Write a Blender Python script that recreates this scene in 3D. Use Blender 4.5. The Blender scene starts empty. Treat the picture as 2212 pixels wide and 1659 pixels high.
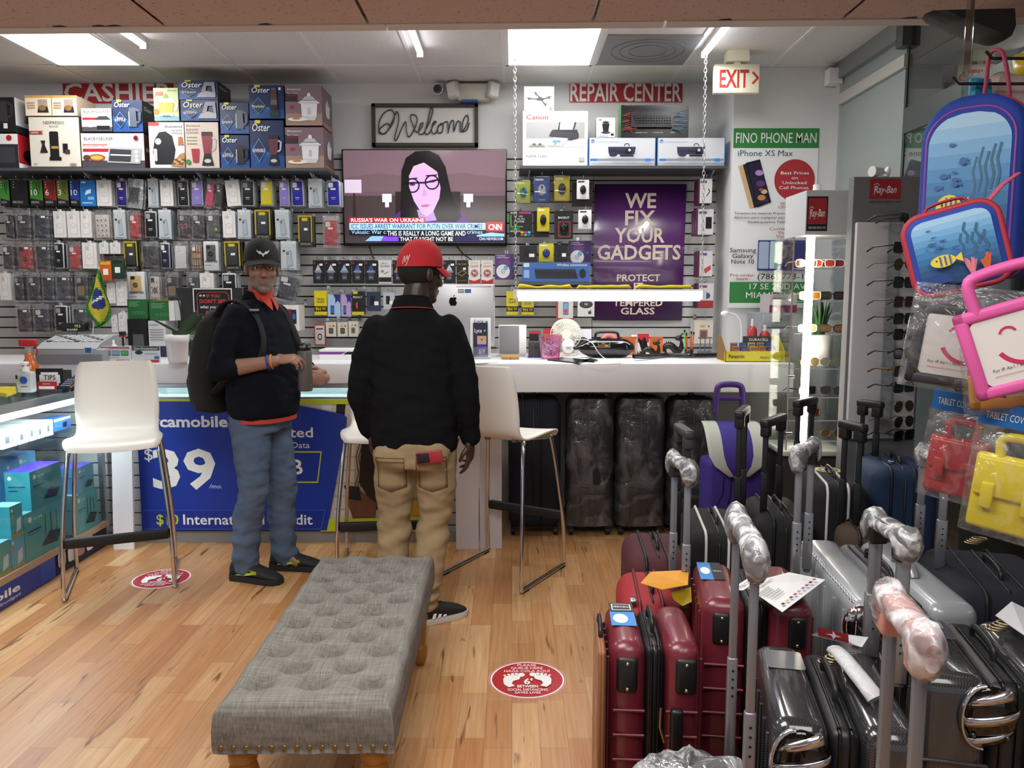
import bpy,bmesh,math,random
from mathutils import Vector,Matrix,noise
S=bpy.context.scene
COL=S.collection
PI=math.pi
random.seed(7)
# ---------------------------------------------------------------- camera, world, exposure
FPX,HC=1700.0,1.5
PIT=math.atan(189.5/FPX)
cd=bpy.data.cameras.new('camera')
cd.sensor_width=36.0
cd.lens=FPX/2212*36
cd.clip_start=0.05
cam=bpy.data.objects.new('camera',cd)
COL.objects.link(cam)
cam.location=(0,0,HC)
cam.rotation_euler=(PI/2-PIT,0,0)
S.camera=cam
S.view_settings.view_transform='Standard'
S.view_settings.look='None'
S.view_settings.gamma=1
S.view_settings.use_curve_mapping=False
S.view_settings.exposure=0.12
S.cycles.max_bounces=8
S.cycles.diffuse_bounces=3
S.cycles.glossy_bounces=3
S.cycles.transmission_bounces=4
S.cycles.transparent_max_bounces=14
S.cycles.caustics_reflective=False
S.cycles.caustics_refractive=False
S.cycles.sample_clamp_indirect=6
S.cycles.use_denoising=True
w=bpy.data.worlds.new('world')
S.world=w
w.use_nodes=True
w.node_tree.nodes['Background'].inputs[0].default_value=(0.80,0.86,0.95,1)
w.node_tree.nodes['Background'].inputs[1].default_value=0.5
def area(name,loc,sx,sy,power,col=(1,0.98,0.95),rot=(0,0,0)):
 l=bpy.data.lights.new(name,'AREA')
 l.shape='RECTANGLE'
 l.size,l.size_y,l.energy,l.color=sx,sy,power,col
 o=bpy.data.objects.new(name,l)
 COL.objects.link(o)
 o.location=loc
 o.rotation_euler=rot
 return o
area('ceiling_panel_light',(-2.81,4.98,3.045),0.55,1.15,13)
area('ceiling_panel_light',(0.29,5.03,3.045),0.55,1.15,13)
area('ceiling_tube_light',(-0.66,4.4,2.98),0.05,1.1,9)
area('ceiling_tube_light',(1.26,4.7,2.98),0.05,1.1,10)
area('ceiling_tube_light',(-2.35,4.6,2.98),0.05,1.1,8)
area('hall_fill_light',(-0.5,1.7,2.52),1.3,1.0,50)  # unseen fill lamps, added to brighten the foreground and the sunglasses tower
area('hall_fill_light',(0.7,0.4,2.52),1.2,1.2,30)
# ---------------------------------------------------------------- pixel rays -> points at a real distance
def ray(px,py):
 x,y=(px-1106)/FPX,-(py-829.5)/FPX
 c,s=math.cos(PIT),math.sin(PIT)
 return Vector((x,c+s*y,-s+c*y))
def PY(px,py,Y):
 d=ray(px,py)
 return Vector((0,0,HC))+d*(Y/d.y)
def PZ(px,py,z=0.0):
 d=ray(px,py)
 return Vector((0,0,HC))+d*((z-HC)/d.z)
def PX(px,py,X):
 d=ray(px,py)
 return Vector((0,0,HC))+d*(X/d.x)
# ---------------------------------------------------------------- materials
_mats={}
def lin(h):
 if not isinstance(h,str):
  return h
 out=[]
 for i in(0,2,4):
  c=int(h[i:i+2],16)/255
  out.append(c/12.92 if c<=0.04045 else((c+0.055)/1.055)**2.4)
 return tuple(out)
def M(h,rough=0.55,metal=0.0,em=0.0,coat=0.0,var=0.0,vscale=30.0,bump=0.0,alpha=1.0,spec=0.5):
 key=(h,rough,metal,em,coat,var,vscale,bump,alpha,spec)
 if key in _mats:
  return _mats[key]
 m=bpy.data.materials.new('mat_'+(h if isinstance(h,str)else 'c'))
 m.use_nodes=True
 nt=m.node_tree
 b=nt.nodes['Principled BSDF']
 c=(*lin(h),1)
 b.inputs['Base Color'].default_value=c
 b.inputs['Roughness'].default_value=rough
 b.inputs['Metallic'].default_value=metal
 b.inputs['Specular IOR Level'].default_value=spec
 if coat:
  b.inputs['Coat Weight'].default_value=coat
  b.inputs['Coat Roughness'].default_value=0.08
 if em:
  b.inputs['Emission Color'].default_value=c
  b.inputs['Emission Strength'].default_value=em
 if alpha<1:
  b.inputs['Alpha'].default_value=alpha
 if var or bump:
  tc=nt.nodes.new('ShaderNodeTexCoord')
  n=nt.nodes.new('ShaderNodeTexNoise')
  n.inputs['Scale'].default_value=vscale
  n.inputs['Detail'].default_value=4
  nt.links.new(tc.outputs['Object'],n.inputs['Vector'])
  if var:
   mx=nt.nodes.new('ShaderNodeMix')
   mx.data_type='RGBA'
   mx.inputs[6].default_value=tuple(v*(1-var)for v in c[:3])+(1,)
   mx.inputs[7].default_value=tuple(min(1,v*(1+var))for v in c[:3])+(1,)
   nt.links.new(n.outputs['Fac'],mx.inputs[0])
   nt.links.new(mx.outputs[2],b.inputs['Base Color'])
  if bump:
   bp=nt.nodes.new('ShaderNodeBump')
   bp.inputs['Strength'].default_value=bump
   bp.inputs['Distance'].default_value=0.01
   nt.links.new(n.outputs['Fac'],bp.inputs['Height'])
   nt.links.new(bp.outputs['Normal'],b.inputs['Normal'])
 _mats[key]=m
 return m
def clear(tint=(1,1,1),gloss=0.12,rough=0.12,scale=0.0,haze=0.0,name='clear',bs=0.6,fres=1.0):
 """thin clear plastic or glass: see-through with reflections, crinkled if scale"""
 key=('clear',tint,gloss,rough,scale,haze,bs,fres)
 if key in _mats:
  return _mats[key]
 m=bpy.data.materials.new('mat_'+name)
 m.use_nodes=True
 nt=m.node_tree
 N,L=nt.nodes,nt.links
 for n in list(N):
  N.remove(n)
 out=N.new('ShaderNodeOutputMaterial')
 tr=N.new('ShaderNodeBsdfTransparent')
 tr.inputs[0].default_value=(*tint,1)
 gl=N.new('ShaderNodeBsdfGlossy')
 gl.inputs['Roughness'].default_value=rough
 lw=N.new('ShaderNodeLayerWeight')
 lw.inputs['Blend'].default_value=0.35
 ma=N.new('ShaderNodeMath')
 ma.operation='MULTIPLY_ADD'
 ma.inputs[1].default_value=0.5*fres
 ma.inputs[2].default_value=gloss
 L.new(lw.outputs['Fresnel'],ma.inputs[0])
 mix=N.new('ShaderNodeMixShader')
 L.new(ma.outputs[0],mix.inputs[0])
 base=tr
 fac=None
 if scale:
  tc=N.new('ShaderNodeTexCoord')
  nz=N.new('ShaderNodeTexNoise')
  nz.inputs['Scale'].default_value=scale
  nz.inputs['Detail'].default_value=3
  nz.inputs['Distortion'].default_value=1.5
  L.new(tc.outputs['Object'],nz.inputs['Vector'])
  bp=N.new('ShaderNodeBump')
  bp.inputs['Strength'].default_value=bs
  bp.inputs['Distance'].default_value=0.02
  L.new(nz.outputs['Fac'],bp.inputs['Height'])
  L.new(bp.outputs[0],gl.inputs['Normal'])
  L.new(bp.outputs[0],lw.inputs['Normal'])
  fac=nz
 if haze:
  df=N.new('ShaderNodeBsdfDiffuse')
  df.inputs[0].default_value=(0.85,0.87,0.9,1)
  m2=N.new('ShaderNodeMixShader')
  m2.inputs[0].default_value=haze
  if fac:
   rp=N.new('ShaderNodeValToRGB')
   rp.color_ramp.elements[0].position=0.45
   rp.color_ramp.elements[0].color=(haze*0.4,)*3+(1,)
   rp.color_ramp.elements[1].position=0.72
   rp.color_ramp.elements[1].color=(min(1,haze*2.6),)*3+(1,)
   L.new(fac.outputs['Fac'],rp.inputs[0])
   L.new(rp.outputs[0],m2.inputs[0])
  L.new(tr.outputs[0],m2.inputs[1])
  L.new(df.outputs[0],m2.inputs[2])
  base=m2
 L.new(base.outputs[0],mix.inputs[1])
 L.new(gl.outputs[0],mix.inputs[2])
 L.new(mix.outputs[0],out.inputs[0])
 _mats[key]=m
 return m
# ---------------------------------------------------------------- geometry collector
_txt={}
def text_mesh(s,bold):
 k=(s,bold)
 if k not in _txt:
  fc=bpy.data.curves.new('t','FONT')
  fc.body=s
  fc.resolution_u=2
  fc.offset=bold*0.5
  o=bpy.data.objects.new('t',fc)
  me=o.to_mesh()
  vs=[(v.co.x,v.co.y)for v in me.vertices]
  fs=[tuple(p.vertices)for p in me.polygons]
  o.to_mesh_clear()
  bpy.data.objects.remove(o)
  bpy.data.curves.remove(fc)
  xs=[v[0]for v in vs]or[0,1]
  ys=[v[1]for v in vs]or[0,1]
  _txt[k]=(vs,fs,min(xs),max(xs),min(ys),max(ys))
 return _txt[k]
def frame_of(d):
 d=Vector(d).normalized()
 a=Vector((0,0,1))if abs(d.z)<0.9 else Vector((1,0,0))
 u=d.cross(a).normalized()
 return u,d.cross(u).normalized()
class Geo:
 def __init__(s,T=None):
  s.v,s.f,s.mi,s.sm,s.mats=[],[],[],[],[]
  s.T=T
 def add(s,vs,fs,mat,smooth=False):
  if mat not in s.mats:
   s.mats.append(mat)
  k,b=s.mats.index(mat),len(s.v)
  T=s.T
  s.v+=[tuple(T@Vector(v))if T else tuple(v)for v in vs]
  for f in fs:
   s.f.append(tuple(i+b for i in f))
   s.mi.append(k)
   s.sm.append(smooth)
  return s
 def box(s,lo,hi,mat):
  x0,y0,z0=lo
  x1,y1,z1=hi
  v=[(x0,y0,z0),(x1,y0,z0),(x1,y1,z0),(x0,y1,z0),(x0,y0,z1),(x1,y0,z1),(x1,y1,z1),(x0,y1,z1)]
  return s.add(v,[(0,3,2,1),(4,5,6,7),(0,1,5,4),(1,2,6,5),(2,3,7,6),(3,0,4,7)],mat)
 def rbox(s,lo,hi,r,mat,seg=2,smooth=True):
  bm=bmesh.new()
  bmesh.ops.create_cube(bm,size=1)
  c=[(a+b)/2 for a,b in zip(lo,hi)]
  d=[b-a for a,b in zip(lo,hi)]
  for v in bm.verts:
   v.co=Vector([c[i]+v.co[i]*d[i]for i in range(3)])
  r=min(r,min(d)*0.49)
  bmesh.ops.bevel(bm,geom=bm.edges[:],offset=r,segments=seg,profile=0.5,affect='EDGES')
  s.bm(bm,mat,smooth)
  bm.free()
  return s
 def bm(s,bm,mat,smooth=False):
  bm.verts.index_update()
  return s.add([v.co.copy()for v in bm.verts],[tuple(v.index for v in f.verts)for f in bm.faces],mat,smooth)
 def cyl(s,p0,p1,r0,r1=None,mat=None,n=16,caps=True,smooth=True):
  r1=r0 if r1 is None else r1
  p0,p1=Vector(p0),Vector(p1)
  u,w_=frame_of(p1-p0)
  vs=[]
  for p,r in((p0,r0),(p1,r1)):
   for i in range(n):
    a=2*PI*i/n
    vs.append(p+(u*math.cos(a)+w_*math.sin(a))*r)
  fs=[(i,i+n,(i+1)%n+n,(i+1)%n)for i in range(n)]
  s.add(vs,fs,mat,smooth)
  if caps:
   s.add(vs[:n],[tuple(range(n))],mat)
   s.add(vs[n:],[tuple(reversed(range(n)))],mat)
  return s
 def tube(s,pts,r,mat,n=8,closed=False,flat=1.0,caps=True):
  pts=[Vector(p)for p in pts]
  k=len(pts)
  rs=r if isinstance(r,(list,tuple))else[r]*k
  tg=[]
  for i in range(k):
   a=pts[i-1]if(i or closed)else pts[i]
   b=pts[(i+1)%k]if(i<k-1 or closed)else pts[i]
   tg.append((b-a).normalized())
  u,_=frame_of(tg[0])
  vs=[]
  for i in range(k):
   u=(u-tg[i]*u.dot(tg[i])).normalized()
   w_=tg[i].cross(u)
   for j in range(n):
    a=2*PI*j/n
    vs.append(pts[i]+(u*math.cos(a)+w_*math.sin(a)*flat)*rs[i])
  fs=[]
  for i in range(k if closed else k-1):
   a,b=i*n,((i+1)%k)*n
   for j in range(n):
    fs.append((a+j,a+(j+1)%n,b+(j+1)%n,b+j))
  s.add(vs,fs,mat,True)
  if caps and not closed:
   s.add(vs[:n],[tuple(reversed(range(n)))],mat)
   s.add(vs[-n:],[tuple(range(n))],mat)
  return s
 def lathe(s,prof,mat,n=24,c=(0,0,0),smooth=True):
  vs=[]
  for r,z in prof:
   for i in range(n):
    a=2*PI*i/n
    vs.append((c[0]+r*math.cos(a),c[1]+r*math.sin(a),c[2]+z))
  fs=[]
  for i in range(len(prof)-1):
   for j in range(n):
    a,b=i*n,(i+1)*n
    fs.append((a+j,a+(j+1)%n,b+(j+1)%n,b+j))
  return s.add(vs,fs,mat,smooth)
 def ell(s,c,r,mat,nu=16,nv=10,R=None):
  c=Vector(c)
  r=(r,r,r)if isinstance(r,(int,float))else r
  vs=[Vector((0,0,-r[2]))]
  for i in range(1,nv):
   t=PI*i/nv-PI/2
   for j in range(nu):
    a=2*PI*j/nu
    vs.append(Vector((r[0]*math.cos(t)*math.cos(a),r[1]*math.cos(t)*math.sin(a),r[2]*math.sin(t))))
  vs.append(Vector((0,0,r[2])))
  fs=[]
  for j in range(nu):
   fs.append((0,1+(j+1)%nu,1+j))
   k=1+(nv-2)*nu
   fs.append((len(vs)-1,k+j,k+(j+1)%nu))
  for i in range(nv-2):
   a,b=1+i*nu,1+(i+1)*nu
   for j in range(nu):
    fs.append((a+j,a+(j+1)%nu,b+(j+1)%nu,b+j))
  if R:
   vs=[R@v for v in vs]
  return s.add([v+c for v in vs],fs,mat,True)
 def loft(s,rings,mat,caps=True,closed=True,smooth=True):
  n=len(rings[0])
  vs=[p for r in rings for p in r]
  fs=[]
  for i in range(len(rings)-1):
   for j in range(n if closed else n-1):
    a,b=i*n,(i+1)*n
    fs.append((a+j,a+(j+1)%n,b+(j+1)%n,b+j))
  s.add(vs,fs,mat,smooth)
  if caps and closed:
   s.add(rings[0],[tuple(reversed(range(n)))],mat)
   s.add(rings[-1],[tuple(range(n))],mat)
  return s
 def limb(s,pts,rs,mat,n=14):
  for i in range(len(pts)):
   s.ell(pts[i],rs[i],mat,n,8)
   if i:
    s.cyl(pts[i-1],pts[i],rs[i-1],rs[i],mat,n)
  return s
 def obj(s,name,parent=None,loc=None,rz=0.0):
  o=bpy.data.objects.new(name,s.mesh(name))
  COL.objects.link(o)
  if parent:
   o.parent=parent
  if loc is not None:
   o.location=loc
  if rz:
   o.rotation_euler=(0,0,rz)
  return o
 def mesh(s,name):
  me=bpy.data.meshes.new(name)
  me.from_pydata(s.v,[],s.f)
  for m in s.mats:
   me.materials.append(m)
  me.polygons.foreach_set('material_index',s.mi)
  me.polygons.foreach_set('use_smooth',s.sm)
  me.update()
  return me
class Face:
 """a flat printed face: origin o, width vector along u, height along v, drawn in metres from the lower corner"""
 def __init__(f,g,o,u,v,wd,ht):
  f.g,f.o,f.u,f.v=g,Vector(o),Vector(u).normalized(),Vector(v).normalized()
  f.n=f.u.cross(f.v).normalized()
  f.w,f.h,f.k=wd,ht,0
  f.eps=0.0005
 def pt(f,a,b):
  return f.o+f.u*(a*f.w)+f.v*(b*f.h)+f.n*(f.eps*f.k)
 def poly(f,pts,mat):
  f.k+=1
  f.g.add([f.pt(a,b)for a,b in pts],[tuple(range(len(pts)))],mat)
 def rect(f,a0,b0,a1,b1,mat):
  f.poly([(a0,b0),(a1,b0),(a1,b1),(a0,b1)],mat)
 def rrect(f,a0,b0,a1,b1,r,mat):
  rw,rh=r/f.w,r/f.h
  pts=[]
  for cx,cy,a in((a1-rw,b1-rh,0),(a0+rw,b1-rh,90),(a0+rw,b0+rh,180),(a1-rw,b0+rh,270)):
   for i in range(5):
    t=math.radians(a+22.5*i)
    pts.append((cx+rw*math.cos(t),cy+rh*math.sin(t)))
  f.poly(pts,mat)
 def ell(f,a,b,ra,rb,mat,n=20,t0=0,t1=360):
  f.poly([(a+ra*math.cos(math.radians(t0+(t1-t0)*i/n)),b+rb*math.sin(math.radians(t0+(t1-t0)*i/n)))for i in range(n if t1-t0==360 else n+1)],mat)
 def circ(f,a,b,r,mat,n=20):
  f.ell(a,b,r/f.w,r/f.h,mat,n)
 def ring(f,a,b,r0,r1,mat,n=24,t0=0,t1=360):
  f.k+=1
  vs,fs=[],[]
  for i in range(n+1):
   t=math.radians(t0+(t1-t0)*i/n)
   for r in(r0,r1):
    vs.append(f.pt(a+r/f.w*math.cos(t),b+r/f.h*math.sin(t)))
  for i in range(n):
   fs.append((2*i,2*i+1,2*i+3,2*i+2))
  f.g.add(vs,fs,mat)
 def line(f,pts,wd,mat):
  f.k+=1
  for(a0,b0),(a1,b1)in zip(pts,pts[1:]):
   d=Vector(((a1-a0)*f.w,(b1-b0)*f.h))
   if d.length<1e-6:
    continue
   d.normalize()
   x,y=-d.y*wd/2/f.w,d.x*wd/2/f.h
   f.g.add([f.pt(a0-x,b0-y),f.pt(a1-x,b1-y),f.pt(a1+x,b1+y),f.pt(a0+x,b0+y)],[(0,1,2,3)],mat)
 def text(f,s,a,b,h,mat,wd=None,al='l',bold=0.0,it=0.0):
  """h: height of the letters as a fraction of the face, wd: width fitted, al: l c r"""
  vs,fs,x0,x1,y0,y1=text_mesh(s,bold)
  if not vs or x1<=x0:
   return
  up=text_mesh('H',bold)
  sy=h/(up[5]-up[4])
  sx=wd/f.w/(x1-x0)if wd else sy*f.h/f.w
  tw=(x1-x0)*sx
  off={'l':0,'c':-tw/2,'r':-tw}[al]
  f.k+=1
  f.g.add([f.pt(a+off+(x-x0)*sx+it*y*sx,b+y*sy)for x,y in vs],fs,mat)
def tag(o,label,cat,group=None,kind=None):
 o['label']=label
 o['category']=cat
 if group:
  o['group']=group
 if kind:
  o['kind']=kind
 return o
def thing(name,label,cat,loc=(0,0,0),rz=0.0,group=None):
 o=bpy.data.objects.new(name,None)
 o.empty_display_size=0.05
 COL.objects.link(o)
 o.location=loc
 o.rotation_euler=(0,0,rz)
 return tag(o,label,cat,group)
def struct(o):
 o['kind']='structure'
 return o
def dup(root,loc=None,rz=None,label=None):
 r=root.copy()
 COL.objects.link(r)
 if loc is not None:
  r.location=loc
 if rz is not None:
  r.rotation_euler=(0,0,rz)
 if label:
  r['label']=label
 for ch in root.children:
  c=ch.copy()
  COL.objects.link(c)
  c.parent=r
  for g in ch.children:
   d=g.copy()
   COL.objects.link(d)
   d.parent=c
 return r
WHITE,BLACK=M('f2f2f0'),M('0c0c0e')
RED=M('b3202a')
# ---------------------------------------------------------------- room shell
YW,CZ=6.0,3.07
def wood_floor():
 m=bpy.data.materials.new('laminate_floor')
 m.use_nodes=True
 nt=m.node_tree
 N,L=nt.nodes,nt.links
 b=N['Principled BSDF']
 b.inputs['Roughness'].default_value=0.36
 b.inputs['Specular IOR Level'].default_value=0.45
 geo=N.new('ShaderNodeNewGeometry')
 sep=N.new('ShaderNodeSeparateXYZ')
 L.new(geo.outputs['Position'],sep.inputs[0])
 com=N.new('ShaderNodeCombineXYZ')
 L.new(sep.outputs['Y'],com.inputs['X'])
 L.new(sep.outputs['X'],com.inputs['Y'])
 def brick(width,row,off,c1,c2,bias,mort):
  br=N.new('ShaderNodeTexBrick')
  br.offset=off
  br.offset_frequency=2
  br.squash=0.8
  br.squash_frequency=3
  for k,v in(('Scale',1),('Mortar Size',mort),('Mortar Smooth',0.3),('Bias',bias),('Brick Width',width),('Row Height',row)):
   br.inputs[k].default_value=v
  br.inputs['Color1'].default_value=(*lin(c1),1)
  br.inputs['Color2'].default_value=(*lin(c2),1)
  br.inputs['Mortar'].default_value=(*lin('8a6238'),1)
  L.new(com.outputs[0],br.inputs['Vector'])
  return br
 b1=brick(0.62,0.095,0.41,'d6b488','bd9870',0.0,0.0008)
 b2=brick(0.93,0.095,0.27,'ffffff','dcb894',0.1,0.0)
 mul=N.new('ShaderNodeMix')
 mul.data_type,mul.blend_type='RGBA','MULTIPLY'
 mul.inputs[0].default_value=0.8
 L.new(b1.outputs[0],mul.inputs[6])
 L.new(b2.outputs[0],mul.inputs[7])
 def nz(sx,sy,det,dist,lo,hi,seed):
  mp=N.new('ShaderNodeMapping')
  mp.inputs['Scale'].default_value=(sx,sy,1)
  mp.inputs['Location'].default_value=(seed,seed*2.3,0)
  L.new(geo.outputs['Position'],mp.inputs[0])
  n=N.new('ShaderNodeTexNoise')
  n.inputs['Scale'].default_value=1
  n.inputs['Detail'].default_value=det
  n.inputs['Distortion'].default_value=dist
  L.new(mp.outputs[0],n.inputs['Vector'])
  r=N.new('ShaderNodeMapRange')
  r.inputs[1].default_value=lo
  r.inputs[2].default_value=hi
  L.new(n.outputs[0],r.inputs[0])
  return r
 g=nz(70,3.2,5,0.4,0.3,0.7,1)
 m2=N.new('ShaderNodeMix')
 m2.data_type,m2.blend_type='RGBA','MULTIPLY'
 L.new(g.outputs[0],m2.inputs[0])
 L.new(mul.outputs[2],m2.inputs[6])
 m2.inputs[7].default_value=(*lin('ecd6bc'),1)
 k=nz(24,2.4,3,1.3,0.63,0.71,4)
 m3=N.new('ShaderNodeMix')
 m3.data_type,m3.blend_type='RGBA','MIX'
 L.new(k.outputs[0],m3.inputs[0])
 L.new(m2.outputs[2],m3.inputs[6])
 m3.inputs[7].default_value=(*lin('6b4526'),1)
 L.new(m3.outputs[2],b.inputs['Base Color'])
 return m
def speckle(base,dots,scale,name):
 m=bpy.data.materials.new(name)
 m.use_nodes=True
 nt=m.node_tree
 N,L=nt.nodes,nt.links
 b=N['Principled BSDF']
 b.inputs['Roughness'].default_value=0.9
 geo=N.new('ShaderNodeNewGeometry')
 v=N.new('ShaderNodeTexNoise')
 v.inputs['Scale'].default_value=scale
 v.inputs['Detail'].default_value=2
 L.new(geo.outputs['Position'],v.inputs['Vector'])
 r=N.new('ShaderNodeValToRGB')
 r.color_ramp.elements[0].position=0.30
 r.color_ramp.elements[0].color=(*lin(dots),1)
 r.color_ramp.elements[1].position=0.36
 r.color_ramp.elements[1].color=(*lin(base),1)
 L.new(v.outputs[0],r.inputs[0])
 L.new(r.outputs[0],b.inputs['Base Color'])
 bp=N.new('ShaderNodeBump')
 bp.inputs['Strength'].default_value=0.25
 bp.inputs['Distance'].default_value=0.004
 L.new(v.outputs[0],bp.inputs['Height'])
 L.new(bp.outputs[0],b.inputs['Normal'])
 return m
wallm=M('dedede',0.7,var=0.02,vscale=3)
alum=M('a9adb0',0.35,0.85)
chrome=M('d4d4d6',0.12,1.0)
g=Geo()
g.box((-5,-3.5,-0.05),(4,6.2,0),wood_floor())
struct(g.obj('floor'))
tile=speckle('e2e0de','cfcdcb',60,'ceiling_tile')
tbar=M('e8e8e8',0.5)
g=Geo()
g.box((-5,2.7,CZ),(4,6.2,CZ+0.05),tile)
xs=[-3.105+0.61*i for i in range(12)]
ys=[5.58,4.36,3.14]
for x in xs:
 g.box((x-0.012,2.7,CZ-0.006),(x+0.012,6.0,CZ),tbar)
for y in ys:
 g.box((-5,y-0.012,CZ-0.0065),(4,y+0.012,CZ),tbar)
struct(g.obj('ceiling'))
# lower front ceiling that ends in a ragged edge with a white angle trim
ZS=2.55
e0,e1=PZ(-300,62,ZS),PZ(2600,33,ZS)
soff=speckle('cdb3a8','8f776c',90,'front_ceiling_tile')
g=Geo()
def sof(x0,x1,m):
 a,c=e0.lerp(e1,x0),e0.lerp(e1,x1)
 v=[(a.x,-3.5,ZS),(c.x,-3.5,ZS),(c.x,c.y,ZS),(a.x,a.y,ZS)]
 g.add(v+[(p[0],p[1],ZS+0.03)for p in v],[(0,1,2,3),(4,7,6,5),(2,6,7,3),(0,4,5,1)],m)
js=[0.0,0.235,0.3895,0.557,0.74,0.93,1.0]
for j0,j1 in zip(js,js[1:]):
 sof(j0+0.0012,j1-0.0012,soff)
rng=random.Random(4)
for t in(0.155,0.185,0.197,0.312,0.655,0.79,0.81,0.06):
 p=e0.lerp(e1,t)
 q=[(p.x-0.03-rng.random()*0.03,p.y+0.001,ZS-0.0006),(p.x+0.03,p.y+0.001,ZS-0.0006),(p.x+0.01,p.y-0.02,ZS-0.0006),(p.x-0.02,p.y-0.012,ZS-0.0006)]
 g.add(q,[(0,1,2,3)],M('2a2320',0.9))
struct(g.obj('ceiling_front'))
g=Geo()
n=(e1-e0).normalized()
for t0,t1 in((0,0.402),(0.403,0.61),(0.612,1)):
 a,c=e0.lerp(e1,t0),e0.lerp(e1,t1)
 q=[a+Vector((0,0.001,-0.004)),c+Vector((0,0.001,-0.004)),c+Vector((0,0.045,-0.012)),a+Vector((0,0.045,-0.012))]
 g.add(q+[v+Vector((0,0,0.56))for v in q],[(0,3,2,1),(0,1,5,4),(1,2,6,5),(2,3,7,6),(3,0,4,7)],M('d8d2cc',0.6))
struct(g.obj('trim_1'))
g=Geo()
g.box((-5,YW+0.06,0),(1.56,YW+0.16,CZ),wallm)
struct(g.obj('wall_back'))
g=Geo()
slat=M('d6d6d4',0.5,var=0.02,vscale=2)
groove=M('3a3a3a',0.8)
zt=PY(1106,322,YW).z
g.box((-5,YW+0.03,0.6),(1.54,YW+0.06,zt),groove)
z=zt
pitch=22.1/283
while z>0.65:
 g.box((-5,YW,max(0.6,z-pitch+0.011)),(0.605,YW+0.031,z),slat)
 g.box((0.609,YW,max(0.6,z-pitch+0.011)),(1.54,YW+0.031,z),slat)
 z-=pitch
struct(g.obj('wall_back_slats'))
YP=5.6
xp=PY(1580,400,YP).x
g=Geo()
g.box((xp,YP,0),(2.4,YW+0.16,CZ),wallm)
struct(g.obj('wall_poster'))
g=Geo()
g.box((-5.1,-3.5,0),(-5,6.2,CZ),wallm)
struct(g.obj('wall_left'))
# glazed side: frosted sliding door and a dark reflecting pane
XG=2.24
g=Geo()
fr=M('9aa0a0',0.35,0.7)
g.box((XG-0.02,5.52,0),(XG+0.03,5.6,CZ-0.02),M('c9cccc',0.4,0.3))
g.box((XG-0.04,4.62,2.96),(XG+0.03,5.6,CZ),fr)
g.box((XG-0.025,4.62,2.79),(XG+0.02,5.53,2.86),M('c4c2bb',0.4,0.3))
g.box((XG-0.05,4.60,2.9),(XG+0.03,4.68,CZ),M('5f6666',0.4,0.6))
g.box((XG-0.1,5.5,2.93),(XG-0.01,5.59,3.03),WHITE)
struct(g.obj('trim_2'))
g=Geo()
g.box((XG,4.64,0.02),(XG+0.012,5.52,2.96),M('8f9896',0.35,spec=0.6))
struct(g.obj('door_1'))
g=Geo()
g.box((XG,1.0,0.02),(XG+0.012,4.63,CZ),clear((0.55,0.58,0.55),0.24,0.015,name='tinted_glass'))
g.box((XG-0.004,4.615,0.02),(XG+0.014,4.64,CZ),M('2f4440',0.15))
struct(g.obj('window_1'))
g=Geo()
g.box((3.9,-3.5,0),(4.0,6.2,CZ),M('8d8a84',0.8))
struct(g.obj('wall_right'))
g=Geo()
g.box((XG-0.01,0.6,2.42),(XG+0.05,4.62,2.56),M('596160',0.4,0.5))
struct(g.obj('trim_3'))
# ---------------------------------------------------------------- ceiling fittings
def light_panel(x0,x1,y0,y1,label):
 t=thing('ceiling_light',label,'light',((x0+x1)/2,(y0+y1)/2,CZ),group='recessed light panels')
 a,b_=(x1-x0)/2,(y1-y0)/2
 g=Geo()
 fm=M('f0f0f0',0.4)
 for lo,hi in(((-a,-b_),(a,-b_+0.02)),((-a,b_-0.02),(a,b_)),((-a,-b_),(-a+0.02,b_)),((a-0.02,-b_),(a,b_))):
  g.box((lo[0],lo[1],-0.012),(hi[0],hi[1],0.0),fm)
 g.obj('frame',t)
 g=Geo()
 g.box((-a+0.02,-b_+0.02,-0.009),(a-0.02,b_-0.02,-0.002),M('fdfefe',0.5,em=3.0))
 g.obj('diffuser',t)
light_panel(-3.093,-2.507,4.372,5.568,'glowing fluorescent ceiling panel above the cashier shelf')
light_panel(-0.043,0.543,4.372,5.568,'glowing fluorescent ceiling panel above the repair counter')
def tube_light(x,y0,y1,label,r=0.016):
 t=thing('tube_light',label,'light',(x,(y0+y1)/2,CZ),group='bare ceiling tubes')
 h=(y1-y0)/2
 g=Geo()
 g.box((-0.018,-h,-0.03),(0.018,h,0),M('e6e6e6',0.5))
 g.obj('housing',t)
 g=Geo()
 g.cyl((0,-h+0.02,-0.045),(0,h-0.02,-0.045),r,r,M('fcfdff',0.4,em=9.0),10)
 g.obj('tube',t)
 for s_ in(-1,1):
  g=Geo()
  g.box((-0.02,s_*h-0.02,-0.065),(0.02,s_*h+0.02,0),M('dcdcdc',0.5))
  g.obj('end_cap',t)
p=PZ(908,120,CZ-0.05)
tube_light(p.x,3.9,p.y,'bare ceiling tube above the welcome sign')
p=PZ(1520,122,CZ-0.05)
tube_light(p.x,3.9,p.y,'bare ceiling tube beside the hanging exit sign')
p=PZ(312,102,CZ-0.05)
tube_light(p.x,3.9,p.y,'bare ceiling tube beside the glowing panel over the cashier sign')
t=thing('ceiling_speaker_panel','grey square ceiling panel between glowing panel and tube','panel',(0.87,5.25,CZ))
g=Geo()
g.box((-0.29,-0.30,-0.008),(0.29,0.31,0),M('8c8c90',0.6,var=0.1,vscale=6))
g.obj('grille',t)
g=Geo()
for r in(0.12,0.18,0.235):
 g.tube([(r*math.cos(a*PI/16),r*math.sin(a*PI/16),-0.009)for a in range(32)],0.003,M('76767a',0.6),6,closed=True)
g.obj('ring',t)
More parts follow.
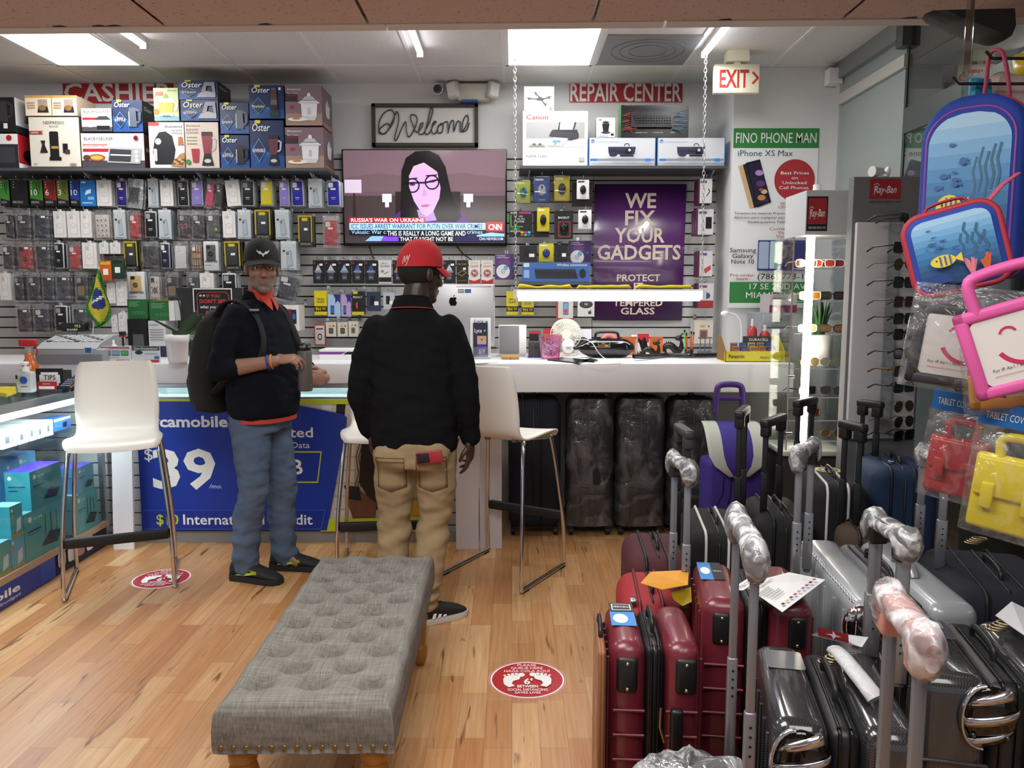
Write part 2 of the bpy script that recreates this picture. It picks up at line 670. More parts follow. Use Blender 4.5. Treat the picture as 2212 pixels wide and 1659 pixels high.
# exit sign
YE=5.3
a,c=PY(1540,203,YE),PY(1640,140,YE)
t=thing('exit_sign','white hanging EXIT sign with red letters and an arrow','sign',((a.x+c.x)/2,YE,(a.z+c.z)/2))
hw,hh=(c.x-a.x)/2,(c.z-a.z)/2
g=Geo()
cream=M('ece7cf',0.5)
g.rbox((-hw,-0.022,-hh),(hw,0.022,hh),0.006,cream)
for f in(Face(g,(-hw,-0.0225,-hh),(1,0,0),(0,0,1),2*hw,2*hh),):
 ink=M('b8322c',0.5)
 f.text('EXIT',0.44,0.2,0.62,ink,wd=0.19,al='c',bold=0.045)
 f.line([(0.84,0.72),(0.96,0.52),(0.84,0.32)],0.014,ink)
g.obj('sign_box',t)
g=Geo()
g.box((-0.07,-0.05,hh+0.012),(0.07,0.05,CZ-(a.z+c.z)/2),cream)
g.box((-0.02,-0.02,hh-0.002),(0.02,0.02,hh+0.02),cream)
g.obj('mount',t)
# ---------------------------------------------------------------- flat signs
def plate(name,px,Y,mat,thick=0.006):
 x0,y0,x1,y1=px
 a,c=PY(x0,y1,Y),PY(x1,y0,Y)
 a.x,c.x=PY(x0,(y0+y1)/2,Y).x,PY(x1,(y0+y1)/2,Y).x
 g=Geo()
 g.box((a.x,Y,a.z),(c.x,Y+thick,c.z),mat)
 return g,Face(g,(a.x,Y,a.z),(1,0,0),(0,0,1),c.x-a.x,c.z-a.z)
signred=M('b0262c',0.5)
g,f=plate('s',(136,177,375,223),YW+0.054,signred)
f.text('CASHIER',0.5,0.1,0.86,M('e9e6e6',0.5),wd=f.w*0.98,al='c',bold=0.035)
tag(g.obj('wall_sign'),'red wall sign reading CASHIER behind the boxed appliances','sign')
g,f=plate('s',(1230,177,1474,221),YW+0.054,signred)
f.text('REPAIR CENTER',0.5,0.06,0.88,M('e9e6e6',0.5),wd=f.w*0.985,al='c',bold=0.03)
tag(g.obj('wall_sign'),'red wall sign reading REPAIR CENTER above the printer boxes','sign')
# shop poster on the white side wall
g,f=plate('s',(1579,277,1762,665),YP-0.006,M('eef0f2',0.35),0.005)
def U(px):
 return(px-1579)/183
def V(py):
 return(665-py)/388
grn,dk=M('2f8240',0.5),M('3d4a5c',0.5)
f.rect(0,V(319),1,1,grn)
f.text('FINO PHONE MAN',0.5,V(308),0.055,WHITE,wd=f.w*0.94,al='c',bold=0.004)
f.text('iPhone XS Max',U(1590),V(336),0.032,dk,wd=f.w*0.64)
f.circ(U(1713),V(387),0.141,M('b0303a',0.5),40)
for i,(s_,wd_)in enumerate((('Best Prices',0.33),('on',0.075),('Unlocked',0.28),('Cell Phones.',0.36))):
 f.text(s_,U(1713),V(375+10.5*i),0.017,WHITE,wd=f.w*wd_,al='c',bold=0.012)
def phone(u0,v0,u1,v1,skew,body,screen,r=0.02):
 pts=[(u0,v0),(u1,v0+0.03),(u1-skew,v1-0.0),(u0-skew,v1-0.02)]
 f.poly(pts,body)
 cx,cy=sum(p[0]for p in pts)/4,sum(p[1]for p in pts)/4
 f.poly([(cx+(p[0]-cx)*0.88,cy+(p[1]-cy)*0.93)for p in pts],screen)
phone(U(1618),V(448),U(1640),V(350),0.15,M('d9b68e',0.4),M('ceac86',0.4))
phone(U(1628),V(447),U(1650),V(347),0.15,M('18181a',0.4),M('26262a',0.4))
phone(U(1634),V(446),U(1664),V(343),0.15,M('141416',0.3),M('2b2440',0.3))
for a_,b_,r_,c_ in((1643,425,9,'c98a3a'),(1648,412,7,'d8c39a'),(1640,395,10,'5b3f7e'),(1636,372,9,'b58ac4'),(1652,432,6,'3a2f66'),(1641,408,5,'a0602a')):
 f.ell(U(a_),V(b_),r_/183,r_/388*0.7,M(c_,0.4),10)
f.text('WE UNLOCK',U(1750),V(440),0.014,M('9a4a4a',0.5),wd=f.w*0.37,al='r')
f.text('CELL PHONES',U(1752),V(448),0.014,M('9a4a4a',0.5),wd=f.w*0.4,al='r')
for i,s_ in enumerate(('Tenemos los mejores Precios en Celulares','Abiertos para cualquier parte del mundo','Desbloqueamos Teléfonos.')):
 f.text(s_,U(1665),V(461+9.5*i),0.013,BLACK,wd=f.w*(0.88 if i<2 else 0.55),al='c',bold=0.012)
for i,(s_,wd_)in enumerate((('Come with us',0.42),('Venga y',0.22),('Visitenos',0.26))):
 f.text(s_,U(1700),V(495+8.5*i),0.017,M('a04848',0.5),wd=f.w*wd_,al='c')
for i,s_ in enumerate(('Samsung','Galaxy','Note 10')):
 f.text(s_,U(1606),V(543+12.5*i),0.024,BLACK,wd=f.w*(0.31,0.25,0.27)[i],al='c',bold=0.01)
f.rect(U(1638),V(583),U(1740),V(517),M('2f2f7c',0.4))
f.rrect(U(1640),V(579),U(1662),V(520),0.008,M('a9bcd8',0.3))
f.rrect(U(1664),V(579),U(1690),V(519),0.008,M('bfe0e4',0.3))
f.rrect(U(1692),V(579),U(1714),V(520),0.008,M('1c1c2c',0.3))
f.text('Pre-order',U(1606),V(596),0.016,M('a03a3a',0.5),wd=f.w*0.29,al='c',bold=0.012)
f.text('here',U(1606),V(604),0.016,M('a03a3a',0.5),wd=f.w*0.13,al='c',bold=0.012)
f.text('(786) 773-18',U(1639),V(602),0.032,BLACK,wd=f.w*0.62,bold=0.008)
f.rect(0,0.028,1,V(608),grn)
f.text('17 SE 2ND AVE.',U(1690),V(624),0.032,WHITE,wd=f.w*0.74,al='c')
f.text('MIAMI. FL 33131',U(1690),V(643),0.032,WHITE,wd=f.w*0.82,al='c')
f.rect(0,0,1,0.028,M('dfe6e0',0.5))
tag(g.obj('shop_poster'),'tall green and white phone shop poster on the white side wall','poster')
g,f=plate('s',(1574,650,1632,664),YP-0.009,WHITE,0.002)
f.text('EMPLOYEES MUST',0.5,0.56,0.3,BLACK,wd=f.w*0.88,al='c')
f.text('WASH HANDS',0.5,0.12,0.3,BLACK,wd=f.w*0.64,al='c')
tag(g.obj('wall_sign'),'small white wash hands notice below the tall shop poster','sign')
# welcome sign
a,c=PY(803,315,YW),PY(1032,222,YW)
t=thing('welcome_sign','framed white board with wire script reading Welcome above the television','sign',((a.x+c.x)/2,YW+0.06,(a.z+c.z)/2))
hw,hh=(c.x-a.x)/2,(c.z-a.z)/2
g=Geo()
g.box((-hw+0.01,-0.02,-hh+0.01),(hw-0.01,-0.002,hh-0.01),M('dddad6',0.7,var=0.04,vscale=8))
g.obj('board',t)
wd=M('4a4440',0.8,var=0.2,vscale=25)
g=Geo()
for lo,hi in(((-hw,-hh),(hw,-hh+0.025)),((-hw,hh-0.025),(hw,hh)),((-hw,-hh),(-hw+0.025,hh)),((hw-0.025,-hh),(hw,hh))):
 g.box((lo[0],-0.045,lo[1]),(hi[0],-0.001,hi[1]),wd)
g.obj('frame',t)
def smooth(pts,k=6):
 out=[]
 P_=[pts[0]]+list(pts)+[pts[-1]]
 for i in range(1,len(P_)-2):
  p0,p1,p2,p3=[Vector(q)for q in P_[i-1:i+3]]
  for j in range(k):
   s_=j/k
   out.append(0.5*(2*p1+(p2-p0)*s_+(2*p0-5*p1+4*p2-p3)*s_**2+(3*p1-p0-3*p2+p3)*s_**3))
 out.append(Vector(P_[-2]))
 return out
wp=[(844,275),(836,266),(822,276),(818,285),(830,288),(846,270),(852,250),(845,237),(830,243),(819,262),(820,284),(833,287),
 (847,262),(857,240),(861,260),(852,296),(856,302),(866,280),(876,262),(878,284),(884,295),(896,275),(901,255),(893,247),(886,252),(896,280),
 (903,284),(912,272),(913,264),(907,270),(904,286),(914,288),(928,262),(935,238),(930,234),(924,262),(918,286),(926,288),(936,270),(942,262),
 (936,264),(932,282),(940,288),(950,268),(957,268),(955,284),(947,286),(946,272),(954,268),(966,262),(968,280),(968,286),(974,262),(980,262),
 (980,284),(988,262),(994,264),(994,282),(1002,280),(1012,258),(1008,248),(1000,262),(999,282),(1008,280),(1014,264)]
g=Geo()
g.tube(smooth([(PY(x,y,YW+0.02).x-(a.x+c.x)/2,-0.03,PY(x,y,YW+0.02).z-(a.z+c.z)/2)for x,y in wp],4),0.0045,M('4c4c50',0.4,0.6),6)
g.obj('wire_script',t)
# security camera and emergency light
p=PY(946,190,YW-0.05)
t=thing('security_camera','small white bullet camera on the wall above the welcome sign','camera',(p.x,YW+0.06,p.z))
g=Geo()
g.cyl((0,0,0.045),(0,-0.02,0.045),0.035,0.035,WHITE)
g.cyl((0,-0.02,0.045),(0,-0.05,0.01),0.012,0.012,WHITE,10)
g.obj('mount',t)
g=Geo()
g.cyl((0,-0.03,0.005),(0,-0.13,-0.012),0.034,0.036,M('e8e8e8',0.4))
g.obj('housing',t)
g=Geo()
g.cyl((0,-0.129,-0.012),(0,-0.134,-0.0125),0.032,0.032,M('101012',0.2))
g.cyl((0,-0.134,-0.0125),(0,-0.136,-0.0125),0.011,0.011,M('303038',0.1))
g.obj('lens',t)
p=PY(1022,196,YW-0.05)
t=thing('emergency_light','cream emergency light with two lamp heads above the welcome sign','light',(p.x,YW+0.06,p.z))
g=Geo()
cr=M('c9c6ba',0.5)
g.rbox((-0.115,-0.09,-0.06),(0.12,0,0.06),0.008,cr)
g.obj('housing',t)
for s_ in(-1,1):
 g=Geo()
 g.rbox((-0.045,-0.05,-0.06),(0.045,0.02,0.065),0.02,cr,3)
 g.box((-0.034,-0.052,-0.045),(0.034,-0.048,0.048),M('e9e9e6',0.15))
 o=g.obj('lamp_head',t,(s_*0.135,-0.075,0.005))
 o.rotation_euler=(0,s_*0.18,s_*0.5)
g=Geo()
g.box((-0.085,-0.11,-0.075),(0.03,-0.02,-0.061),M('2d4f9a',0.5))
g.obj('blue_cover',t)
# ---------------------------------------------------------------- television
a,c=PY(742,531,YW-0.08),PY(1095,322,YW-0.08)
YT=YW-0.08
t=thing('television','large wall television showing a news interview','television',((a.x+c.x)/2,YT,(a.z+c.z)/2))
hw,hh=(c.x-a.x)/2,(c.z-a.z)/2
blk=M('0b0b0c',0.25)
g=Geo()
g.rbox((-hw,0,-hh),(hw,0.05,hh),0.004,blk)
g.box((-0.2,0.05,-0.15),(0.2,0.075,0.15),blk)
g.obj('bezel',t)
g=Geo()
sw,sh=hw-0.012,hh-0.014
f=Face(g,(-sw,-0.0008,-sh+0.006),(1,0,0),(0,0,1),2*sw,2*sh)
def E(h,s_=0.75):
 return M(h,0.15,em=s_)
def tu(px,py):
 return((px-746)/345,(528-py)/203)
def tp(pts,h,s_=0.75):
 f.poly([tu(*q)for q in pts],E(h,s_))
tp([(746,325),(1091,325),(1091,528),(746,528)],'6d5660',0.55)
tp([(746,325),(1091,325),(1091,390),(746,390)],'7e6670',0.55)
tp([(746,385),(820,375),(900,384),(1000,374),(1091,386),(1091,415),(746,415)],'735c64',0.55)
tp([(746,424),(1091,424),(1091,528),(746,528)],'4c3f42',0.45)
tp([(856,415),(995,415),(995,476),(856,476)],'2e2628',0.4)
tp([(748,389),(784,389),(784,418),(748,418)],'c9b8cc',0.9)
tp([(766,418),(770,418),(772,470),(764,470)],'3a2f30',0.4)
for x in(838,1012):
 tp([(x-10,420),(x+10,420),(x+10,438),(x-10,438)],'d8ccd8',0.9)
 tp([(x-4,438),(x+4,438),(x+4,449),(x-4,449)],'f0e8f0',0.9)
tp([(840,478),(868,456),(900,448),(960,448),(1000,460),(1012,482),(1012,490),(840,490)],'5a2c7a',0.5)
tp([(866,478),(868,420),(870,370),(880,342),(900,328),(928,326),(950,336),(964,362),(976,420),(998,470),(985,482)],'17141a',0.3)
tp([(902,455),(936,455),(944,478),(908,482)],'b08ad0',0.6)
tp([(886,372),(894,358),(912,352),(936,356),(948,372),(954,400),(950,430),(936,460),(922,470),(912,462),(896,436),(886,405)],'c79fd6',0.85)
tp([(886,376),(898,358),(915,352),(936,357),(948,374),(938,372),(915,366),(898,370)],'d8a8c0',0.8)
tp([(880,342),(900,330),(930,328),(950,340),(962,368),(966,420),(954,412),(946,372),(918,352),(896,360),(884,385),(872,420)],'17141a',0.3)
tp([(910,445),(922,443),(932,444),(924,449),(914,449)],'b0608c',0.8)
tp([(918,405),(924,424),(913,425)],'b58cc4',0.8)
for x,y in((893,402),(935,395)):
 f.ring(*tu(x,y),0.044,0.054,E('0d0c10',0.2),20)
 f.ell(*tu(x,y-2),0.018,0.012,E('3a2a50',0.5),12)
 f.line([tu(x-13,y-14),tu(x+11,y-16)],0.008,E('1c1420',0.3))
f.line([tu(872,397),tu(905,396),tu(921,396),tu(953,388)],0.012,E('0d0c10',0.2))
tp([(756,472),(919,472),(919,483),(756,483)],'a8222c',0.9)
f.text("RUSSIA'S WAR ON UKRAINE",*tu(761,481.5),0.038,E('ffffff',1),wd=156/345*2*sw,bold=0.015)
tp([(757,484),(1049,484),(1049,499),(757,499)],'9cc4ee',1.0)
f.text('ICC ISSUES ARREST WARRANT FOR PUTIN OVER WAR CRIMES',*tu(761,496.5),0.052,E('10204a',0.4),wd=281/345*2*sw,bold=0.01)
tp([(757,499),(1049,499),(1049,511),(757,511)],'0e1524',0.3)
f.text('Vukusic: War crimes',*tu(761,508),0.042,E('a8cdf4',0.9),wd=100/345*2*sw)
f.text('crimes',*tu(1009,508),0.042,E('a8cdf4',0.9),wd=33/345*2*sw)
tp([(1051,482),(1087,482),(1087,503),(1051,503)],'b42a34',0.9)
f.text('CNN',*tu(1069,499),0.062,E('ffffff',1),wd=28/345*2*sw,al='c',bold=0.03)
tp([(790,524),(804,512),(1049,511),(1075,506),(1089,512),(1089,525),(790,525)],'1b1e50',0.6)
tp([(790,524),(804,513),(830,513),(824,524)],'7fb0f4',0.9)
tp([(824,524),(830,513),(866,513),(866,524)],'7a3fe0',0.9)
tp([(1030,511),(1060,505),(1089,508),(1089,514),(1030,514)],'8fbcf0',0.9)
tp([(1032,514),(1089,514),(1089,524),(1032,524)],'141c3c',0.4)
f.text('CNN NEWSROOM',*tu(1035,522),0.03,E('c4ddff',0.9),wd=51/345*2*sw,bold=0.01)
tp([(836,501),(1009,501),(1009,514),(836,514)],'0c0c12',0.2)
f.text('THIS IS REALLY A LONG GAME AND',*tu(838,512),0.05,E('e8f2ff',1),wd=168/345*2*sw,bold=0.008)
tp([(862,515),(982,515),(982,525),(862,525)],'0c0c12',0.2)
f.text('THAT IT MIGHT NOT BE',*tu(865,524),0.044,E('e8f2ff',1),wd=114/345*2*sw,bold=0.008)
g.obj('screen',t)
for i,(q,lab)in enumerate((([(797,531),(803,548),(811,570),(812,600)],'thin black cable hanging under the television beside its wall bracket side'),([(986,531),(1000,548),(1020,562)],'black cable slanting down from the television towards the glass protector packs'))):
 g=Geo()
 g.tube(smooth([PY(x,y,YW-0.02)for x,y in q]),0.005,blk,6)
 tag(g.obj('television_cable'),lab if i else 'thin black cable hanging straight under the television','cable')
# ---------------------------------------------------------------- chain hung work light
YB=5.1
def chain(px0,py0,px1,py1,label):
 a,c=PY(px0,py0,YB),PY(px1,py1,YB)
 a.z=CZ
 n=int((a-c).length/0.026)
 g=Geo()
 m=M('cfcfd2',0.3,0.8)
 for i in range(n):
  p=a.lerp(c,(i+0.5)/n)
  ang=PI/2*(i%2)
  u=Vector((math.cos(ang),math.sin(ang),0))
  g.tube([p+u*(0.0085*math.cos(k*PI/5))+Vector((0,0,0.018*math.sin(k*PI/5)))for k in range(10)],0.0024,m,5,closed=True)
 tag(g.obj('hanging_chain'),label,'chain','chains of the hanging lamp')
chain(1112,95,1114,628,'steel chain holding the hanging work lamp at the television end')
chain(1524,118,1516,630,'steel chain holding the hanging work lamp beside the exit sign')
a,c=PY(1113,636,YB),PY(1518,636,YB)
t=thing('hanging_work_lamp','long white tube lamp hanging on chains over the repair counter','lamp',((a.x+c.x)/2,YB,(a.z+c.z)/2))
h=(c.x-a.x)/2
g=Geo()
g.box((-h,-0.04,0.0),(h,0.04,0.032),M('f0f0f0',0.4))
g.box((-h,-0.045,-0.02),(h,-0.04,0.03),M('f0f0f0',0.4))
g.obj('housing',t)
g=Geo()
g.cyl((-h+0.02,0,-0.022),(h-0.02,0,-0.022),0.021,0.021,M('fbfdff',0.4,em=5.0),12)
g.box((-h+0.012,-0.047,-0.016),(h-0.012,-0.0452,0.02),M('fbfdff',0.4,em=1.3))
g.obj('tube',t)
for s_ in(-1,1):
 g=Geo()
 g.box((s_*h-0.012,-0.046,-0.03),(s_*h+0.012,0.046,0.031),M('d8dadc',0.4))
 g.obj('end_cap',t)
area('work_lamp_light',((a.x+c.x)/2,YB,a.z-0.04),2*h,0.04,4)
yel=M('cdb928',0.85,var=0.15,vscale=40,bump=0.4)
for i,(x0,x1,lab)in enumerate(((1117,1235,'yellow cloth lying on the hanging lamp at its television end'),(1246,1362,'yellow cloth lying on the middle of the hanging lamp'),(1372,1494,'yellow cloth lying on the hanging lamp towards the exit sign'))):
 p0,p1=PY(x0,626,YB),PY(x1,627,YB)
 g=Geo()
 zb=(a.z+c.z)/2+0.036
 rings=[]
 for k in range(25):
  x=p0.x+(p1.x-p0.x)*k/24
  hz=0.012+0.008*noise.noise(Vector((x*9,i,0)))
  e=0.35 if k in(0,24)else 1
  rings.append([(x,YB+0.04*math.cos(q*PI/6),zb+hz*e*(1+math.sin(q*PI/6)))for q in range(12)])
 g.loft(rings,yel)
 tag(g.obj('yellow_cloth'),lab,'cloth','yellow cloths on the hanging lamp')
# ---------------------------------------------------------------- counters
YC=PZ(1106,1170).y
ZT=PY(1106,785,YC).z
ctop=M('ecebee',0.3,var=0.01)
def xc(px,Y=None):
 return PY(px,800,Y or YC).x
zb=PY(1106,848,YC).z
xl,xr=xc(1000),xc(1716)
t=thing('repair_counter','long white repair counter with open space for suitcases below','counter',((xl+xr)/2,YC,0))
hw=(xr-xl)/2
g=Geo()
g.rbox((-hw,0,zb),(hw,0.86,ZT),0.006,ctop)
g.obj('counter_top',t)
pm=M('e4e0e6',0.4,var=0.02)
for i,(x0,x1)in enumerate(((985,1034),(1036,1084))):
 a0,a1=PZ(x0,1188).x,PZ(x1,1187).x
 g=Geo()
 yy=4.56+0.015*i-YC
 m=(xl+xr)/2
 g.box((a0-m,yy,0.0),(a1-m,yy+0.02,0.9),pm)
 g.obj('support_panel',t)
g=Geo()
g.box((-hw+0.2,0.82,0.0),(hw,0.86,zb),M('cfcfcf',0.6))
g.obj('back_panel',t)
# display counter with the printed banner
xl,xr=-3.6,xc(999)
m=(xl+xr)/2
hw=(xr-xl)/2
zs=PY(1106,829,YC).z
zg=PY(1106,862,YC).z
t=thing('display_counter','white topped display counter with aluminium frame behind the two men','counter',(m,YC,0))
g=Geo()
g.rbox((-hw,0,zs),(hw,0.72,ZT),0.005,ctop)
g.obj('counter_top',t)
g=Geo()
g.box((-hw,0.0,zs-0.025),(hw,0.03,zs-0.001),alum)
g.box((-hw,0.0,zg-0.012),(hw,0.03,zg+0.012),alum)
g.box((xc(300)-m-0.03,0.0,0.0),(xc(300)-m,0.03,zs-0.02),alum)
g.obj('frame',t)
g=Geo()
g.box((-hw,0.03,zg-0.01),(hw,0.72,zg+0.002),M('c8d4d6',0.3))
g.box((-hw,0.3,zg),(hw,0.31,zs),M('d4e2e4',0.4))
g.obj('shelf',t)
g=Geo()
g.box((-hw,0.012,zg+0.01),(hw,0.016,zs-0.02),clear((0.85,0.93,0.93),0.1,0.05,name='case_glass'))
g.obj('glass_front',t)
g=Geo()
zk=PY(1106,1147,YC).z
zz=zg-0.01
while zz>zk:
 g.box((-hw,0.02,max(zk,zz-0.07)),(hw,0.04,zz),M('bdbdbd',0.5))
 zz-=0.078
g.box((-hw,0.04,zk),(hw,0.06,zg-0.01),groove)
g.obj('slat_front',t)
g=Geo()
g.box((-hw,-0.004,0),(hw,0.05,zk),M('8f9090',0.5,0.2))
g.obj('kick_plate',t)
area('display_strip_light',(-1.3,YC+0.16,zs-0.012),2.4,0.05,3,(0.97,1,1))
# banner
g,f=plate('s',(303,862,965,1146),YC-0.012,M('ded6c6',0.4),0.005)
def bu(px,py):
 return((px-303)/662,(1146-py)/284)
def bp(pts,mat):
 f.poly([bu(*q)for q in pts],mat)
blue,lime=M('1236a0',0.4),M('c3cf2e',0.4)
for i in range(9):
 bp([(700+30*i,872),(720+30*i,872),(716+30*i,905),(698+30*i,905)],M('15151a' if i%2 else 'f0f0f0',0.4))
bp([(772,895),(965,895),(965,1120),(760,1120)],M('c9b79c',0.5))
for i in range(7):
 f.line([bu(720,930+28*i),bu(965,926+28*i)],0.004,M('b3a48c',0.5))
bp([(800,905),(850,895),(880,960),(870,1080),(810,1100),(775,1040),(782,960)],M('2b1a12',0.5))
bp([(812,935),(845,930),(858,975),(842,1010),(815,995)],M('8a5a40',0.5))
bp([(830,1060),(890,1020),(965,1010),(965,1120),(830,1120)],M('d8a020',0.5))
bp([(748,1062),(775,1055),(812,1085),(808,1122),(760,1118),(752,1092)],M('7a4a34',0.5))
bp([(742,1046),(776,1050),(780,1080),(752,1076)],M('17141a',0.4))
for i in range(12):
 x=770+i*6
 f.line([bu(x+12,945),bu(x,985),bu(x+5,1020),bu(x-4,1050)],0.004,M('1c100b',0.5))
bp([(303,862),(640,862),(965,866),(965,872),(640,872),(610,876),(303,870)],lime)
bp([(690,1120),(965,1112),(965,1146),(690,1146)],lime)
bp([(303,866),(610,866),(745,893),(753,900),(752,915),(704,1144),(303,1144)],blue)
f.text('Lycamobile',*bu(316,920),0.085,WHITE,wd=182/662*f.w,bold=0.055)
f.text('$',*bu(316,991),0.085,WHITE,wd=18/662*f.w)
f.text('39',*bu(332,1050),0.30,WHITE,wd=136/662*f.w,bold=0.05)
f.text('/mo.',*bu(452,1052),0.032,WHITE,wd=28/662*f.w,it=0.2)
f.text('Unlimited',*bu(680,942),0.075,WHITE,wd=150/662*f.w,al='r',bold=0.03)
f.text('Talk, Text & Data',*bu(672,965),0.044,WHITE,wd=148/662*f.w,al='r')
f.poly([bu(*q)for q in((540,972),(698,972),(688,1040),(535,1040))],lime)
f.poly([bu(*q)for q in((543,975),(695,975),(686,1037),(538,1037))],M('0f2f94',0.4))
f.text('with',*bu(622,985),0.026,WHITE,al='r')
f.text('15GB',*bu(656,1021),0.115,WHITE,wd=96/662*f.w,al='r',bold=0.04)
f.text('data',*bu(632,1034),0.026,WHITE,al='r')
bp([(308,1098),(703,1098),(693,1141),(309,1141)],M('3a62c8',0.4))
bp([(309,1099.5),(701,1099.5),(691,1139.5),(310,1139.5)],M('0f2f94',0.4))
f.text('$10',*bu(336,1130),0.078,lime,wd=48/662*f.w,bold=0.03)
f.text('International Credit',*bu(394,1130),0.078,WHITE,wd=280/662*f.w,bold=0.025)
tag(g.obj('advert_banner'),'blue mobile plan banner with a large 39 on the display counter front','banner')
# white board leaning by the glass showcase
g=Geo()
a,b_=PZ(258,1187),PZ(291,1184)
g.T=Matrix.Translation((a.x,a.y,0))@Matrix.Rotation(0.02,4,'Y')@Matrix.Rotation(-0.03,4,'X')
zt=0.93
g.box((-0.035,0,0.0),(0.085,0.018,0.7),pm)
tag(g.obj('leaning_board'),'narrow white board leaning between the glass showcase and the banner','board')
# ---------------------------------------------------------------- glass showcase
XS,XB=-2.45,-3.0
Y0,Y1=2.6,4.66
t=thing('glass_showcase','long glass showcase with lit aluminium frame full of router boxes','showcase',(0,0,0))
ztop=PX(0,880,XS).z
zl0,zl1=PX(0,912,XS).z,PX(0,897,XS).z
zbase=PX(60,1225,XS).z
glass=clear((0.9,0.95,0.95),0.02,0.03,name='showcase_glass',fres=0.1)
g=Geo()
g.box((XS-0.03,Y0,zl1),(XS,Y1,ztop),alum)
g.box((XS-0.028,Y0,ztop-0.012),(XS+0.004,Y1,ztop+0.002),alum)
g.box((XB,Y1-0.03,0.0),(XB+0.03,Y1,ztop),alum)
g.box((XS-0.03,Y1-0.03,0.0),(XS,Y1,ztop),alum)
g.box((XB,Y0,ztop-0.02),(XB+0.03,Y1,ztop),alum)
g.box((XS-0.02,Y0,zbase-0.02),(XS+0.003,Y1,zbase+0.015),M('b39c84',0.5))
g.obj('frame',t)
g=Geo()
g.box((XB+0.03,Y0,ztop-0.008),(XS-0.028,Y1,ztop),glass)
g.obj('glass_top',t)
g=Geo()
g.box((XS-0.008,Y0,zbase),(XS-0.002,Y1,zl0),glass)
g.obj('glass_front',t)
g=Geo()
g.box((XS-0.028,Y0,zl0),(XS+0.001,Y1,zl1-0.002),M('f6fbff',0.4,em=5.0))
g.obj('light_strip',t)
area('showcase_strip_light',(XS-0.06,3.6,zl0-0.005),0.04,1.9,15,(0.9,0.97,1))
zsh=PX(60,963,XS-0.05).z
g=Geo()
g.box((XB+0.03,Y0,zsh-0.012),(XS-0.05,Y1-0.04,zsh),glass)
g.obj('shelf',t)
g=Geo()
g.box((XB,Y0,0),(XS-0.004,Y1,zbase-0.005),M('20263a',0.6))
g.box((XB,Y0,zbase),(XB+0.01,Y1,ztop-0.02),M('7e8a8c',0.6))
g.obj('base_cabinet',t)
g=Geo()
yb1=PX(115,1180,XS).y
f=Face(g,(XS+0.002,Y0+0.2,0.005),(0,1,0),(0,0,1),yb1-Y0-0.2,zbase-0.025)
f.rect(0,0,1,1,M('1f3f9c',0.4))
f.rect(0.9,0,1,1,M('2c4fb4',0.4))
f.text('Lycamobile',0.765,0.42,0.34,WHITE,al='r',bold=0.05,wd=0.62)
f.text('Calling room for your budget',0.765,0.18,0.12,WHITE,al='r',wd=0.70,it=0.1)
g.obj('printed_base',t)
yy=yb1+0.03
for i in range(4):
 g=Geo()
 f=Face(g,(XS+0.002,yy+i*0.095,0.03),(0,1,0),(0,0,1),0.075,zbase-0.05)
 f.rrect(0,0.1,1,1,0.02,M(('c9c3d4','d8d8d8','9a7a72','e4e0e4','c4c0c0')[i],0.4))
 g.obj('printed_tile',t)
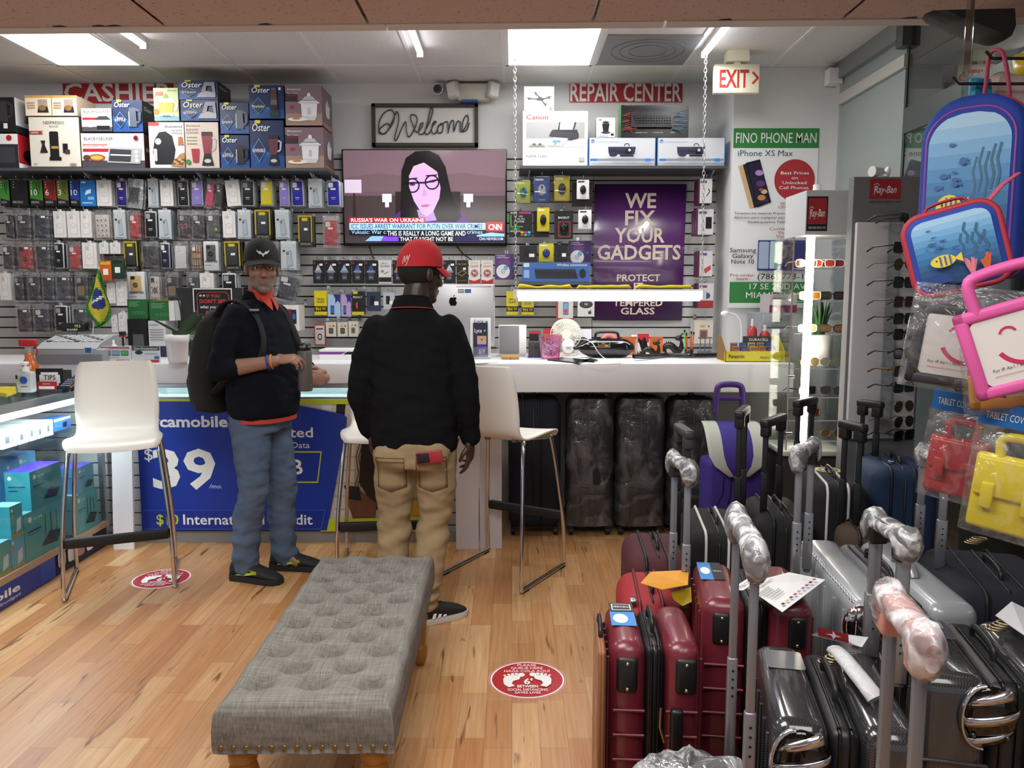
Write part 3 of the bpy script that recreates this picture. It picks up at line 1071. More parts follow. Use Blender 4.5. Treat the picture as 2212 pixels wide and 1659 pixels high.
# ---------------------------------------------------------------- bar stools
shell_m=M('f1eee6',0.35)
def make_stool(label):
 t=thing('bar_stool',label,'stool',group='white shell bar stools')
 # shell: profile from the front edge of the seat to the top of the back (local y: front negative)
 prof=[(-0.235,0.742),(-0.225,0.765),(-0.18,0.785),(-0.08,0.785),(0.03,0.775),(0.10,0.772),(0.145,0.785),(0.175,0.82),(0.19,0.88),(0.205,0.96),(0.22,1.05),(0.235,1.15)]
 wid=[0.20,0.215,0.225,0.225,0.215,0.205,0.20,0.20,0.205,0.205,0.20,0.19]
 pts=smooth([Vector((y,z,w_))for(y,z),w_ in zip(prof,wid)],4)
 rings_t,rings_b=[],[]
 n=len(pts)
 for i,p in enumerate(pts):
  tg=(pts[min(i+1,n-1)]-pts[max(i-1,0)])
  tg=Vector((tg.x,tg.y)).normalized()
  nn=Vector((tg.y,-tg.x))*0.011
  s_=i/(n-1)
  seat=max(0,1-s_*2.0)
  back=max(0,min(1,(s_-0.5)*3))
  e=1.0
  if s_>0.93:
   e=1-0.10*((s_-0.93)/0.07)**2
  top,bot=[],[]
  for k in range(13):
   u=(k/12-0.5)*2
   dz=-0.012*(1-u*u)*min(1,seat*3)+0.0
   dy=0.030*(1-u*u)*back-0.012*back
   x=u*p.z*e
   top.append(Vector((x,p.x+dy-nn.x*0,p.y+dz)))
   bot.append(Vector((x,p.x+dy+nn.x,p.y+dz+nn.y)))
  rings_t.append(top+bot[::-1])
 g=Geo()
 g.loft(rings_t,shell_m)
 g.obj('seat_shell',t)
 zf=0.735
 for s_ in(-1,1):
  fx,bx=s_*0.195,s_*0.195
  FX,BX=s_*0.25,s_*0.25
  g=Geo()
  g.tube(smooth([(fx*0.55,0.03,0.745),(fx*0.95,-0.12,0.742),(fx*1.06,-0.17,0.71),(FX*0.98,-0.225,0.3),(FX,-0.24,0.05),(FX,-0.245,0.012)],5),0.011,chrome,10)
  g.obj('leg',t)
  g=Geo()
  g.tube(smooth([(bx*0.55,0.0,0.745),(bx*0.95,0.10,0.745),(bx*1.06,0.15,0.715),(BX*0.98,0.225,0.3),(BX,0.245,0.04),(BX,0.235,0.012)],5),0.011,chrome,10)
  g.obj('leg',t)
  g=Geo()
  g.tube([(FX,-0.245,0.012),(FX,0.24,0.012)],0.011,chrome,10)
  for y in(-0.21,0.2):
   g.box((FX-0.012,y-0.02,0.0),(FX+0.012,y+0.02,0.008),BLACK)
  g.obj('floor_rail',t)
 g=Geo()
 g.tube([(-0.10,0.02,0.745),(0.10,0.02,0.745)],0.010,chrome,8)
 for s_ in(-1,1):
  g.box((s_*0.085-0.012,-0.01,0.73),(s_*0.085+0.012,0.04,0.757),M('8a8a8c',0.5))
 g.obj('cross_bar',t)
 g=Geo()
 g.rbox((-0.235,-0.25,0.265),(0.235,-0.222,0.315),0.006,BLACK)
 g.obj('footrest',t)
 return t
st=make_stool('white shell bar stool standing beside the glass showcase')
st.location=(-2.07,4.06,0)
st.rotation_euler=(0,0,math.atan2(0.38,0.92))
o=dup(st,(-0.046,4.185,0),PI-0.53,'white shell bar stool with its back turned beside the man in the red cap')
o=dup(st,(-0.70,4.30,0),0.10,'white shell bar stool mostly hidden behind the man in the red cap')
# ---------------------------------------------------------------- tufted bench
t=thing('tufted_bench','grey button-tufted bench on turned wooden legs standing on the floor','bench',(-0.546,2.525,0),0.012)
fab=bpy.data.materials.new('grey_linen')
fab.use_nodes=True
nt=fab.node_tree
N,L=nt.nodes,nt.links
b=N['Principled BSDF']
b.inputs['Roughness'].default_value=0.95
b.inputs['Specular IOR Level'].default_value=0.15
tc=N.new('ShaderNodeTexCoord')
cols=[]
for sc_ in((240,9,60),(9,240,60)):
 mp=N.new('ShaderNodeMapping')
 mp.inputs['Scale'].default_value=sc_
 L.new(tc.outputs['Object'],mp.inputs[0])
 nz=N.new('ShaderNodeTexNoise')
 nz.inputs['Scale'].default_value=1.0
 nz.inputs['Detail'].default_value=3
 L.new(mp.outputs[0],nz.inputs['Vector'])
 cols.append(nz)
ad=N.new('ShaderNodeMath')
ad.operation='ADD'
L.new(cols[0].outputs[0],ad.inputs[0])
L.new(cols[1].outputs[0],ad.inputs[1])
rp=N.new('ShaderNodeMapRange')
rp.inputs[1].default_value,rp.inputs[2].default_value=0.6,1.4
L.new(ad.outputs[0],rp.inputs[0])
mx=N.new('ShaderNodeMix')
mx.data_type='RGBA'
mx.inputs[6].default_value=(*lin('5c5953'),1)
mx.inputs[7].default_value=(*lin('8d8a84'),1)
L.new(rp.outputs[0],mx.inputs[0])
L.new(mx.outputs[2],b.inputs['Base Color'])
bp_=N.new('ShaderNodeBump')
bp_.inputs['Strength'].default_value=0.3
bp_.inputs['Distance'].default_value=0.002
L.new(ad.outputs[0],bp_.inputs['Height'])
L.new(bp_.outputs[0],b.inputs['Normal'])
BW,BL,BZ,BH=0.232,0.61,0.325,0.455
tufts=[]
for r in range(11):
 y=-BL+0.145+r*(2*BL-0.21)/10
 for x in((-0.155,0,0.155)if r%2==0 else(-0.078,0.078)):
  tufts.append((x,y))
def top_z(x,y):
 d=0.0
 for tx,ty in tufts:
  q=(x-tx)**2+(y-ty)**2
  if q<0.02:
   d+=-0.050*math.exp(-q/0.0009)-0.020*math.exp(-q/0.004)
 return BH+0.006+d
NX,NYY=72,180
vs,fs=[],[]
R=0.045
def prof(u,half):
 """u in -1..1 over the top and rounded edge -> offset, drop"""
 s_=abs(u)*(half-R+R*PI/2)
 if s_<=half-R:
  return math.copysign(s_,u),0.0
 a=(s_-(half-R))/R
 return math.copysign(half-R+R*math.sin(a),u),R*(1-math.cos(a))
for j in range(NYY+1):
 for i in range(NX+1):
  x,dx=prof(i/NX*2-1,BW)
  y,dy=prof(j/NYY*2-1,BL)
  d=max(dx,dy)
  vs.append((x,y,top_z(x,y)-d))
for j in range(NYY):
 for i in range(NX):
  a=j*(NX+1)+i
  fs.append((a,a+1,a+NX+2,a+NX+1))
rim=[i for i in range(NX+1)]+[j*(NX+1)+NX for j in range(1,NYY+1)]+[NYY*(NX+1)+i for i in range(NX-1,-1,-1)]+[j*(NX+1)for j in range(NYY-1,0,-1)]
prev=rim
for zz_,sc_ in((0.385,1.012),(0.34,1.012),(BZ,1.0)):
 cur=[]
 for i in rim:
  x,y,_=vs[i]
  cur.append(len(vs))
  vs.append((x*(1+(sc_-1)*1.0),y*(1+(sc_-1)*0.4),zz_+0.0015*math.sin(x*60+y*45)))
 for k in range(len(rim)):
  k2=(k+1)%len(rim)
  fs.append((prev[k2],prev[k],cur[k],cur[k2]))
 prev=cur
fs.append(tuple(prev))
g=Geo()
g.add(vs,fs,fab,True)
cu=g.obj('cushion',t)
for x,y in tufts:
 g=Geo()
 z=top_z(x,y)
 g.ell((x,y,z+0.002),(0.011,0.011,0.006),fab,10,6)
 g.obj('button',cu)
brass=M('8a6f3c',0.35,0.9)
for i in range(14):
 g=Geo()
 g.ell((-BW+0.02+i*(2*BW-0.04)/13,-BL-0.002,BZ+0.018),(0.0075,0.004,0.0075),brass,10,6)
 g.obj('nail_head',cu)
oak=M('9a6a2c',0.4,var=0.2,vscale=18)
for sx in(-1,1):
 for sy in(-1,1):
  g=Geo()
  g.lathe([(0.0,BZ+0.002),(0.038,BZ+0.002),(0.040,BZ-0.02),(0.037,BZ-0.045),(0.030,BZ-0.05),(0.036,BZ-0.06),(0.041,BZ-0.08),(0.039,BZ-0.10),(0.03,BZ-0.108),(0.034,BZ-0.118),
    (0.031,BZ-0.14),(0.024,0.085),(0.029,0.08),(0.032,0.07),(0.030,0.062),(0.032,0.056),(0.030,0.05),(0.031,0.044),(0.026,0.02),(0.017,0.0),(0,0)],oak,20,(sx*0.175,sy*(BL-0.055),0))
  g.obj('leg',t)
# ---------------------------------------------------------------- floor decals
def decal(cx,cy,label,rz=0.0):
 g=Geo()
 g.T=Matrix.Translation((cx,cy,0.0004))@Matrix.Rotation(rz,4,'Z')
 f=Face(g,(-0.153,-0.153,0),(1,0,0),(0,1,0),0.306,0.306)
 f.eps=0.00025
 rd=M('b5262e',0.3)
 f.circ(0.5,0.5,0.153,M('d8a0a0',0.3),48)
 f.circ(0.5,0.5,0.149,rd,48)
 f.circ(0.5,0.5,0.146,WHITE,48)
 f.circ(0.5,0.5,0.139,rd,48)
 for i,(s_,wd_)in enumerate((('PLEASE',0.25),('QUEUE HERE',0.42),('HAGA COLA AQUÍ',0.60))):
  f.text(s_,0.5,0.86-0.085*i,0.06,WHITE,wd=0.306*wd_,al='c',bold=0.01)
 for s_ in(-1,1):
  f.ell(0.5+s_*0.075,0.615,0.046,0.052,WHITE)
  for i in range(4):
   f.ell(0.5+s_*(0.14+0.05*i),0.635-0.005*i*i,0.024-0.002*i,0.03-0.003*i,WHITE)
  f.poly([(0.5+s_*a,b)for a,b in(((0.085,0.56),(0.1,0.49),(0.18,0.44),(0.2,0.38),(0.16,0.31),(0.24,0.28),(0.3,0.36),(0.31,0.48),(0.29,0.56),(0.2,0.6),(0.12,0.59)))[::s_]],WHITE)
 f.text("6'",0.51,0.35,0.15,WHITE,wd=0.306*0.11,al='c',bold=0.06)
 f.text('BETWEEN',0.5,0.26,0.065,WHITE,wd=0.306*0.26,al='c',bold=0.05)
 f.text('SOCIAL DISTANCING',0.5,0.175,0.06,WHITE,wd=0.306*0.5,al='c',bold=0.02)
 f.text('SAVES LIVES',0.5,0.105,0.05,WHITE,wd=0.306*0.32,al='c',bold=0.02)
 tag(g.obj('floor_sticker'),label,'sticker','red queue stickers on the floor')
p=PZ(1139,1468)
decal(p.x,p.y,'round red footprint sticker on the open floor beside the suitcases')
p=PZ(349,1250)
decal(p.x,p.y,'round red footprint sticker on the floor under the stool by the showcase',0.12)
# ---------------------------------------------------------------- boxed goods on the wall shelves
def carton(name,label,cat,px,Yf,depth,side,draw,group=None,z0=None,topmat=None):
 x0,y0,x1,y1=px
 a,c=PY(x0,y1,Yf),PY(x1,y0,Yf)
 a.x,c.x=PY(x0+.4,(y0+y1)/2,Yf).x,PY(x1-.4,(y0+y1)/2,Yf).x
 if z0 is not None:
  c.z+=z0-a.z
  a.z=z0
 cx=(a.x+c.x)/2
 hw,h=(c.x-a.x)/2,c.z-a.z
 g=Geo()
 g.box((-hw,0,0),(hw,depth,h),side)
 f=Face(g,(-hw,0,0),(1,0,0),(0,0,1),2*hw,h)
 f.sidef=Face(g,(hw,0,0),(0,1,0),(0,0,1),depth,h)
 f.sidel=Face(g,(-hw,depth,0),(0,-1,0),(0,0,1),depth,h)
 if topmat:
  Face(g,(-hw,0,h),(1,0,0),(0,1,0),2*hw,depth).rect(0,0,1,1,topmat)
 draw(f)
 o=g.obj(name,None,(cx,Yf,a.z))
 return tag(o,label,cat,group)
I=lambda h:M(h,0.35)
navy,navy2,dark,lgrey,red_,ppl=I('122a5c'),I('1d4a94'),I('17171b'),I('c9c9cc'),I('b5252e'),I('54356e')
def p_kettle(f,u,v,w_,h,m):
 f.poly([(u,v),(u+w_*0.72,v),(u+w_*0.66,v+h),(u+w_*0.1,v+h)],m)
 f.line([(u+w_*0.68,v+h*0.92),(u+w_,v+h*0.8),(u+w_*0.95,v+h*0.3),(u+w_*0.72,v+h*0.2)],0.016,m)
 f.rect(u+0.02,v+h*0.05,u+w_*0.12,v+h*0.8,lgrey)
def p_cooker(f,u,v,w_,h):
 f.ell(u+w_/2,v+h*0.82,w_*0.1,h*0.1,WHITE)
 f.poly([(u+w_*.12,v+h*.68),(u+w_*.3,v+h*.8),(u+w_*.7,v+h*.8),(u+w_*.88,v+h*.68)],I('c8c8d2'))
 f.poly([(u+w_*.1,v+h*.12),(u+w_*.9,v+h*.12),(u+w_*.96,v+h*.66),(u+w_*.04,v+h*.66)],I('ececf2'))
 f.poly([(u+w_*.2,v),(u+w_*.8,v),(u+w_*.9,v+h*.14),(u+w_*.1,v+h*.14)],I('d8d8e0'))
 f.rect(u+w_*.42,v+h*.2,u+w_*.58,v+h*.42,lgrey)
 f.rect(u-w_*.06,v+h*.56,u+w_*1.06,v+h*.62,I('dcdce4'))
def p_blender(f,u,v,w_,h,jar,base):
 f.poly([(u+w_*.05,v),(u+w_*.95,v),(u+w_*.75,v+h*.36),(u+w_*.25,v+h*.36)],base)
 f.poly([(u+w_*.22,v+h*.36),(u+w_*.78,v+h*.36),(u+w_*.9,v+h*.88),(u+w_*.1,v+h*.88)],jar)
 f.rect(u+w_*.1,v+h*.88,u+w_*.9,v+h,dark)
 f.line([(u+w_*.88,v+h*.82),(u+w_*1.12,v+h*.78),(u+w_*1.05,v+h*.5),(u+w_*.82,v+h*.45)],0.012,lgrey)
 f.ell(u+w_/2,v+h*.14,w_*.26,h*.06,lgrey)
def p_iron(f,u,v,w_,h):
 f.poly([(u,v),(u+w_,v),(u+w_,v+h*.3),(u+w_*.55,v+h*.42),(u+w_*.2,v+h*.3)],I('a9adb4'))
 f.poly([(u+w_*.25,v+h*.35),(u+w_*.45,v+h),(u+w_*.95,v+h),(u+w_,v+h*.3),(u+w_*.88,v+h*.3),(u+w_*.8,v+h*.75),(u+w_*.55,v+h*.75),(u+w_*.5,v+h*.4)],I('8d939c'))
def diamond(f,u,v,w_,h,m,s1,s2=None):
 f.poly([(u,v+h/2),(u+w_/2,v),(u+w_,v+h/2),(u+w_/2,v+h)],I('7fb0d8'))
 f.poly([(u+.015,v+h/2),(u+w_/2,v+.02),(u+w_-.015,v+h/2),(u+w_/2,v+h-.02)],m)
 f.text(s1,u+w_/2,v+h*.42,.07,WHITE,wd=w_*f.w*.84,al='c',bold=.02)
 if s2:
  f.text(s2,u+w_/2,v+h*.58,.05,WHITE,wd=w_*f.w*.5,al='c')
YF=5.62
ZSH=PY(1106,363,YF).z
def oster(s1,s2,prod,big=.2):
 def d(f):
  f.rect(0,0,1,1,navy)
  f.poly([(0,0),(1,0),(1,.25),(0,.5)],navy2)
  for i in range(14):
   f.line([(.5,.35),(i/13,0)],.002,I('3f78c4'))
  f.rect(.17,.93,.33,1,I('d9d82e'))
  f.text('Oster',.07,.97-big,big*.8,WHITE,wd=.52*f.w,bold=.02,it=.2)
  diamond(f,.06,.12,.42,.5,navy,s1,s2)
  prod(f)
  f.sidef.rect(0,0,1,1,I('10182c'))
  f.sidef.text('Oster',.12,.7,.13,WHITE,wd=.55*f.sidef.w,it=.2)
 return d
def d_cooker(f):
 f.rect(0,0,1,1,I('86707a'))
 f.rect(0,0,1,.3,I('a98d7c'))
 f.rect(0,.6,.34,.82,I('3a2c34'))
 f.text('Brentwood',.06,.88,.06,WHITE,wd=.36*f.w,it=.2)
 f.text('Rice Cooker',.06,.79,.05,WHITE,wd=.3*f.w)
 f.rect(.06,.74,.38,.755,red_)
 f.poly([(.12,.5),(.24,.5),(.22,.42),(.14,.42)],red_)
 p_cooker(f,.4,.12,.5,.76)
 f.ell(.32,.15,.26,.05,WHITE)
 f.ell(.3,.17,.12,.03,I('c98a5a'))
 f.sidef.rect(0,0,1,1,I('6e5a60'))
 p_cooker(f.sidef,.3,.3,.45,.5)
 f.sidef.rect(0,0,1,.1,I('a07a58'))
def d_nespresso(f):
 f.rect(0,0,1,1,I('d9d4c8'))
 f.rect(0,0,1,.03,I('4a4a38'))
 f.text('NESPRESSO',.5,.86,.06,dark,wd=.42*f.w,al='c')
 f.text('VERTUO NEXT',.5,.8,.03,dark,wd=.2*f.w,al='c')
 f.poly([(0,.66),(.28,.66),(.25,.695),(.28,.73),(0,.73)],I('9c3430'))
 f.text('LIMITED',.04,.68,.03,WHITE,wd=.15*f.w)
 f.rrect(.4,.2,.58,.72,.01,dark)
 f.rect(.43,.38,.57,.43,I('b08a3a'))
 f.rect(.38,.15,.62,.22,dark)
 f.poly([(.2,.3),(.36,.3),(.3,.46),(.32,.54),(.22,.54),(.25,.46)],I('26221e'))
 f.rect(.66,.3,.76,.48,dark)
 f.rect(.7,.28,.8,.36,I('4a3520'))
 f.ell(.85,.07,.07,.025,I('8a8a84'))
 f.text('$10',.07,.06,.03,dark)
def d_bdcook(f):
 f.rect(0,0,1,1,WHITE)
 f.rect(0,0,1,.2,I('4a4a50'))
 f.text('BLACK+DECKER',.5,.8,.12,dark,wd=.84*f.w,al='c',bold=.02)
 f.rect(.03,.5,.52,.6,red_)
 f.ell(.28,.34,.24,.16,lgrey)
 f.poly([(.5,.1),(.92,.1),(.96,.5),(.46,.5)],I('ebebeb'))
 f.poly([(.5,.1),(.92,.1),(.93,.25),(.49,.25)],dark)
 f.poly([(.44,.5),(.98,.5),(.85,.66),(.58,.66)],I('3a3a3e'))
 f.sidef.rect(0,0,1,1,I('3c3c40'))
def d_bdoven(f):
 f.rect(0,0,1,1,WHITE)
 f.rect(0,0,1,.22,I('4a4650'))
 f.text('BLACK+DECKER',.05,.8,.09,dark,wd=.46*f.w,bold=.02)
 f.rect(.02,.66,.42,.68,red_)
 f.rect(.02,.47,.44,.56,red_)
 f.text('Cooks Naturally',.03,.6,.05,red_,wd=.36*f.w)
 f.ell(.24,.3,.14,.1,I('a5543a'))
 f.ell(.24,.3,.1,.06,I('d9b04a'))
 f.ell(.08,.3,.06,.08,I('5a3a30'))
 f.poly([(.4,.16),(.93,.12),(.97,.56),(.44,.6)],I('aeb0b4'))
 f.poly([(.43,.2),(.78,.17),(.8,.52),(.46,.55)],I('3a3c40'))
 f.poly([(.46,.36),(.78,.34),(.79,.38),(.46,.4)],I('d8d8dc'))
 for v in(.22,.34,.46):
  f.circ(.88,v,.013,I('e8e8ea'))
 f.circ(.88,.86,.018,red_)
 f.circ(.88,.86,.011,dark)
 f.sidef.rect(0,0,1,1,I('4a2a2c'))
 f.sidef.text('BLACK+DECKER',.1,.5,.1,WHITE,wd=.8*f.sidef.w)
def d_chop(f):
 f.rect(0,0,1,1,I('e8d8c4'))
 f.rect(0,.88,1,1,I('c99a52'))
 f.poly([(.46,.15),(.9,.15),(.86,.45),(.5,.45)],I('2a2a32'))
 f.rect(.5,.45,.86,.8,I('a8968a'))
 f.ell(.66,.38,.14,.14,I('8f6a3a'))
 for i in range(3):
  f.rect(.07,.6-.12*i,.38,.66-.12*i,I('b89878'))
 f.sidef.rect(0,0,1,1,I('d2bda2'))
def d_juicer(f):
 f.rect(0,0,1,1,I('cfe0a8'))
 f.rect(0,0,1,.14,I('8ab4d0'))
 f.rect(.08,.76,.4,.88,I('d07a6a'))
 f.text('Brentwood',.94,.9,.05,I('2f7a3a'),wd=.36*f.w,al='r',it=.2)
 f.circ(.1,.28,.02,I('d98a2c'))
 f.poly([(.25,.22),(.75,.22),(.82,.56),(.18,.56)],I('e6c050'))
 f.poly([(.15,.56),(.85,.56),(.75,.7),(.25,.7)],WHITE)
 f.poly([(.38,.68),(.62,.68),(.5,.84)],I('8cb840'))
 f.rect(.22,.14,.78,.24,WHITE)
 f.line([(.84,.56),(.98,.5),(.9,.3),(.8,.3)],.01,WHITE)
 f.rect(.35,.13,.65,.17,I('5a9a3a'))
def d_fryer(f):
 f.rect(0,0,1,1,I('e6dfe2'))
 f.rect(0,.92,.3,1,I('c04a52'))
 f.text('Brentwood',.95,.88,.055,dark,wd=.48*f.w,al='r',it=.2)
 f.text('AIR FRYER',.95,.8,.035,I('6a6a72'),wd=.3*f.w,al='r')
 f.text('FRITEUSE',.95,.74,.035,I('6a6a72'),wd=.28*f.w,al='r')
 f.poly([(.15,.08),(.66,.08),(.74,.4),(.66,.7),(.48,.8),(.3,.78),(.16,.62),(.1,.35)],I('1c1d24'))
 f.circ(.26,.58,.022,lgrey)
 f.rrect(.12,.15,.22,.42,.006,lgrey)
 f.poly([(.82,.5),(.98,.5),(.95,.68),(.84,.68)],I('b5754a'))
 f.poly([(.6,.04),(1,.02),(1,.34),(.86,.3)],I('b48a5c'))
 for i in range(9):
  f.ell(.68+.035*i,.1+.04*(i%3),.05,.025,I('d0a870' if i%2 else '7a5230'))
def d_blend(f):
 f.rect(0,0,1,1,I('d8c8bc'))
 f.text('Brentwood',.05,.9,.05,dark,wd=.4*f.w,it=.2)
 f.text('BLENDER',.05,.81,.05,I('6a5a54'),wd=.36*f.w)
 f.text('LICUADORA',.05,.75,.04,I('6a5a54'),wd=.36*f.w)
 for i in range(3):
  f.rect(.05,.66-.07*i,.36,.68-.07*i,I('7a9a6a'))
 p_blender(f,.46,.05,.4,.74,I('8a3040'),I('1a1a1e'))
 f.poly([(.22,.12),(.38,.12),(.42,.42),(.18,.42)],I('a83040'))
 f.circ(.08,.13,.018,I('3f8a4a'))
 f.sidef.rect(0,0,1,1,I('8a7a70'))
def d_blackkettle(f):
 f.rect(0,0,1,1,I('1c1c20'))
 p_kettle(f,.3,.3,.6,.6,I('3a3b40'))
 f.rect(.55,.1,.7,.25,WHITE)
 f.sidef.rect(0,0,1,1,I('d8d8d8'))
 f.sidef.rect(0,0,1,.2,I('26262a'))
 p_kettle(f.sidef,.3,.35,.5,.5,dark)
def d_toaster(f):
 f.rect(0,0,1,1,WHITE)
 f.rect(0,0,1,.7,I('2a2a30'))
 f.poly([(.2,.15),(.9,.15),(.9,.62),(.2,.62)],I('3e4048'))
 f.circ(.75,.88,.02,red_)
 f.sidef.rect(0,0,1,1,red_)
 f.sidef.ell(.4,.4,.25,.2,dark)
 f.sidef.rect(0,0,1,.15,WHITE)
def perc(f):
 f.rect(.62,.2,.82,.4,dark)
 f.rect(.6,.05,.86,.22,I('1a3a2a'))
 f.poly([(.62,.4),(.82,.4),(.78,.9),(.66,.9)],I('6a6a74'))
 f.rect(.64,.55,.8,.85,I('5a3a3a'))
 f.text('PERSONAL',.27,.3,.07,I('9ac43a'),wd=.3*f.w,al='c',bold=.03)
 f.rect(.86,.84,.93,.92,WHITE)
shelf_boxes=[
 ('kettle_box','black and white electric kettle carton on the end of the appliance shelf','box',(-26,210,33,285),.33,I('1c1c20'),d_blackkettle,'T'),
 ('oven_box','white and red toaster oven carton under the black kettle carton','box',(-34,287,40,361),.36,WHITE,d_toaster,None),
 ('chopper_box','small beige food chopper carton next to the black kettle carton','box',(54,206,111,250),.25,I('d2bda2'),d_chop,'T'),
 ('chopper_box','small beige food chopper carton beneath the CASHIER sign lettering','box',(112,206,166,250),.25,I('d2bda2'),d_chop,'T'),
 ('coffee_maker_box','cream coffee machine carton below the two beige chopper cartons','box',(64,251,173,361),.3,I('5a5848'),d_nespresso,None),
 ('rice_cooker_box','small white rice cooker carton with black lettering on the toaster oven carton','box',(176,234,242,284),.26,I('3c3c40'),d_bdcook,'T'),
 ('oven_box','wide white toaster oven carton with pizza picture under the small cooker carton','box',(176,286,312,361),.3,I('4a2a2c'),d_bdoven,None),
 ('kettle_box','glossy blue kettle carton standing on the wide toaster oven carton','box',(243,216,308,285),.22,I('10182c'),oster('KETTLE','Electric',lambda f:p_kettle(f,.54,.15,.4,.6,I('55616e'))),'T'),
 ('air_fryer_box','white air fryer carton with fries next to the blender carton','box',(322,262,399,361),.28,I('c8c0c4'),d_fryer,None),
 ('juicer_box','green juicer carton on top of the white air fryer carton','box',(332,190,386,261),.25,I('a8c080'),d_juicer,'T'),
 ('blender_box','beige blender carton with a red smoothie glass','box',(400,262,473,361),.28,I('8a7a70'),d_blend,None),
 ('iron_box','upper of the two blue steam iron cartons','box',(386,174,470,215),.26,I('10182c'),oster('STEAM',None,lambda f:p_iron(f,.46,.1,.5,.8),.34),'T'),
 ('iron_box','lower of the two blue steam iron cartons standing on the blender carton','box',(390,216,472,261),.26,I('10182c'),oster('SOFT','HANDLE',lambda f:p_iron(f,.46,.1,.5,.8),.34),'M'),
 ('kettle_box','upper blue kettle carton of the pair beside the steam irons','box',(475,222,538,289),.3,I('10182c'),oster('SMART',None,lambda f:p_kettle(f,.54,.15,.4,.6,I('55616e'))),'T'),
 ('kettle_box','lower blue carton with a black kettle of the pair beside the blender carton','box',(476,290,539,361),.3,I('10182c'),oster('KETTLE','Electric',lambda f:p_kettle(f,.54,.12,.4,.55,dark)),None),
 ('blender_box','blue personal blender carton on the large reversible blender carton','box',(538,184,614,256),.24,I('0c1a3c'),oster('Mezclador',None,perc),'T'),
 ('blender_box','large blue blender carton next to the rice cooker cartons','box',(540,258,614,361),.24,I('0c1a3c'),oster('REVERSIBLE',None,lambda f:p_blender(f,.52,.06,.36,.62,I('6a3040'),I('1a1a1e'))),None),
 ('rice_cooker_box','upper brown rice cooker carton at the television end of the shelf','box',(616,185,696,271),.3,I('6e5a60'),d_cooker,'T'),
 ('rice_cooker_box','lower brown rice cooker carton at the television end of the shelf','box',(616,273,700,361),.3,I('6e5a60'),d_cooker,None),
]
for nm,lab,cat,px,dep,side,dr,lvl in shelf_boxes:
 dep=min(dep,0.33)
 if lvl is None:
  carton(nm,lab,cat,px,YF,dep,side,dr,z0=ZSH)
 else:
  carton(nm,lab,cat,px,YF,dep,side,dr)
def wall_shelf(px0,px1,py,Yf,label,depth):
 a,c=PY(px0,py,Yf),PY(px1,py,Yf)
 t=thing('wall_shelf',label,'shelf',((a.x+c.x)/2,Yf,a.z),group=None)
 hw=(c.x-a.x)/2
 g=Geo()
 g.box((-hw,-0.01,-0.02),(hw,depth,-0.0005),M('4a4b50',0.5))
 g.obj('board',t)
 n=max(2,int(hw/0.4)+1)
 for i in range(n):
  x=-hw*0.9+1.8*hw*i/(n-1)
  g=Geo()
  g.add([(x-.004,depth,-.02),(x-.004,depth,-.16),(x-.004,.06,-.02),(x+.004,depth,-.02),(x+.004,depth,-.16),(x+.004,.06,-.02)],[(0,1,2),(3,5,4),(0,3,4,1),(1,4,5,2),(2,5,3,0)],M('b8bcc4',0.4))
  g.obj('bracket',t)
wall_shelf(-120,706,363,YF,'dark wall shelf carrying the boxed kitchen appliances',YW-YF)
# right hand shelf
def d_canon(f):
 f.rect(0,0,1,1,I('eeeeee'))
 f.text('Canon',.05,.85,.085,I('c0282e'),wd=.34*f.w,bold=.04)
 f.rect(.05,.34,.95,.8,I('9fa0a2'))
 f.rect(.05,.34,.95,.5,I('c6c7c8'))
 f.poly([(.4,.54),(.46,.66),(.84,.66),(.86,.5),(.74,.46)],I('2a2b30'))
 f.poly([(.4,.54),(.74,.46),(.86,.5),(.86,.6),(.44,.64)],I('36373c'))
 f.poly([(.56,.66),(.58,.8),(.78,.8),(.76,.66)],WHITE)
 f.poly([(.54,.66),(.56,.8),(.575,.8),(.565,.66)],dark)
 f.poly([(.77,.66),(.8,.8),(.82,.8),(.79,.66)],dark)
 f.poly([(.37,.37),(.6,.36),(.7,.5),(.48,.52)],WHITE)
 f.rect(.46,.42,.58,.47,I('6a9ad0'))
 f.circ(.5,.4,.008,I('d08a3a'))
 for i in range(5):
  f.ell(.13+.045*i,.37+.02*(i%2),.03,.02,I('6a6a6e' if i%2 else 'a8a49c'))
 f.text('Your Simple Printing Solution',.05,.28,.018,dark,wd=.42*f.w)
 f.text('Su Solución de Impresión más Simple',.05,.245,.018,dark,wd=.52*f.w)
 f.text('PIXMA TS202',.05,.15,.045,dark,wd=.32*f.w)
 f.rect(.86,.08,.95,.15,I('b8b8b8'))
def d_drone(f):
 f.rect(0,0,1,1,I('ececec'))
 f.poly([(.38,.45),(.6,.4),(.7,.5),(.5,.6)],dark)
 for(x,y),(x1,y1)in(((.42,.5),(.15,.5)),((.65,.5),(.85,.55)),((.5,.58),(.38,.72)),((.6,.42),(.72,.25))):
  f.line([(x,y),(x1,y1)],.008,dark)
  f.ell(x1,y1+.04,.1,.02,I('4a4a4e'))
  f.rect(x1-.02,y1-.06,x1+.02,y1+.05,dark)
 f.text('DRONE',.5,.08,.07,dark,wd=.26*f.w,al='c')
 f.rect(.84,.04,.94,.16,I('5a9a4a'))
 f.text('14+',.82,.88,.06,dark)
def d_mouse(f):
 f.rect(0,0,1,1,I('dcdcdc'))
 f.text('100',.1,.84,.09,dark,bold=.04)
 f.poly([(.36,.3),(.64,.3),(.7,.7),(.3,.7)],dark)
 f.ell(.5,.76,.18,.05,dark)
 f.ell(.5,.25,.24,.06,I('3a3a3e'))
 f.rect(.1,.06,.6,.14,lgrey)
 f.rect(.78,.1,.92,.2,dark)
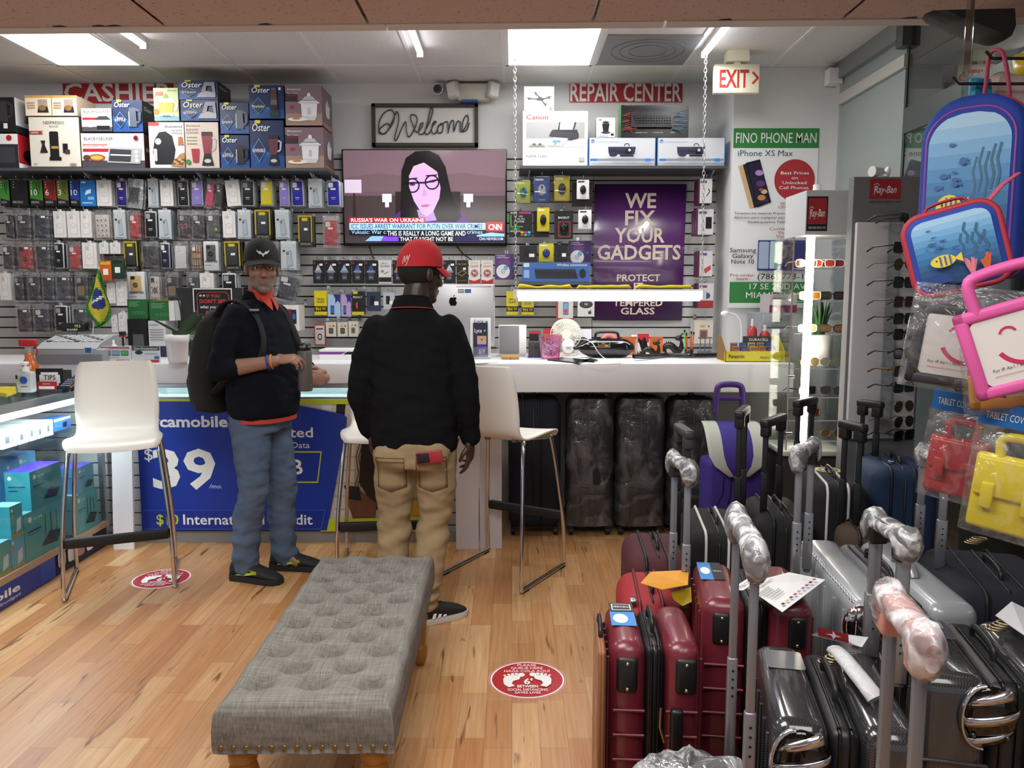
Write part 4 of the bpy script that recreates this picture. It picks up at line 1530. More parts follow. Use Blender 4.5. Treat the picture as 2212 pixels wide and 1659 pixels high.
def d_razer(f):
 f.rect(0,0,1,1,I('0e0e12'))
 rg=random.Random(2)
 for i in range(26):
  y=rg.uniform(.2,.8)
  f.line([(rg.uniform(.0,.12),y),(rg.uniform(.12,.26),y+rg.uniform(-.1,.1))],.003,I(rg.choice(['a0402c','7a2a20'])))
  f.line([(rg.uniform(.74,.86),y),(rg.uniform(.86,1),y+rg.uniform(-.1,.1))],.003,I(rg.choice(['2c6a8a','20407a'])))
 f.rrect(.14,.3,.76,.74,.008,I('26262c'))
 for i in range(5):
  for j in range(14):
   f.rect(.2+.039*j,.34+.075*i,.23+.039*j,.39+.075*i,I('101014'))
 f.text('RAZER POWER UP BUNDLE',.04,.9,.04,I('6a6a6e'),wd=.66*f.w)
 for i,s_ in enumerate(('KRAKEN X LITE','CYNOSA LITE','VIPER')):
  f.text(s_,.2+.25*i,.08,.03,lgrey,wd=(.17,.15,.07)[i]*f.w)
 f.sidel.rect(0,0,1,1,I('3fa23a'))
def d_hp(f):
 f.rect(0,0,1,1,I('d6dae2'))
 f.rect(0,0,.014,1,I('2f7ac4'))
 f.rect(.986,0,1,1,I('2f7ac4'))
 f.circ(.06,.88,.013,I('3a6ab0'))
 f.text('hp',.06,.84,.07,WHITE,al='c')
 f.text('Professional Gaming Leader',.11,.84,.05,I('a8b4d4'),wd=.34*f.w)
 f.poly([(.3,.42),(.68,.42),(.7,.68),(.29,.68)],I('24263c'))
 for i in range(4):
  for j in range(12):
   f.rect(.31+.03*j,.45+.055*i,.332+.03*j,.485+.055*i,I('4a4c6a'))
 f.ell(.36,.36,.06,.06,I('2c2e48'))
 f.rect(.46,.3,.66,.38,I('1c1c28'))
 f.ring(.56,.68,.014,.02,I('20202c'),20,0,180)
 f.circ(.6,.54,.02,I('16161e'))
 f.circ(.6,.54,.01,lgrey)
 f.rect(.02,.14,.98,.23,I('8a929e'))
 f.rect(.02,.14,.12,.23,I('2a7ad0'))
 f.rect(.83,.12,.91,.24,I('2a8ae0'))
 f.sidef.rect(0,0,1,1,I('2f6ab4'))
YR=5.64
ZSR=PY(1106,358,YR).z
wall_shelf(1122,1570,358,YR,'narrow wall shelf carrying the printer and keyboard boxes',YW-YR)
carton('printer_box','white printer carton at the television end of the short shelf','box',(1129,239,1270,357),YR,.3,I('e4e4e4'),d_canon,z0=ZSR)
carton('keyboard_box','pale blue gaming keyboard carton next to the white printer carton','box',(1271,297,1417,357),YR,.22,I('2f6ab4'),d_hp,z0=ZSR)
carton('keyboard_box','pale blue gaming keyboard carton at the exit sign end of the short shelf','box',(1419,297,1567,357),YR,.22,I('2f6ab4'),d_hp,z0=ZSR)
carton('drone_box','small white drone carton on top of the printer carton','box',(1132,187,1197,240),YR+.01,.16,I('d8d8d8'),d_drone)
carton('mouse_box','small grey mouse carton standing on the pale blue keyboard carton','box',(1288,254,1329,297),YR+.02,.1,I('c8c8c8'),d_mouse)
carton('keyboard_box','large black gaming bundle carton with a green edge','box',(1341,227,1488,297),YR+.02,.14,I('3fa23a'),d_razer)
YK=5.66
wall_shelf(1124,1278,609,YK,'small wall shelf under the blue wireless keyboard carton',YW-YK)
def d_philips(f):
 f.rect(0,0,1,1,I('3f6ab0'))
 f.rect(.02,.78,.1,.96,WHITE)
 f.text('PHILIPS',.06,.85,.05,I('2a4a9a'),wd=.07*f.w,al='c')
 f.text('Wireless convenience',.95,.82,.12,WHITE,wd=.44*f.w,al='r',bold=.01)
 f.poly([(.2,.18),(.82,.18),(.78,.66),(.18,.66)][::1],I('1f2026'))
 for i in range(5):
  for j in range(18):
   f.rect(.205+.032*j,.23+.085*i,.23+.032*j,.285+.085*i,I('3e4048'))
 f.ell(.88,.42,.05,.24,I('1f2026'))
 f.rect(.02,.2,.1,.6,I('8fb0e0'))
carton('keyboard_box','blue wireless keyboard carton below the computer mouse packs','box',(1128,566,1275,608),YK,.07,I('2a4a8a'),d_philips,z0=PY(1106,609,YK).z)
# ---------------------------------------------------------------- phone case packs on slatwall hooks
ORD='first second third fourth fifth sixth seventh eighth ninth tenth eleventh twelfth thirteenth fourteenth fifteenth sixteenth seventeenth eighteenth nineteenth twentieth twenty-first twenty-second twenty-third twenty-fourth twenty-fifth twenty-sixth twenty-seventh twenty-eighth'.split()
tray_m=M('c4c9ce',0.12,coat=0.6)
bag_m=clear((0.98,0.98,0.98),0.03,0.1,26,0.07,name='clear_bag',bs=0.9,fres=0.55)
P_=lambda h,r=0.4:M(h,r)
def case_shape(g,x0,z0,x1,z1,y,d,col,rough=0.35,cam='sq',label=True):
 m=M(col,rough)
 g.rbox((x0,y,z0),(x1,y+d,z1),min(0.012,(x1-x0)*.18),m,3)
 f=Face(g,(x0,y-0.0003,z0),(1,0,0),(0,0,1),x1-x0,z1-z0)
 dk_=M('17171a',0.3)
 if cam=='sq':
  f.rrect(.08,.74,.5,.95,.007,M('d8d8da',0.4)if col!='18181b' else M('9a9a9e',0.4))
 elif cam=='ring':
  f.rrect(.08,.76,.46,.95,.006,dk_)
  for a,b_ in((.18,.9),(.36,.9),(.18,.81)):
   f.circ(a,b_,.005,M('3a3c44',0.2),10)
  f.ring(.5,.42,.011,.017,dk_,16)
  f.circ(.5,.42,.006,M('4a4c52',0.3),12)
 if label:
  f.rect(.28,.64,.72,.71,WHITE)
 return f
def mk_sil(w_,h,col):
 g=Geo()
 g.rbox((-w_/2,0.006,-h),(w_/2,0.022,0),0.008,tray_m,2)
 g.box((-.012,.012,-.002),(.012,.014,.016),tray_m)
 k=Geo()
 f=case_shape(k,-w_*.42,-h*.96,w_*.42,-h*.05,0.0,0.012,col)
 f.rect(.3,.3,.7,.33,M('c8c8cc',0.4))
 f.rect(.34,.24,.66,.255,M('c8c8cc',0.4))
 return g,[('phone_case',k)]
def mk_white(w_,h,col):
 g=Geo()
 g.box((-w_/2,0,-h),(w_/2,0.02,0),P_('e6e4e2'))
 g.box((-.014,.008,0),(.014,.01,.014),P_('e6e4e2'))
 f=Face(g,(-w_/2,0,-h),(1,0,0),(0,0,1),w_,h)
 f.rrect(.2,.12,.8,.88,.009,P_('b5b3b2'))
 f.rrect(.225,.13,.775,.87,.009,P_('eceae8'))
 f.rrect(.25,.7,.5,.84,.006,P_('c5c3c2'))
 f.ring(.5,.45,.017,.019,P_('b5b3b2'))
 f.rect(.44,.4,.56,.41,P_('8a8a8a'))
 return g,[]
def mk_spec(w_,h,col):
 g=Geo()
 g.box((-w_/2,0,-h),(w_/2,0.022,0),P_('bcc5ca'))
 g.box((-.014,.01,0),(.014,.012,.014),P_('bcc5ca'))
 f=Face(g,(-w_/2,0,-h),(1,0,0),(0,0,1),w_,h)
 f.rect(0,.9,1,1,P_('d4dadc'))
 f.text('SPACE',.2,.83,.05,WHITE,wd=.55*w_,bold=.03)
 f.circ(.2,.66,.008,dark,12)
 f.poly([(.42,.1),(.8,.16),(.66,.68),(.34,.64)],P_('8d9aa4'))
 f.poly([(.45,.13),(.76,.18),(.64,.64),(.37,.61)],P_('a9b6bf'))
 f.poly([(.4,.52),(.52,.54),(.5,.62),(.39,.6)],P_('5c666e'))
 f.rect(.1,.04,.9,.06,P_('8a949a'))
 return g,[]
def bag_geo(w_,h,d=0.02):
 b_=Geo()
 n,k=7,9
 rings=[]
 for j in range(k):
  z=-h*j/(k-1)
  pinch=min(1,0.25+2.2*min(j,k-1-j)/(k-1))
  rr=[]
  for q in range(14):
   a=2*PI*q/14
   rr.append((w_/2*math.copysign(abs(math.cos(a))**.5,math.cos(a)),d*(.45-.5*pinch*math.sin(a))+.002*math.sin(j*2.1+q),z+.002*math.sin(q*1.7)))
  rings.append(rr)
 b_.loft(rings,bag_m)
 return b_
def mk_bag(w_,h,col,cam='sq',extra=None):
 g=Geo()
 f0,f1=-h*.93,-h*.16
 f=case_shape(g,-w_*.4,f0,w_*.4,f1,0.004,0.012,col,0.45,cam,extra is None)
 if extra:
  extra(f)
 return g,[('clear_bag',bag_geo(w_*1.12,h))]
def mk_ring(w_,h,col):
 return mk_bag(w_,h,col,'ring',lambda f:f.rect(.55,.86,.9,.95,WHITE))
def mk_def(w_,h,col):
 g=Geo()
 g.box((-w_/2,0.004,-h),(w_/2,0.035,0),P_('2b2c2a'))
 f=Face(g,(-w_/2,0.004,-h),(1,0,0),(0,0,1),w_,h)
 ye=P_('b5a42c')
 f.rect(0,.14,.09,1,ye)
 f.rect(.91,.14,1,1,ye)
 f.rect(0,.94,1,1,ye)
 f.rect(0,0,1,.14,P_('35392e'))
 f.text('ARMOR CASE',.5,.05,.05,P_('b8b8a8'),wd=.7*w_,al='c')
 k=Geo()
 q=case_shape(k,-w_*.34,-h*.84,w_*.34,-h*.08,-.004,.008,'34373a',.5,None,False)
 q.rrect(.2,.86,.8,.99,.004,P_('d2bd2a'))
 q.rect(.4,.46,.8,.56,WHITE)
 return g,[('phone_case',k)]
def mk_fash(w_,h,col):
 g=Geo()
 g.rbox((-w_/2,.004,-h),(w_/2,.02,0),.006,M('d6d9dc',.15,coat=.5))
 f=Face(g,(-w_/2,.0035,-h),(1,0,0),(0,0,1),w_,h)
 f.text('FASHION CASE',.5,.28,.075,dark,wd=.82*w_,al='c',bold=.03)
 f.rect(.1,.18,.5,.2,P_('8a9094'))
 k=Geo()
 case_shape(k,-w_*.3,-h*.66,w_*.3,-h*.12,-.004,.01,col,.4,'ring',False)
 return g,[('phone_case',k)]
def mk_foil(w_,h,col):
 g=Geo()
 m=M('b9bcc0',.18,.7,bump=1.0,vscale=26)
 rings=[]
 for j in range(12):
  z=-h*j/11
  rings.append([(w_/2*math.copysign(abs(math.cos(a))**.6,math.cos(a)),.012-.014*math.sin(a)+.006*noise.noise(Vector((q*.9,j*.8,1))),z)for q,a in((q,2*PI*q/20)for q in range(20))])
 g.loft(rings,m)
 f=Face(g,(-w_/2,-.009,-h),(1,0,0),(0,0,1),w_,h)
 for i in range(7):
  f.line([(.15+.1*i,.15+.04*(i%3)),(.25+.08*i,.45),(.2+.1*i,.7)],.005,dark)
 return g,[]
def mk_card(w_,h,col):
 """dark cable or earphone card: coloured head, big figure"""
 c1,txt_=col
 g=Geo()
 g.box((-w_/2,0,-h),(w_/2,.024,0),P_('1a1a1c'))
 f=Face(g,(-w_/2,0,-h),(1,0,0),(0,0,1),w_,h)
 f.rect(0,.38,1,1,P_(c1))
 f.poly([(0,.38),(1,.38),(1,.2),(0,.3)],P_(c1))
 if txt_:
  f.text(txt_,.1,.42,.22,WHITE,bold=.02)
 for i in range(3):
  f.circ(.18,.92-.1*i,.004,WHITE,10)
 f.line([(.55,.9),(.6,.6),(.75,.45)],.004,dark)
 f.line([(.75,.95),(.8,.6)],.004,dark)
 f.text('MICRO',.1,.1,.09,P_('d0d0d0'),wd=.6*w_)
 return g,[]
def mk_blue(w_,h,col):
 g=Geo()
 g.box((-w_/2,0,-h),(w_/2,.04,0),P_(col))
 f=Face(g,(-w_/2,0,-h),(1,0,0),(0,0,1),w_,h)
 f.poly([(.3,.42),(.7,.5),(.72,.66),(.4,.6)],P_('eef2f6'))
 f.rect(.12,.88,.4,.95,P_('e0eaf4'))
 f.rect(.12,.1,.8,.14,P_('cfe2f4'))
 f.rect(.5,.24,.9,.36,P_('8fc0ee'))
 return g,[]
def plaid(f):
 for i in range(3):
  f.rect(.15+.3*i,0,.2+.3*i,1,P_('2a2422'))
  f.rect(0,.12+.3*i,1,.15+.3*i,P_('2a2422'))
  f.rect(.23+.3*i,0,.25+.3*i,1,P_('a8402e'))
 f.rrect(.08,.78,.46,.95,.006,P_('d8d2cc'))
def floral(f):
 for i in range(12):
  f.circ(.2+.3*(i%3),.1+.22*(i//3),.005,P_('7a5a48'),8)
def num23(f):
 f.text('23',.5,.4,.22,P_('b03038'),wd=.05,al='c',bold=.03)
 f.rect(.3,.1,.6,.13,red_)
def wallet(f):
 f.rect(.3,0,.34,1,P_('2c2c30'))
 f.rrect(.55,.45,.85,.56,.003,P_('3a3a3e'))
def tan_(f):
 f.rect(.15,.2,.85,.6,P_('8a6a40'))
def xleaf(f):
 f.rect(.7,.3,.95,.42,P_('b8b82e'))
SPECS={
 'sil':(mk_sil,'{} phone case in a clear tray'),'white':(mk_white,'white phone case box'),'spec':(mk_spec,'pale grey phone case box'),
 'bag':(mk_bag,'{} phone case in a clear bag'),'ring':(mk_ring,'{} ring-back phone case in a clear bag'),'def':(mk_def,'yellow and black rugged case box'),
 'fash':(mk_fash,'silver fashion case pouch with {} case'),'foil':(mk_foil,'crumpled silver foil pouch'),'card':(mk_card,'{} cable card'),'blue':(mk_blue,'bright {} charger box'),
}
CN={'18181b':'black','2c1f7a':'purple','8f7fd0':'lilac','d8c71c':'yellow','20209c':'blue','b5222c':'red','1c2238':'navy','3a3c42':'grey','3a2620':'brown','d0245e':'pink','c8a478':'plaid','4a2a2c':'maroon',
 'd8d0c8':'patterned','c4a870':'beige','55544e':'olive','e0e0e2':'white','1e7ac8':'blue','c85a1c':'orange','203a2c':'green'}
rows=[
('top',389,445,[(0,20,'card',('4a9a3a','')),(24,60,'card',('1c1c1e','')),(64,92,'card',('3f8a2c','10')),(95,121,'card',('8a2426','6')),(123,147,'card',('6a7a2c','3')),(151,171,'card',('1c3f9a','10')),
(173,206,'blue','1e7ac8'),(209,241,'white',0),(250,274,'sil','2c1f7a'),(276,312,'foil',0),(320,342,'spec',0),(346,373,'white',0),(382,406,'sil','18181b'),(412,437,'sil','8f7fd0'),(447,466,'bag','d0245e'),(469,484,'bag','18181b'),
(486,516,'white',0),(521,549,'sil','18181b'),(562,588,'sil','d8c71c'),(602,624,'sil','8f7fd0'),(628,655,'sil','20209c'),(666,695,'spec',0),(705,734,'sil','20209c')]),
('second',456,513,[(8,27,'bag','18181b'),(34,64,'bag','18181b'),(72,104,'ring','1c2238'),(116,142,'white',0),(145,172,'white',0),(175,198,'white',0),(201,238,'bagw','d8d0c8'),(246,271,'spec',0),(277,302,'bag','b5222c'),
(312,338,'sil','18181b'),(343,370,'spec',0),(384,410,'bag23','18181b'),(414,440,'bag','18181b'),(446,472,'bagx','3a3c42'),(481,508,'white',0),(514,542,'spec',0),(550,584,'def',0),(594,624,'spec',0),(644,674,'def',0),(698,728,'bag','b5222c')]),
('third',524,580,[(3,28,'bag','3a2620'),(37,67,'ring','b5222c'),(75,105,'ring','1c2238'),(116,137,'sil','18181b'),(146,172,'bag','b5222c'),(178,209,'white',0),(215,234,'whites',0),(238,260,'whites',0),(265,296,'def',0),
(304,340,'bagwal','18181b'),(346,366,'sil','1c2238'),(374,404,'bag','e0e0e2'),(412,434,'bagpl','c8a478'),(439,472,'fash','55544e'),(484,518,'def',0),(530,560,'bag','18181b'),(566,600,'bag','e0e0e2'),(607,640,'spec',0)]),
('fourth',590,648,[(0,22,'white',0),(28,48,'bag','18181b'),(58,84,'bag','18181b'),(90,115,'ring','1c2238'),(120,149,'ring','3a3c42'),(162,188,'bagt','18181b'),(274,312,'fash','c4a870'),(322,346,'bagf','d8d0c8'),(357,384,'bagt','18181b'),
(404,428,'bag','18181b'),(432,462,'white',0),(479,510,'sil','18181b'),(604,648,'bag','1c2238')]),
('lowest',660,716,[(34,64,'ring','4a2a2c'),(72,104,'bag','1c2238'),(118,145,'sil','18181b'),(155,186,'ring','3a3c42')]),
]
SPECS['bagw']=(lambda a,b_,c_:mk_bag(a,b_,c_,'sq',floral),'pink and cream {} case pack')
SPECS['bagf']=(lambda a,b_,c_:mk_bag(a,b_,c_,'ring',floral),'monogram {} case in a clear bag')
SPECS['bag23']=(lambda a,b_,c_:mk_bag(a,b_,c_,'sq',num23),'{} jersey case with a red number')
SPECS['bagx']=(lambda a,b_,c_:mk_bag(a,b_,c_,'sq',xleaf),'{} case with a yellow sticker')
SPECS['bagwal']=(lambda a,b_,c_:mk_bag(a,b_,c_,None,wallet),'{} wallet case in a clear bag')
SPECS['bagpl']=(lambda a,b_,c_:mk_bag(a,b_,c_,None,plaid),'tan {} case in a clear bag')
SPECS['bagt']=(lambda a,b_,c_:mk_bag(a,b_,c_,'sq',tan_),'{} case with a tan badge')
SPECS['whites']=(mk_white,'small white accessory box')
YH=5.74
hook_me=None
def hook(x,z,y0,label,group):
 """slatwall hook from the wall to y0; z is its height"""
 L_=YW-y0
 key=round(L_,3)
 if key not in hooks:
  g=Geo()
  g.tube([(0,L_-.001,.012),(0,L_-.02,.0),(0,0.0,0),(0,-.02,.004),(0,-.026,.016)],.0028,chrome,6)
  g.box((-.012,L_-.004,-.012),(.012,L_-.001,.028),chrome)
  hooks[key]=g.mesh('wall_hook')
 o=bpy.data.objects.new('wall_hook',hooks[key])
 COL.objects.link(o)
 o.location=(x,y0,z)
 return tag(o,label,'hook',group)
hooks={}
rg=random.Random(11)
def hang(name,mk,px,col,label,back_label,hook_label,group,Yf=YH,n_back=2,step=.042,tilt=0.0,cat='phone case'):
 x0,y0,x1,y1=px
 a,c=PY(x0,y1,Yf),PY(x1,y0,Yf)
 xm0,xm1=PY(x0,(y0+y1)/2,Yf).x,PY(x1,(y0+y1)/2,Yf).x
 g,kids=mk(xm1-xm0,c.z-a.z,col)
 o=g.obj(name,None,((xm0+xm1)/2,Yf,c.z))
 o.rotation_euler=(0,tilt,0)
 tag(o,label,cat,group)
 for nm,k in kids:
  k.obj(nm,o)
 z=c.z+.009
 for i in range(n_back):
  dup(o,(o.location.x+rg.uniform(-.003,.003),Yf+step*(i+1),c.z-rg.uniform(0,.003)),None,back_label)
  bo=COL.objects[-1]
 if hook_label:
  hook(o.location.x,z,Yf-.006,hook_label,'wall hooks')
 return o
tilts={(447,389):.12,(469,389):.16,(486,389):-.08,(276,389):.1,(604,590):.22}
for rname,ya,yb,items in rows:
 n=len(items)
 for i,(x0,x1,kind,col)in enumerate(items):
  mk,desc=SPECS[kind]
  y0,y1=ya,yb
  if kind=='spec' or kind=='def':
   y0,y1=ya-3,yb+3
  if kind in('bag','ring','foil','fash')or kind.startswith('bag'):
   y0,y1=ya-3,yb+5
  if rname=='third' and 210<x0<270 and kind=='def':
   x0+=2
  if kind=='whites':
   y1=ya+24
  if rname=='second' and x0>640:
   y0,y1=y0+12,y1+16
  cn=CN.get(col,'')if isinstance(col,str)else('green','black','green','red','olive','blue')[min(i,5)]
  d=desc.format(cn)
  o_=ORD[n-1-i]
  nm='cable_pack' if kind=='card' else 'charger_box' if kind=='blue' else 'accessory_box' if kind=='whites' else 'phone_case_pack'
  hang(nm,mk,(x0,y0,x1,y1),col,f'{d}, {rname} row, {o_} hook from the television',f'spare pack behind the {o_} front pack from the television, {rname} row',
   f'metal hook under the {o_} front pack from the television, {rname} row',f'packs in the {rname} row',tilt=tilts.get((x0,ya),rg.uniform(-.02,.02)),n_back=1 if kind in('blue','foil')else 2,cat='phone case' if nm=='phone_case_pack' else 'box')
# loose packs between the rows of the left wall
def mk_orange(w_,h,col):
 g=Geo()
 g.rbox((-w_/2,0,-h),(w_/2,.03,0),.004,P_(col))
 f=Face(g,(-w_/2,0,-h),(1,0,0),(0,0,1),w_,h)
 f.rect(.1,.8,.9,.93,P_('d8c030')if col=='c85a1c' else P_('1a2a20'))
 f.rrect(.3,.3,.72,.6,.004,WHITE)
 return g,[]
hang('charger_box',mk_orange,(215,563,241,607),'c85a1c','orange charger pack above the small flag','','metal hook behind the orange charger pack',None,n_back=0,Yf=5.62,cat='box')
hang('charger_box',mk_orange,(240,560,267,602),'203a2c','dark green charger pack next to the orange charger pack','','metal hook behind the dark green charger pack',None,n_back=0,Yf=5.62,cat='box')
for i,(x0,x1,y0,y1)in enumerate(((231,249,612,655),(251,273,608,660),(241,254,684,718),(256,275,676,720))):
 hang('accessory_box',mk_white,(x0,y0,x1,y1),0,('narrow white box above the flag side of the green cartons','white box next to the narrow white box above the green cartons','narrow white box beside the lower green carton','taller white box touching the lower green carton')[i],'','metal hook behind the '+('upper narrow','upper wider','lower narrow','lower taller')[i]+' white box by the flag',None,n_back=0,Yf=5.66,cat='box')
def mk_phonebox(w_,h,col):
 g=Geo()
 g.box((-w_/2,0,-h),(w_/2,.05,0),P_('e8e8e6'))
 f=Face(g,(-w_/2,0,-h),(1,0,0),(0,0,1),w_,h)
 f.rect(0,.66,.14,.86,P_('5a9a3a'))
 f.rrect(.2,.26,.56,.84,.004,P_('7a1c2c'))
 f.rrect(.52,.26,.84,.82,.004,P_('16203c'))
 f.ell(.68,.55,.1,.12,P_('3a6ab0'))
 f.text('SMARTPHONE',.5,.14,.04,dark,wd=.6*w_,al='c')
 return g,[]
hang('phone_box',mk_phonebox,(612,659,646,714),0,'white smartphone box with red phone beside the grey bottle','spare box behind the white smartphone box','metal hook above the white smartphone box','smartphone boxes',n_back=2,step=.055,Yf=5.6,cat='box')
# glass protector packs under the television
def mk_prot(w_,h,col):
 g=Geo()
 dk_=P_('141418')
 g.box((-w_/2,0,-h),(w_/2,.014,0),dk_)
 f=Face(g,(-w_/2,0,-h),(1,0,0),(0,0,1),w_,h)
 f.rect(.08,.84,.2,.92,red_)
 f.rect(.62,.76,.92,.85,WHITE)
 f.poly([(.2,.52),(.8,.52),(.62,.7),(.5,.82),(.38,.7)],P_(col))
 f.ell(.5,.5,.36,.06,P_('8a8f98'))
 f.rect(.28,.14,.72,.46,P_('3a3e48'))
 f.rect(.34,.2,.66,.3,P_('5a7a9a'))
 return g,[]
def mk_proglass(w_,h,col):
 g=Geo()
 g.box((-w_/2,0,-h),(w_/2,.014,0),P_('dcdcda'))
 f=Face(g,(-w_/2,0,-h),(1,0,0),(0,0,1),w_,h)
 f.text('PRO+',.5,.82,.07,dark,wd=.5*w_,al='c')
 f.text('GLASS',.5,.7,.09,dark,wd=.72*w_,al='c')
 f.rect(0,.06,1,.26,dark)
 f.ell(.3,.52,.12,.06,P_('8a8a8c'))
 f.line([(.4,.4),(.8,.5)],.003,dark)
 return g,[]
def mk_nine(w_,h,col):
 g=Geo()
 g.box((-w_/2,0,-h),(w_/2,.014,0),P_('e2dcd6'))
 f=Face(g,(-w_/2,0,-h),(1,0,0),(0,0,1),w_,h)
 f.text('IMAGE',.5,.84,.07,P_('c8a0a0'),wd=.62*w_,al='c')
 f.text('GLASS',.5,.7,.08,P_('a03a3a'),wd=.7*w_,al='c')
 f.circ(.5,.44,w_*.34,P_('b02a30'))
 f.circ(.5,.44,w_*.29,P_('e8e0dc'))
 f.circ(.5,.44,w_*.26,P_('8a1c22'))
 f.text('9H',.5,.37,.15,WHITE,wd=.34*w_,al='c',bold=.03)
 f.poly([(0,0),(1,0),(1,.2),(.5,.1),(0,.16)],red_)
 return g,[]
def mk_full(w_,h,col):
 g=Geo()
 g.box((-w_/2,0,-h),(w_/2,.014,0),P_('17140e'))
 f=Face(g,(-w_/2,0,-h),(1,0,0),(0,0,1),w_,h)
 f.text('FULL COVER',.5,.8,.06,P_('c8a830'),wd=.76*w_,al='c',bold=.02)
 f.rect(.6,.58,.85,.68,WHITE)
 f.line([(.1,.42),(.5,.32),(.9,.46),(.55,.56),(.1,.42)],.0035,P_('b8962a'))
 f.rect(.1,.1,.9,.14,P_('6a5a2a'))
 return g,[]
prow=[(676,699,mk_prot,'b8bcc4','black protector pack with silver figure, television corner end'),(702,728,mk_prot,'c4c8d0','black protector pack with pale figure, second below the television'),
  (731,757,mk_prot,'9ab0d8','black protector pack with light blue figure below the television'),(760,785,mk_prot,'4a5cb0','black protector pack with blue figure beside the white glass pack'),
  (818,845,mk_proglass,0,'white and black glass pack beside the red cap'),(788,815,mk_prot,'3a4a90','black protector pack with dark blue figure beside the white glass pack'),
  (848,872,mk_prot,'c88a4a','black protector pack with orange figure half behind the red cap'),(958,983,mk_prot,'c4c8d0','black protector pack with silver figure beside the red cap peak'),
  (986,1010,mk_full,0,'black protector pack with gold lettering above the desktop computer'),(1013,1037,mk_nine,0,'white and red glass pack next to the gold lettered pack'),(1040,1065,mk_nine,0,'white and red glass pack next to the purple projector pack')]
for x0,x1,mk,col,lab in prow:
 hang('screen_protector_pack',mk,(x0,562,x1,612),col,lab,'spare pack behind the '+lab.split(',')[0],'metal hook behind the '+lab.split(',')[0],'protector packs below the television',n_back=1,step=.03,Yf=5.76,cat='screen protector')
def mk_temp(w_,h,col):
 g=Geo()
 g.box((-w_/2,0,-h),(w_/2,.014,0),P_('d8c81e'))
 f=Face(g,(-w_/2,0,-h),(1,0,0),(0,0,1),w_,h)
 f.text('TEMPERED',.5,.62,.07,dark,wd=.66*w_,al='c',bold=.02)
 f.text('GLASS',.5,.5,.09,dark,wd=.6*w_,al='c',bold=.03)
 f.rect(0,.14,1,.36,dark)
 f.text('9H',.08,.17,.15,P_('d8c81e'),wd=.42*w_,bold=.03)
 f.rect(.62,.2,.9,.32,P_('8a8020'))
 return g,[]
def mk_pale(w_,h,col):
 g=Geo()
 g.box((-w_/2,0,-h),(w_/2,.014,0),P_(col))
 f=Face(g,(-w_/2,0,-h),(1,0,0),(0,0,1),w_,h)
 f.poly([(.45,1),(1,1),(1,.6),(.8,.72),(.6,.58),(.62,.8)],P_('2c2a78'))
 f.rrect(.22,.1,.5,.5,.004,dark)
 f.rect(.25,.16,.47,.46,P_('3a6ab0'))
 return g,[]
def mk_priv(w_,h,col):
 g=Geo()
 g.box((-w_/2,0,-h),(w_/2,.03,0),P_('1c1c1c'))
 f=Face(g,(-w_/2,0,-h),(1,0,0),(0,0,1),w_,h)
 f.rect(0,0,1,.13,P_('d0c41e'))
 f.rect(.1,.88,.5,1,P_('d0c41e'))
 f.text('PRIVACY',.5,.7,.09,WHITE,wd=.76*w_,al='c')
 f.ell(.45,.4,.12,.14,P_('c84a2a'))
 f.rrect(.5,.28,.7,.54,.003,dark)
 return g,[]
def mk_watch(w_,h,col):
 g=Geo()
 g.box((-w_/2,0,-h),(w_/2,.02,0),P_('d8d2c4'))
 f=Face(g,(-w_/2,0,-h),(1,0,0),(0,0,1),w_,h)
 f.rrect(.28,.2,.72,.6,.006,P_(col))
 f.rrect(.34,.26,.66,.54,.004,P_('6a5a50'))
 f.rect(.3,.7,.55,.8,P_('c8b83a'))
 f.circ(.76,.74,.006,red_)
 return g,[]
def mk_dark(w_,h,col):
 g=Geo()
 g.box((-w_/2,0,-h),(w_/2,.02,0),P_(col))
 f=Face(g,(-w_/2,0,-h),(1,0,0),(0,0,1),w_,h)
 f.rrect(.25,.3,.6,.8,.004,P_('0e0e12'))
 f.rect(.55,.3,.85,.5,WHITE)
 return g,[]
def mk_redwatch(w_,h,col):
 g=Geo()
 g.box((-w_/2,0,-h),(w_/2,.02,0),P_('b8402e'))
 f=Face(g,(-w_/2,0,-h),(1,0,0),(0,0,1),w_,h)
 f.rect(.08,.05,.92,.93,P_('d8d4d2'))
 f.ell(.5,.4,.2,.16,dark)
 f.ell(.5,.4,.13,.1,P_('d8d4d2'))
 f.rect(.2,.75,.8,.8,dark)
 return g,[]
